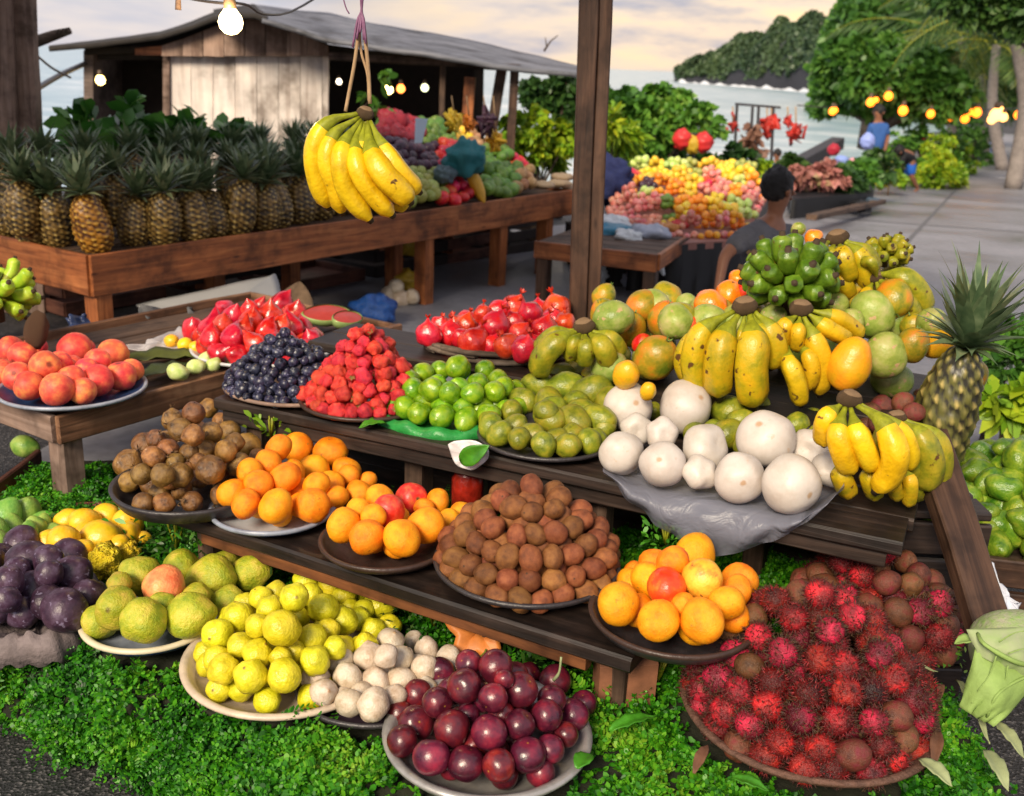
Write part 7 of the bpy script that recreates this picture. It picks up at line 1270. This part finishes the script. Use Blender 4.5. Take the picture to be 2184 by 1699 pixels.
for px, py, y, r, mt_, el, lab in [(1775, 360, 17, 22, plain('crimson_wrap', (.65, .03, .07), .5), .45, 'crimson cloth lying on the flower stall'), (1818, 352, 17, 12, plain('rose_wrap', (.75, .35, .4), .5), 1.2, 'upright pale pink bundle on the flower stall'), (1795, 342, 17, 14, plain('sky_wrap', (.25, .35, .75), .5), .7, 'light blue bundle on the flower stall'), (1850, 302, 18, 15, plain('balloon_blue', (.3, .38, .8), .35), 1.2, 'pale blue balloon beside the blue shirted figure'), (1778, 320, 18, 13, plain('dark_red_wrap', (.4, .02, .04), .5), 1, 'dark red round bundle above the flower stall'), (1835, 440, 14, 22, BT_, .6, 'black bag on the road beside the flower stall'), (1860, 428, 14.5, 16, plain('blue_grey_bag', (.06, .09, .13), .5), .4, 'blue-grey flattened bag on the road edge')]: bag(px, py, y, r, mt_, lab, el, 'bundle', 'bundle', .15, 'bundles around the flower stall')
bag(2118, 318, 34, 24, plain('light_blue_tarp', (.4, .55, .85), .5), 'light blue tarpaulin heap where the road turns', .5, 'tarpaulin', 'tarpaulin')
board_ = board('kerb_beam', P(1730, 470, 0)+Vector((0, 0, .03)), P(1880, 435, -.15)+Vector((0, 0, .03)), .12, .06, WG); tag(board_, 'pale weathered plank lying on the road by the stall', 'plank')
for i, (a, b) in enumerate([((1690, 330), (1860, 292)), ((1690, 352), (1760, 335))]): p0, p1 = D(*a, 19), D(*b, 19); bb = board('sea_wall', (p0.x, p0.y, p0.z-.25), (p1.x, p1.y+2, p1.z-.25), .25, .22, plain('dark_wall', (.05, .05, .06), .8)); tag(bb, ['dark low sea wall rising beyond the flower stall', 'short dark wall before the surf'][i], 'wall', 'sea walls')
# ---------------------------------------------------------------- people
SKN = plain('brown_skin', (.26, .11, .06), .5, var=.2, sc=20, bump=.1); HAIR = plain('black_hair', (.012, .01, .01), .5, var=.5, sc=90, bump=.6); TSH = plain('grey_shirt', (.12, .12, .14), .85, var=.35, sc=14, bump=.9, bdist=.03); DSH = plain('dark_sleeve', (.035, .035, .04), .85, var=.3, sc=30)
def skin(name, verts, edges, rad, mat, parent, root=0, sub=2):
    me = bpy.data.meshes.new(name); me.from_pydata([tuple(v) for v in verts], edges, []); me.materials.append(mat); o = bpy.data.objects.new(name, me); COL.objects.link(o)
    o.parent = parent; o.matrix_parent_inverse = parent.matrix_basis.inverted(); me.skin_vertices or None
    md = o.modifiers.new('skin', 'SKIN'); md.use_smooth_shade = True
    for i, r in enumerate(rad):
        s = me.skin_vertices[0].data[i]; s.radius = r if isinstance(r, tuple) else (r, r); s.use_root = (i == root)
    o.modifiers.new('smooth', 'SUBSURF').levels = sub; o.modifiers['smooth'].render_levels = sub; return o
def person(label, J, s, shirt, trousers, hair=True, sleeve=None, look=(.6, .4, 0)):
    """J: joints in world space; s: body scale (1 = adult)"""
    rt = empty('person', (J['hip'].x, J['hip'].y, min(v.z for v in J.values()))); tag(rt, label, 'person', 'people at the stalls'); lk = Vector(look).normalized()
    names = ['hip', 'waist', 'chest', 'neck', 'skull', 'crown', 'shl', 'ell', 'hal', 'fil', 'shr', 'elr', 'har', 'fir', 'hpl', 'knl', 'ftl', 'tol', 'hpr', 'knr', 'ftr', 'tor']
    ix = {n: i for i, n in enumerate(names)}; side = (J['shr']-J['shl']).normalized(); up = (J['neck']-J['chest']).normalized()
    V = dict(J); V['waist'] = J['hip'].lerp(J['chest'], .45); V['skull'] = J['head']-Vector((0, 0, .03*s)); V['crown'] = J['head']+Vector((0, 0, .05*s)); V['fil'] = J['hal']+(J['hal']-J['ell']).normalized()*.09*s; V['fir'] = J['har']+(J['har']-J['elr']).normalized()*.09*s
    for c in 'lr': V['hp'+c] = J['hip']+side*(.09*s*(1 if c == 'r' else -1)); V['to'+c] = J['ft'+c]+lk*.13*s
    R = dict(hip=.13, waist=.12, chest=.145, neck=.05, skull=.088, crown=.085, shl=.065, ell=.042, hal=.03, fil=.022, shr=.065, elr=.042, har=.03, fir=.022, hpl=.09, knl=.06, ftl=.038, tol=.03, hpr=.09, knr=.06, ftr=.038, tor=.03)
    E = [('hip', 'waist'), ('waist', 'chest'), ('chest', 'neck'), ('neck', 'skull'), ('skull', 'crown'), ('chest', 'shl'), ('shl', 'ell'), ('ell', 'hal'), ('hal', 'fil'), ('chest', 'shr'), ('shr', 'elr'), ('elr', 'har'), ('har', 'fir'), ('hip', 'hpl'), ('hpl', 'knl'), ('knl', 'ftl'), ('ftl', 'tol'), ('hip', 'hpr'), ('hpr', 'knr'), ('knr', 'ftr'), ('ftr', 'tor')]
    skin('body', [V[n] for n in names], [(ix[a], ix[b]) for a, b in E], [R[n]*s for n in names], SKN, rt)
    # face: nose, brows and ears
    hd = J['head']; c = hd; sd = lk.cross(Vector((0, 0, 1))); v1, f1 = tube([c+lk*.085*s+Vector((0, 0, .01*s)), c+lk*.115*s-Vector((0, 0, .02*s)), c+lk*.085*s-Vector((0, 0, .03*s))], [.01*s, .018*s, .01*s], 8); obj('nose', v1, f1, SKN, rt)
    for q in (-1, 1): v1, f1 = tube([c+sd*q*.088*s+Vector((0, 0, .02*s)), c+sd*q*.104*s-lk*.01*s, c+sd*q*.09*s-Vector((0, 0, .04*s))], [.012*s, .022*s, .01*s], 8); obj('ear', v1, f1, SKN, rt)
    v1, f1 = tube([c+lk*.086*s-Vector((0, 0, .055*s))-sd*.02*s, c+lk*.094*s-Vector((0, 0, .056*s)), c+lk*.086*s-Vector((0, 0, .055*s))+sd*.02*s], [.006*s, .01*s, .006*s], 8); obj('mouth', v1, f1, SKN, rt)
    me = fruit_mesh('hair', HAIR, namp=.13, nf=5, seg=30, rings=20, variants=1)[0]
    link('hair', me, rt, Matrix.Translation(hd-lk*.03*s+Vector((0, 0, .03*s))) @ Matrix.Diagonal((.108*s, .11*s, .118*s, 1)))
    n2 = ['hip', 'waist', 'chest', 'neckb', 'shl', 'sll', 'shr', 'slr']; V['neckb'] = J['chest'].lerp(J['neck'], .8); V['sll'] = J['shl'].lerp(J['ell'], .75); V['slr'] = J['shr'].lerp(J['elr'], .75)
    skin('shirt', [V[n] for n in n2], [(0, 1), (1, 2), (2, 3), (2, 4), (4, 5), (2, 6), (6, 7)], [.15*s, .142*s, .168*s, .075*s, .085*s, .066*s, .085*s, .066*s], shirt, rt)
    n3 = ['waist', 'hip', 'hpl', 'kl', 'hpr', 'kr']; V['kl'] = V['hpl'].lerp(J['knl'], .9); V['kr'] = V['hpr'].lerp(J['knr'], .9)
    skin('trousers', [V[n] for n in n3], [(0, 1), (1, 2), (2, 3), (1, 4), (4, 5)], [.135*s, .15*s, .11*s, .085*s, .11*s, .085*s], trousers, rt, root=1)
    return rt
Y = 5.6
bj = dict(head=D(1664, 404, Y), neck=D(1652, 462, Y+.02), chest=D(1632, 510, Y+.02), hip=D(1620, 625, Y+.1), shl=D(1590, 505, Y-.1), ell=D(1545, 545, Y-.18), hal=D(1533, 610, Y-.25), shr=D(1680, 500, Y+.14), elr=D(1695, 560, Y+.2), har=D(1668, 600, Y+.1), knl=D(1560, 690, Y-.3), ftl=D(1600, 770, Y-.25), knr=D(1700, 690, Y+.05), ftr=D(1700, 770, Y))
for k_ in ('ftl', 'ftr'): bj[k_].z = .05
person('boy in a grey shirt seen from behind, leaning on one arm beyond the bananas', bj, .8, TSH, plain('dark_shorts', (.02, .02, .03), .8), look=(.9, .35, -.1))
Y = 20; zz = g(0, Y)
def fj(px0, dy, **k):
    j = {a: D(b[0], b[1], Y+(b[2] if len(b) > 2 else 0)) for a, b in k.items()}
    for a in ('ftl', 'ftr'): j[a].z = g(0, Y)+.05
    return j
person('person in a blue shirt standing behind the flower stall', fj(0, 0, head=(1873, 240), neck=(1873, 258), chest=(1873, 278), hip=(1870, 325), shl=(1858, 272), ell=(1852, 296), hal=(1845, 315, -.3), shr=(1889, 272), elr=(1893, 296), har=(1888, 318, -.3), knl=(1864, 365), ftl=(1862, 400), knr=(1878, 365), ftr=(1880, 400)), .98, plain('blue_shirt', (.03, .1, .32), .8), plain('dark_trousers', (.02, .02, .025), .8), look=(-.7, -.7, 0))
person('person in a blue skirt and black top bending over the roadside plants', fj(0, 0, head=(1915, 325, -.2), neck=(1925, 322), chest=(1936, 326), hip=(1945, 352), shl=(1930, 332, -.15), ell=(1918, 352, -.2), hal=(1908, 368, -.3), shr=(1938, 332, .15), elr=(1920, 356, .2), har=(1912, 370, .1), knl=(1945, 378, -.1), ftl=(1958, 407, 0), knr=(1930, 378, .3), ftr=(1925, 395, .5)), .85, plain('black_top', (.015, .015, .018), .8), plain('blue_skirt', (.01, .12, .55), .7), look=(-.8, -.3, -.4))
Y = 17
person('small dark figure in a blue shirt behind the yellow flowers', fj(0, 0, head=(1657, 330), neck=(1657, 342), chest=(1656, 352), hip=(1655, 380), shl=(1648, 350), ell=(1645, 364), hal=(1646, 376), shr=(1665, 350), elr=(1668, 364), har=(1666, 376), knl=(1650, 400), ftl=(1650, 420), knr=(1660, 400), ftr=(1661, 420)), .62, plain('mid_blue_shirt', (.05, .15, .35), .8), MATS['dark_trousers'], look=(-.5, -.8, 0))
Y = 26
person('tiny distant person in red beyond the blue skirted figure', fj(0, 0, head=(1968, 275), neck=(1968, 284), chest=(1968, 292), hip=(1967, 312), shl=(1961, 291), ell=(1959, 301), hal=(1958, 310), shr=(1975, 291), elr=(1977, 301), har=(1976, 310), knl=(1964, 332), ftl=(1963, 350), knr=(1970, 332), ftr=(1971, 350)), .85, plain('red_shirt', (.5, .04, .03), .8), MATS['dark_trousers'], look=(-.5, -.8, 0))
grow_ferns()
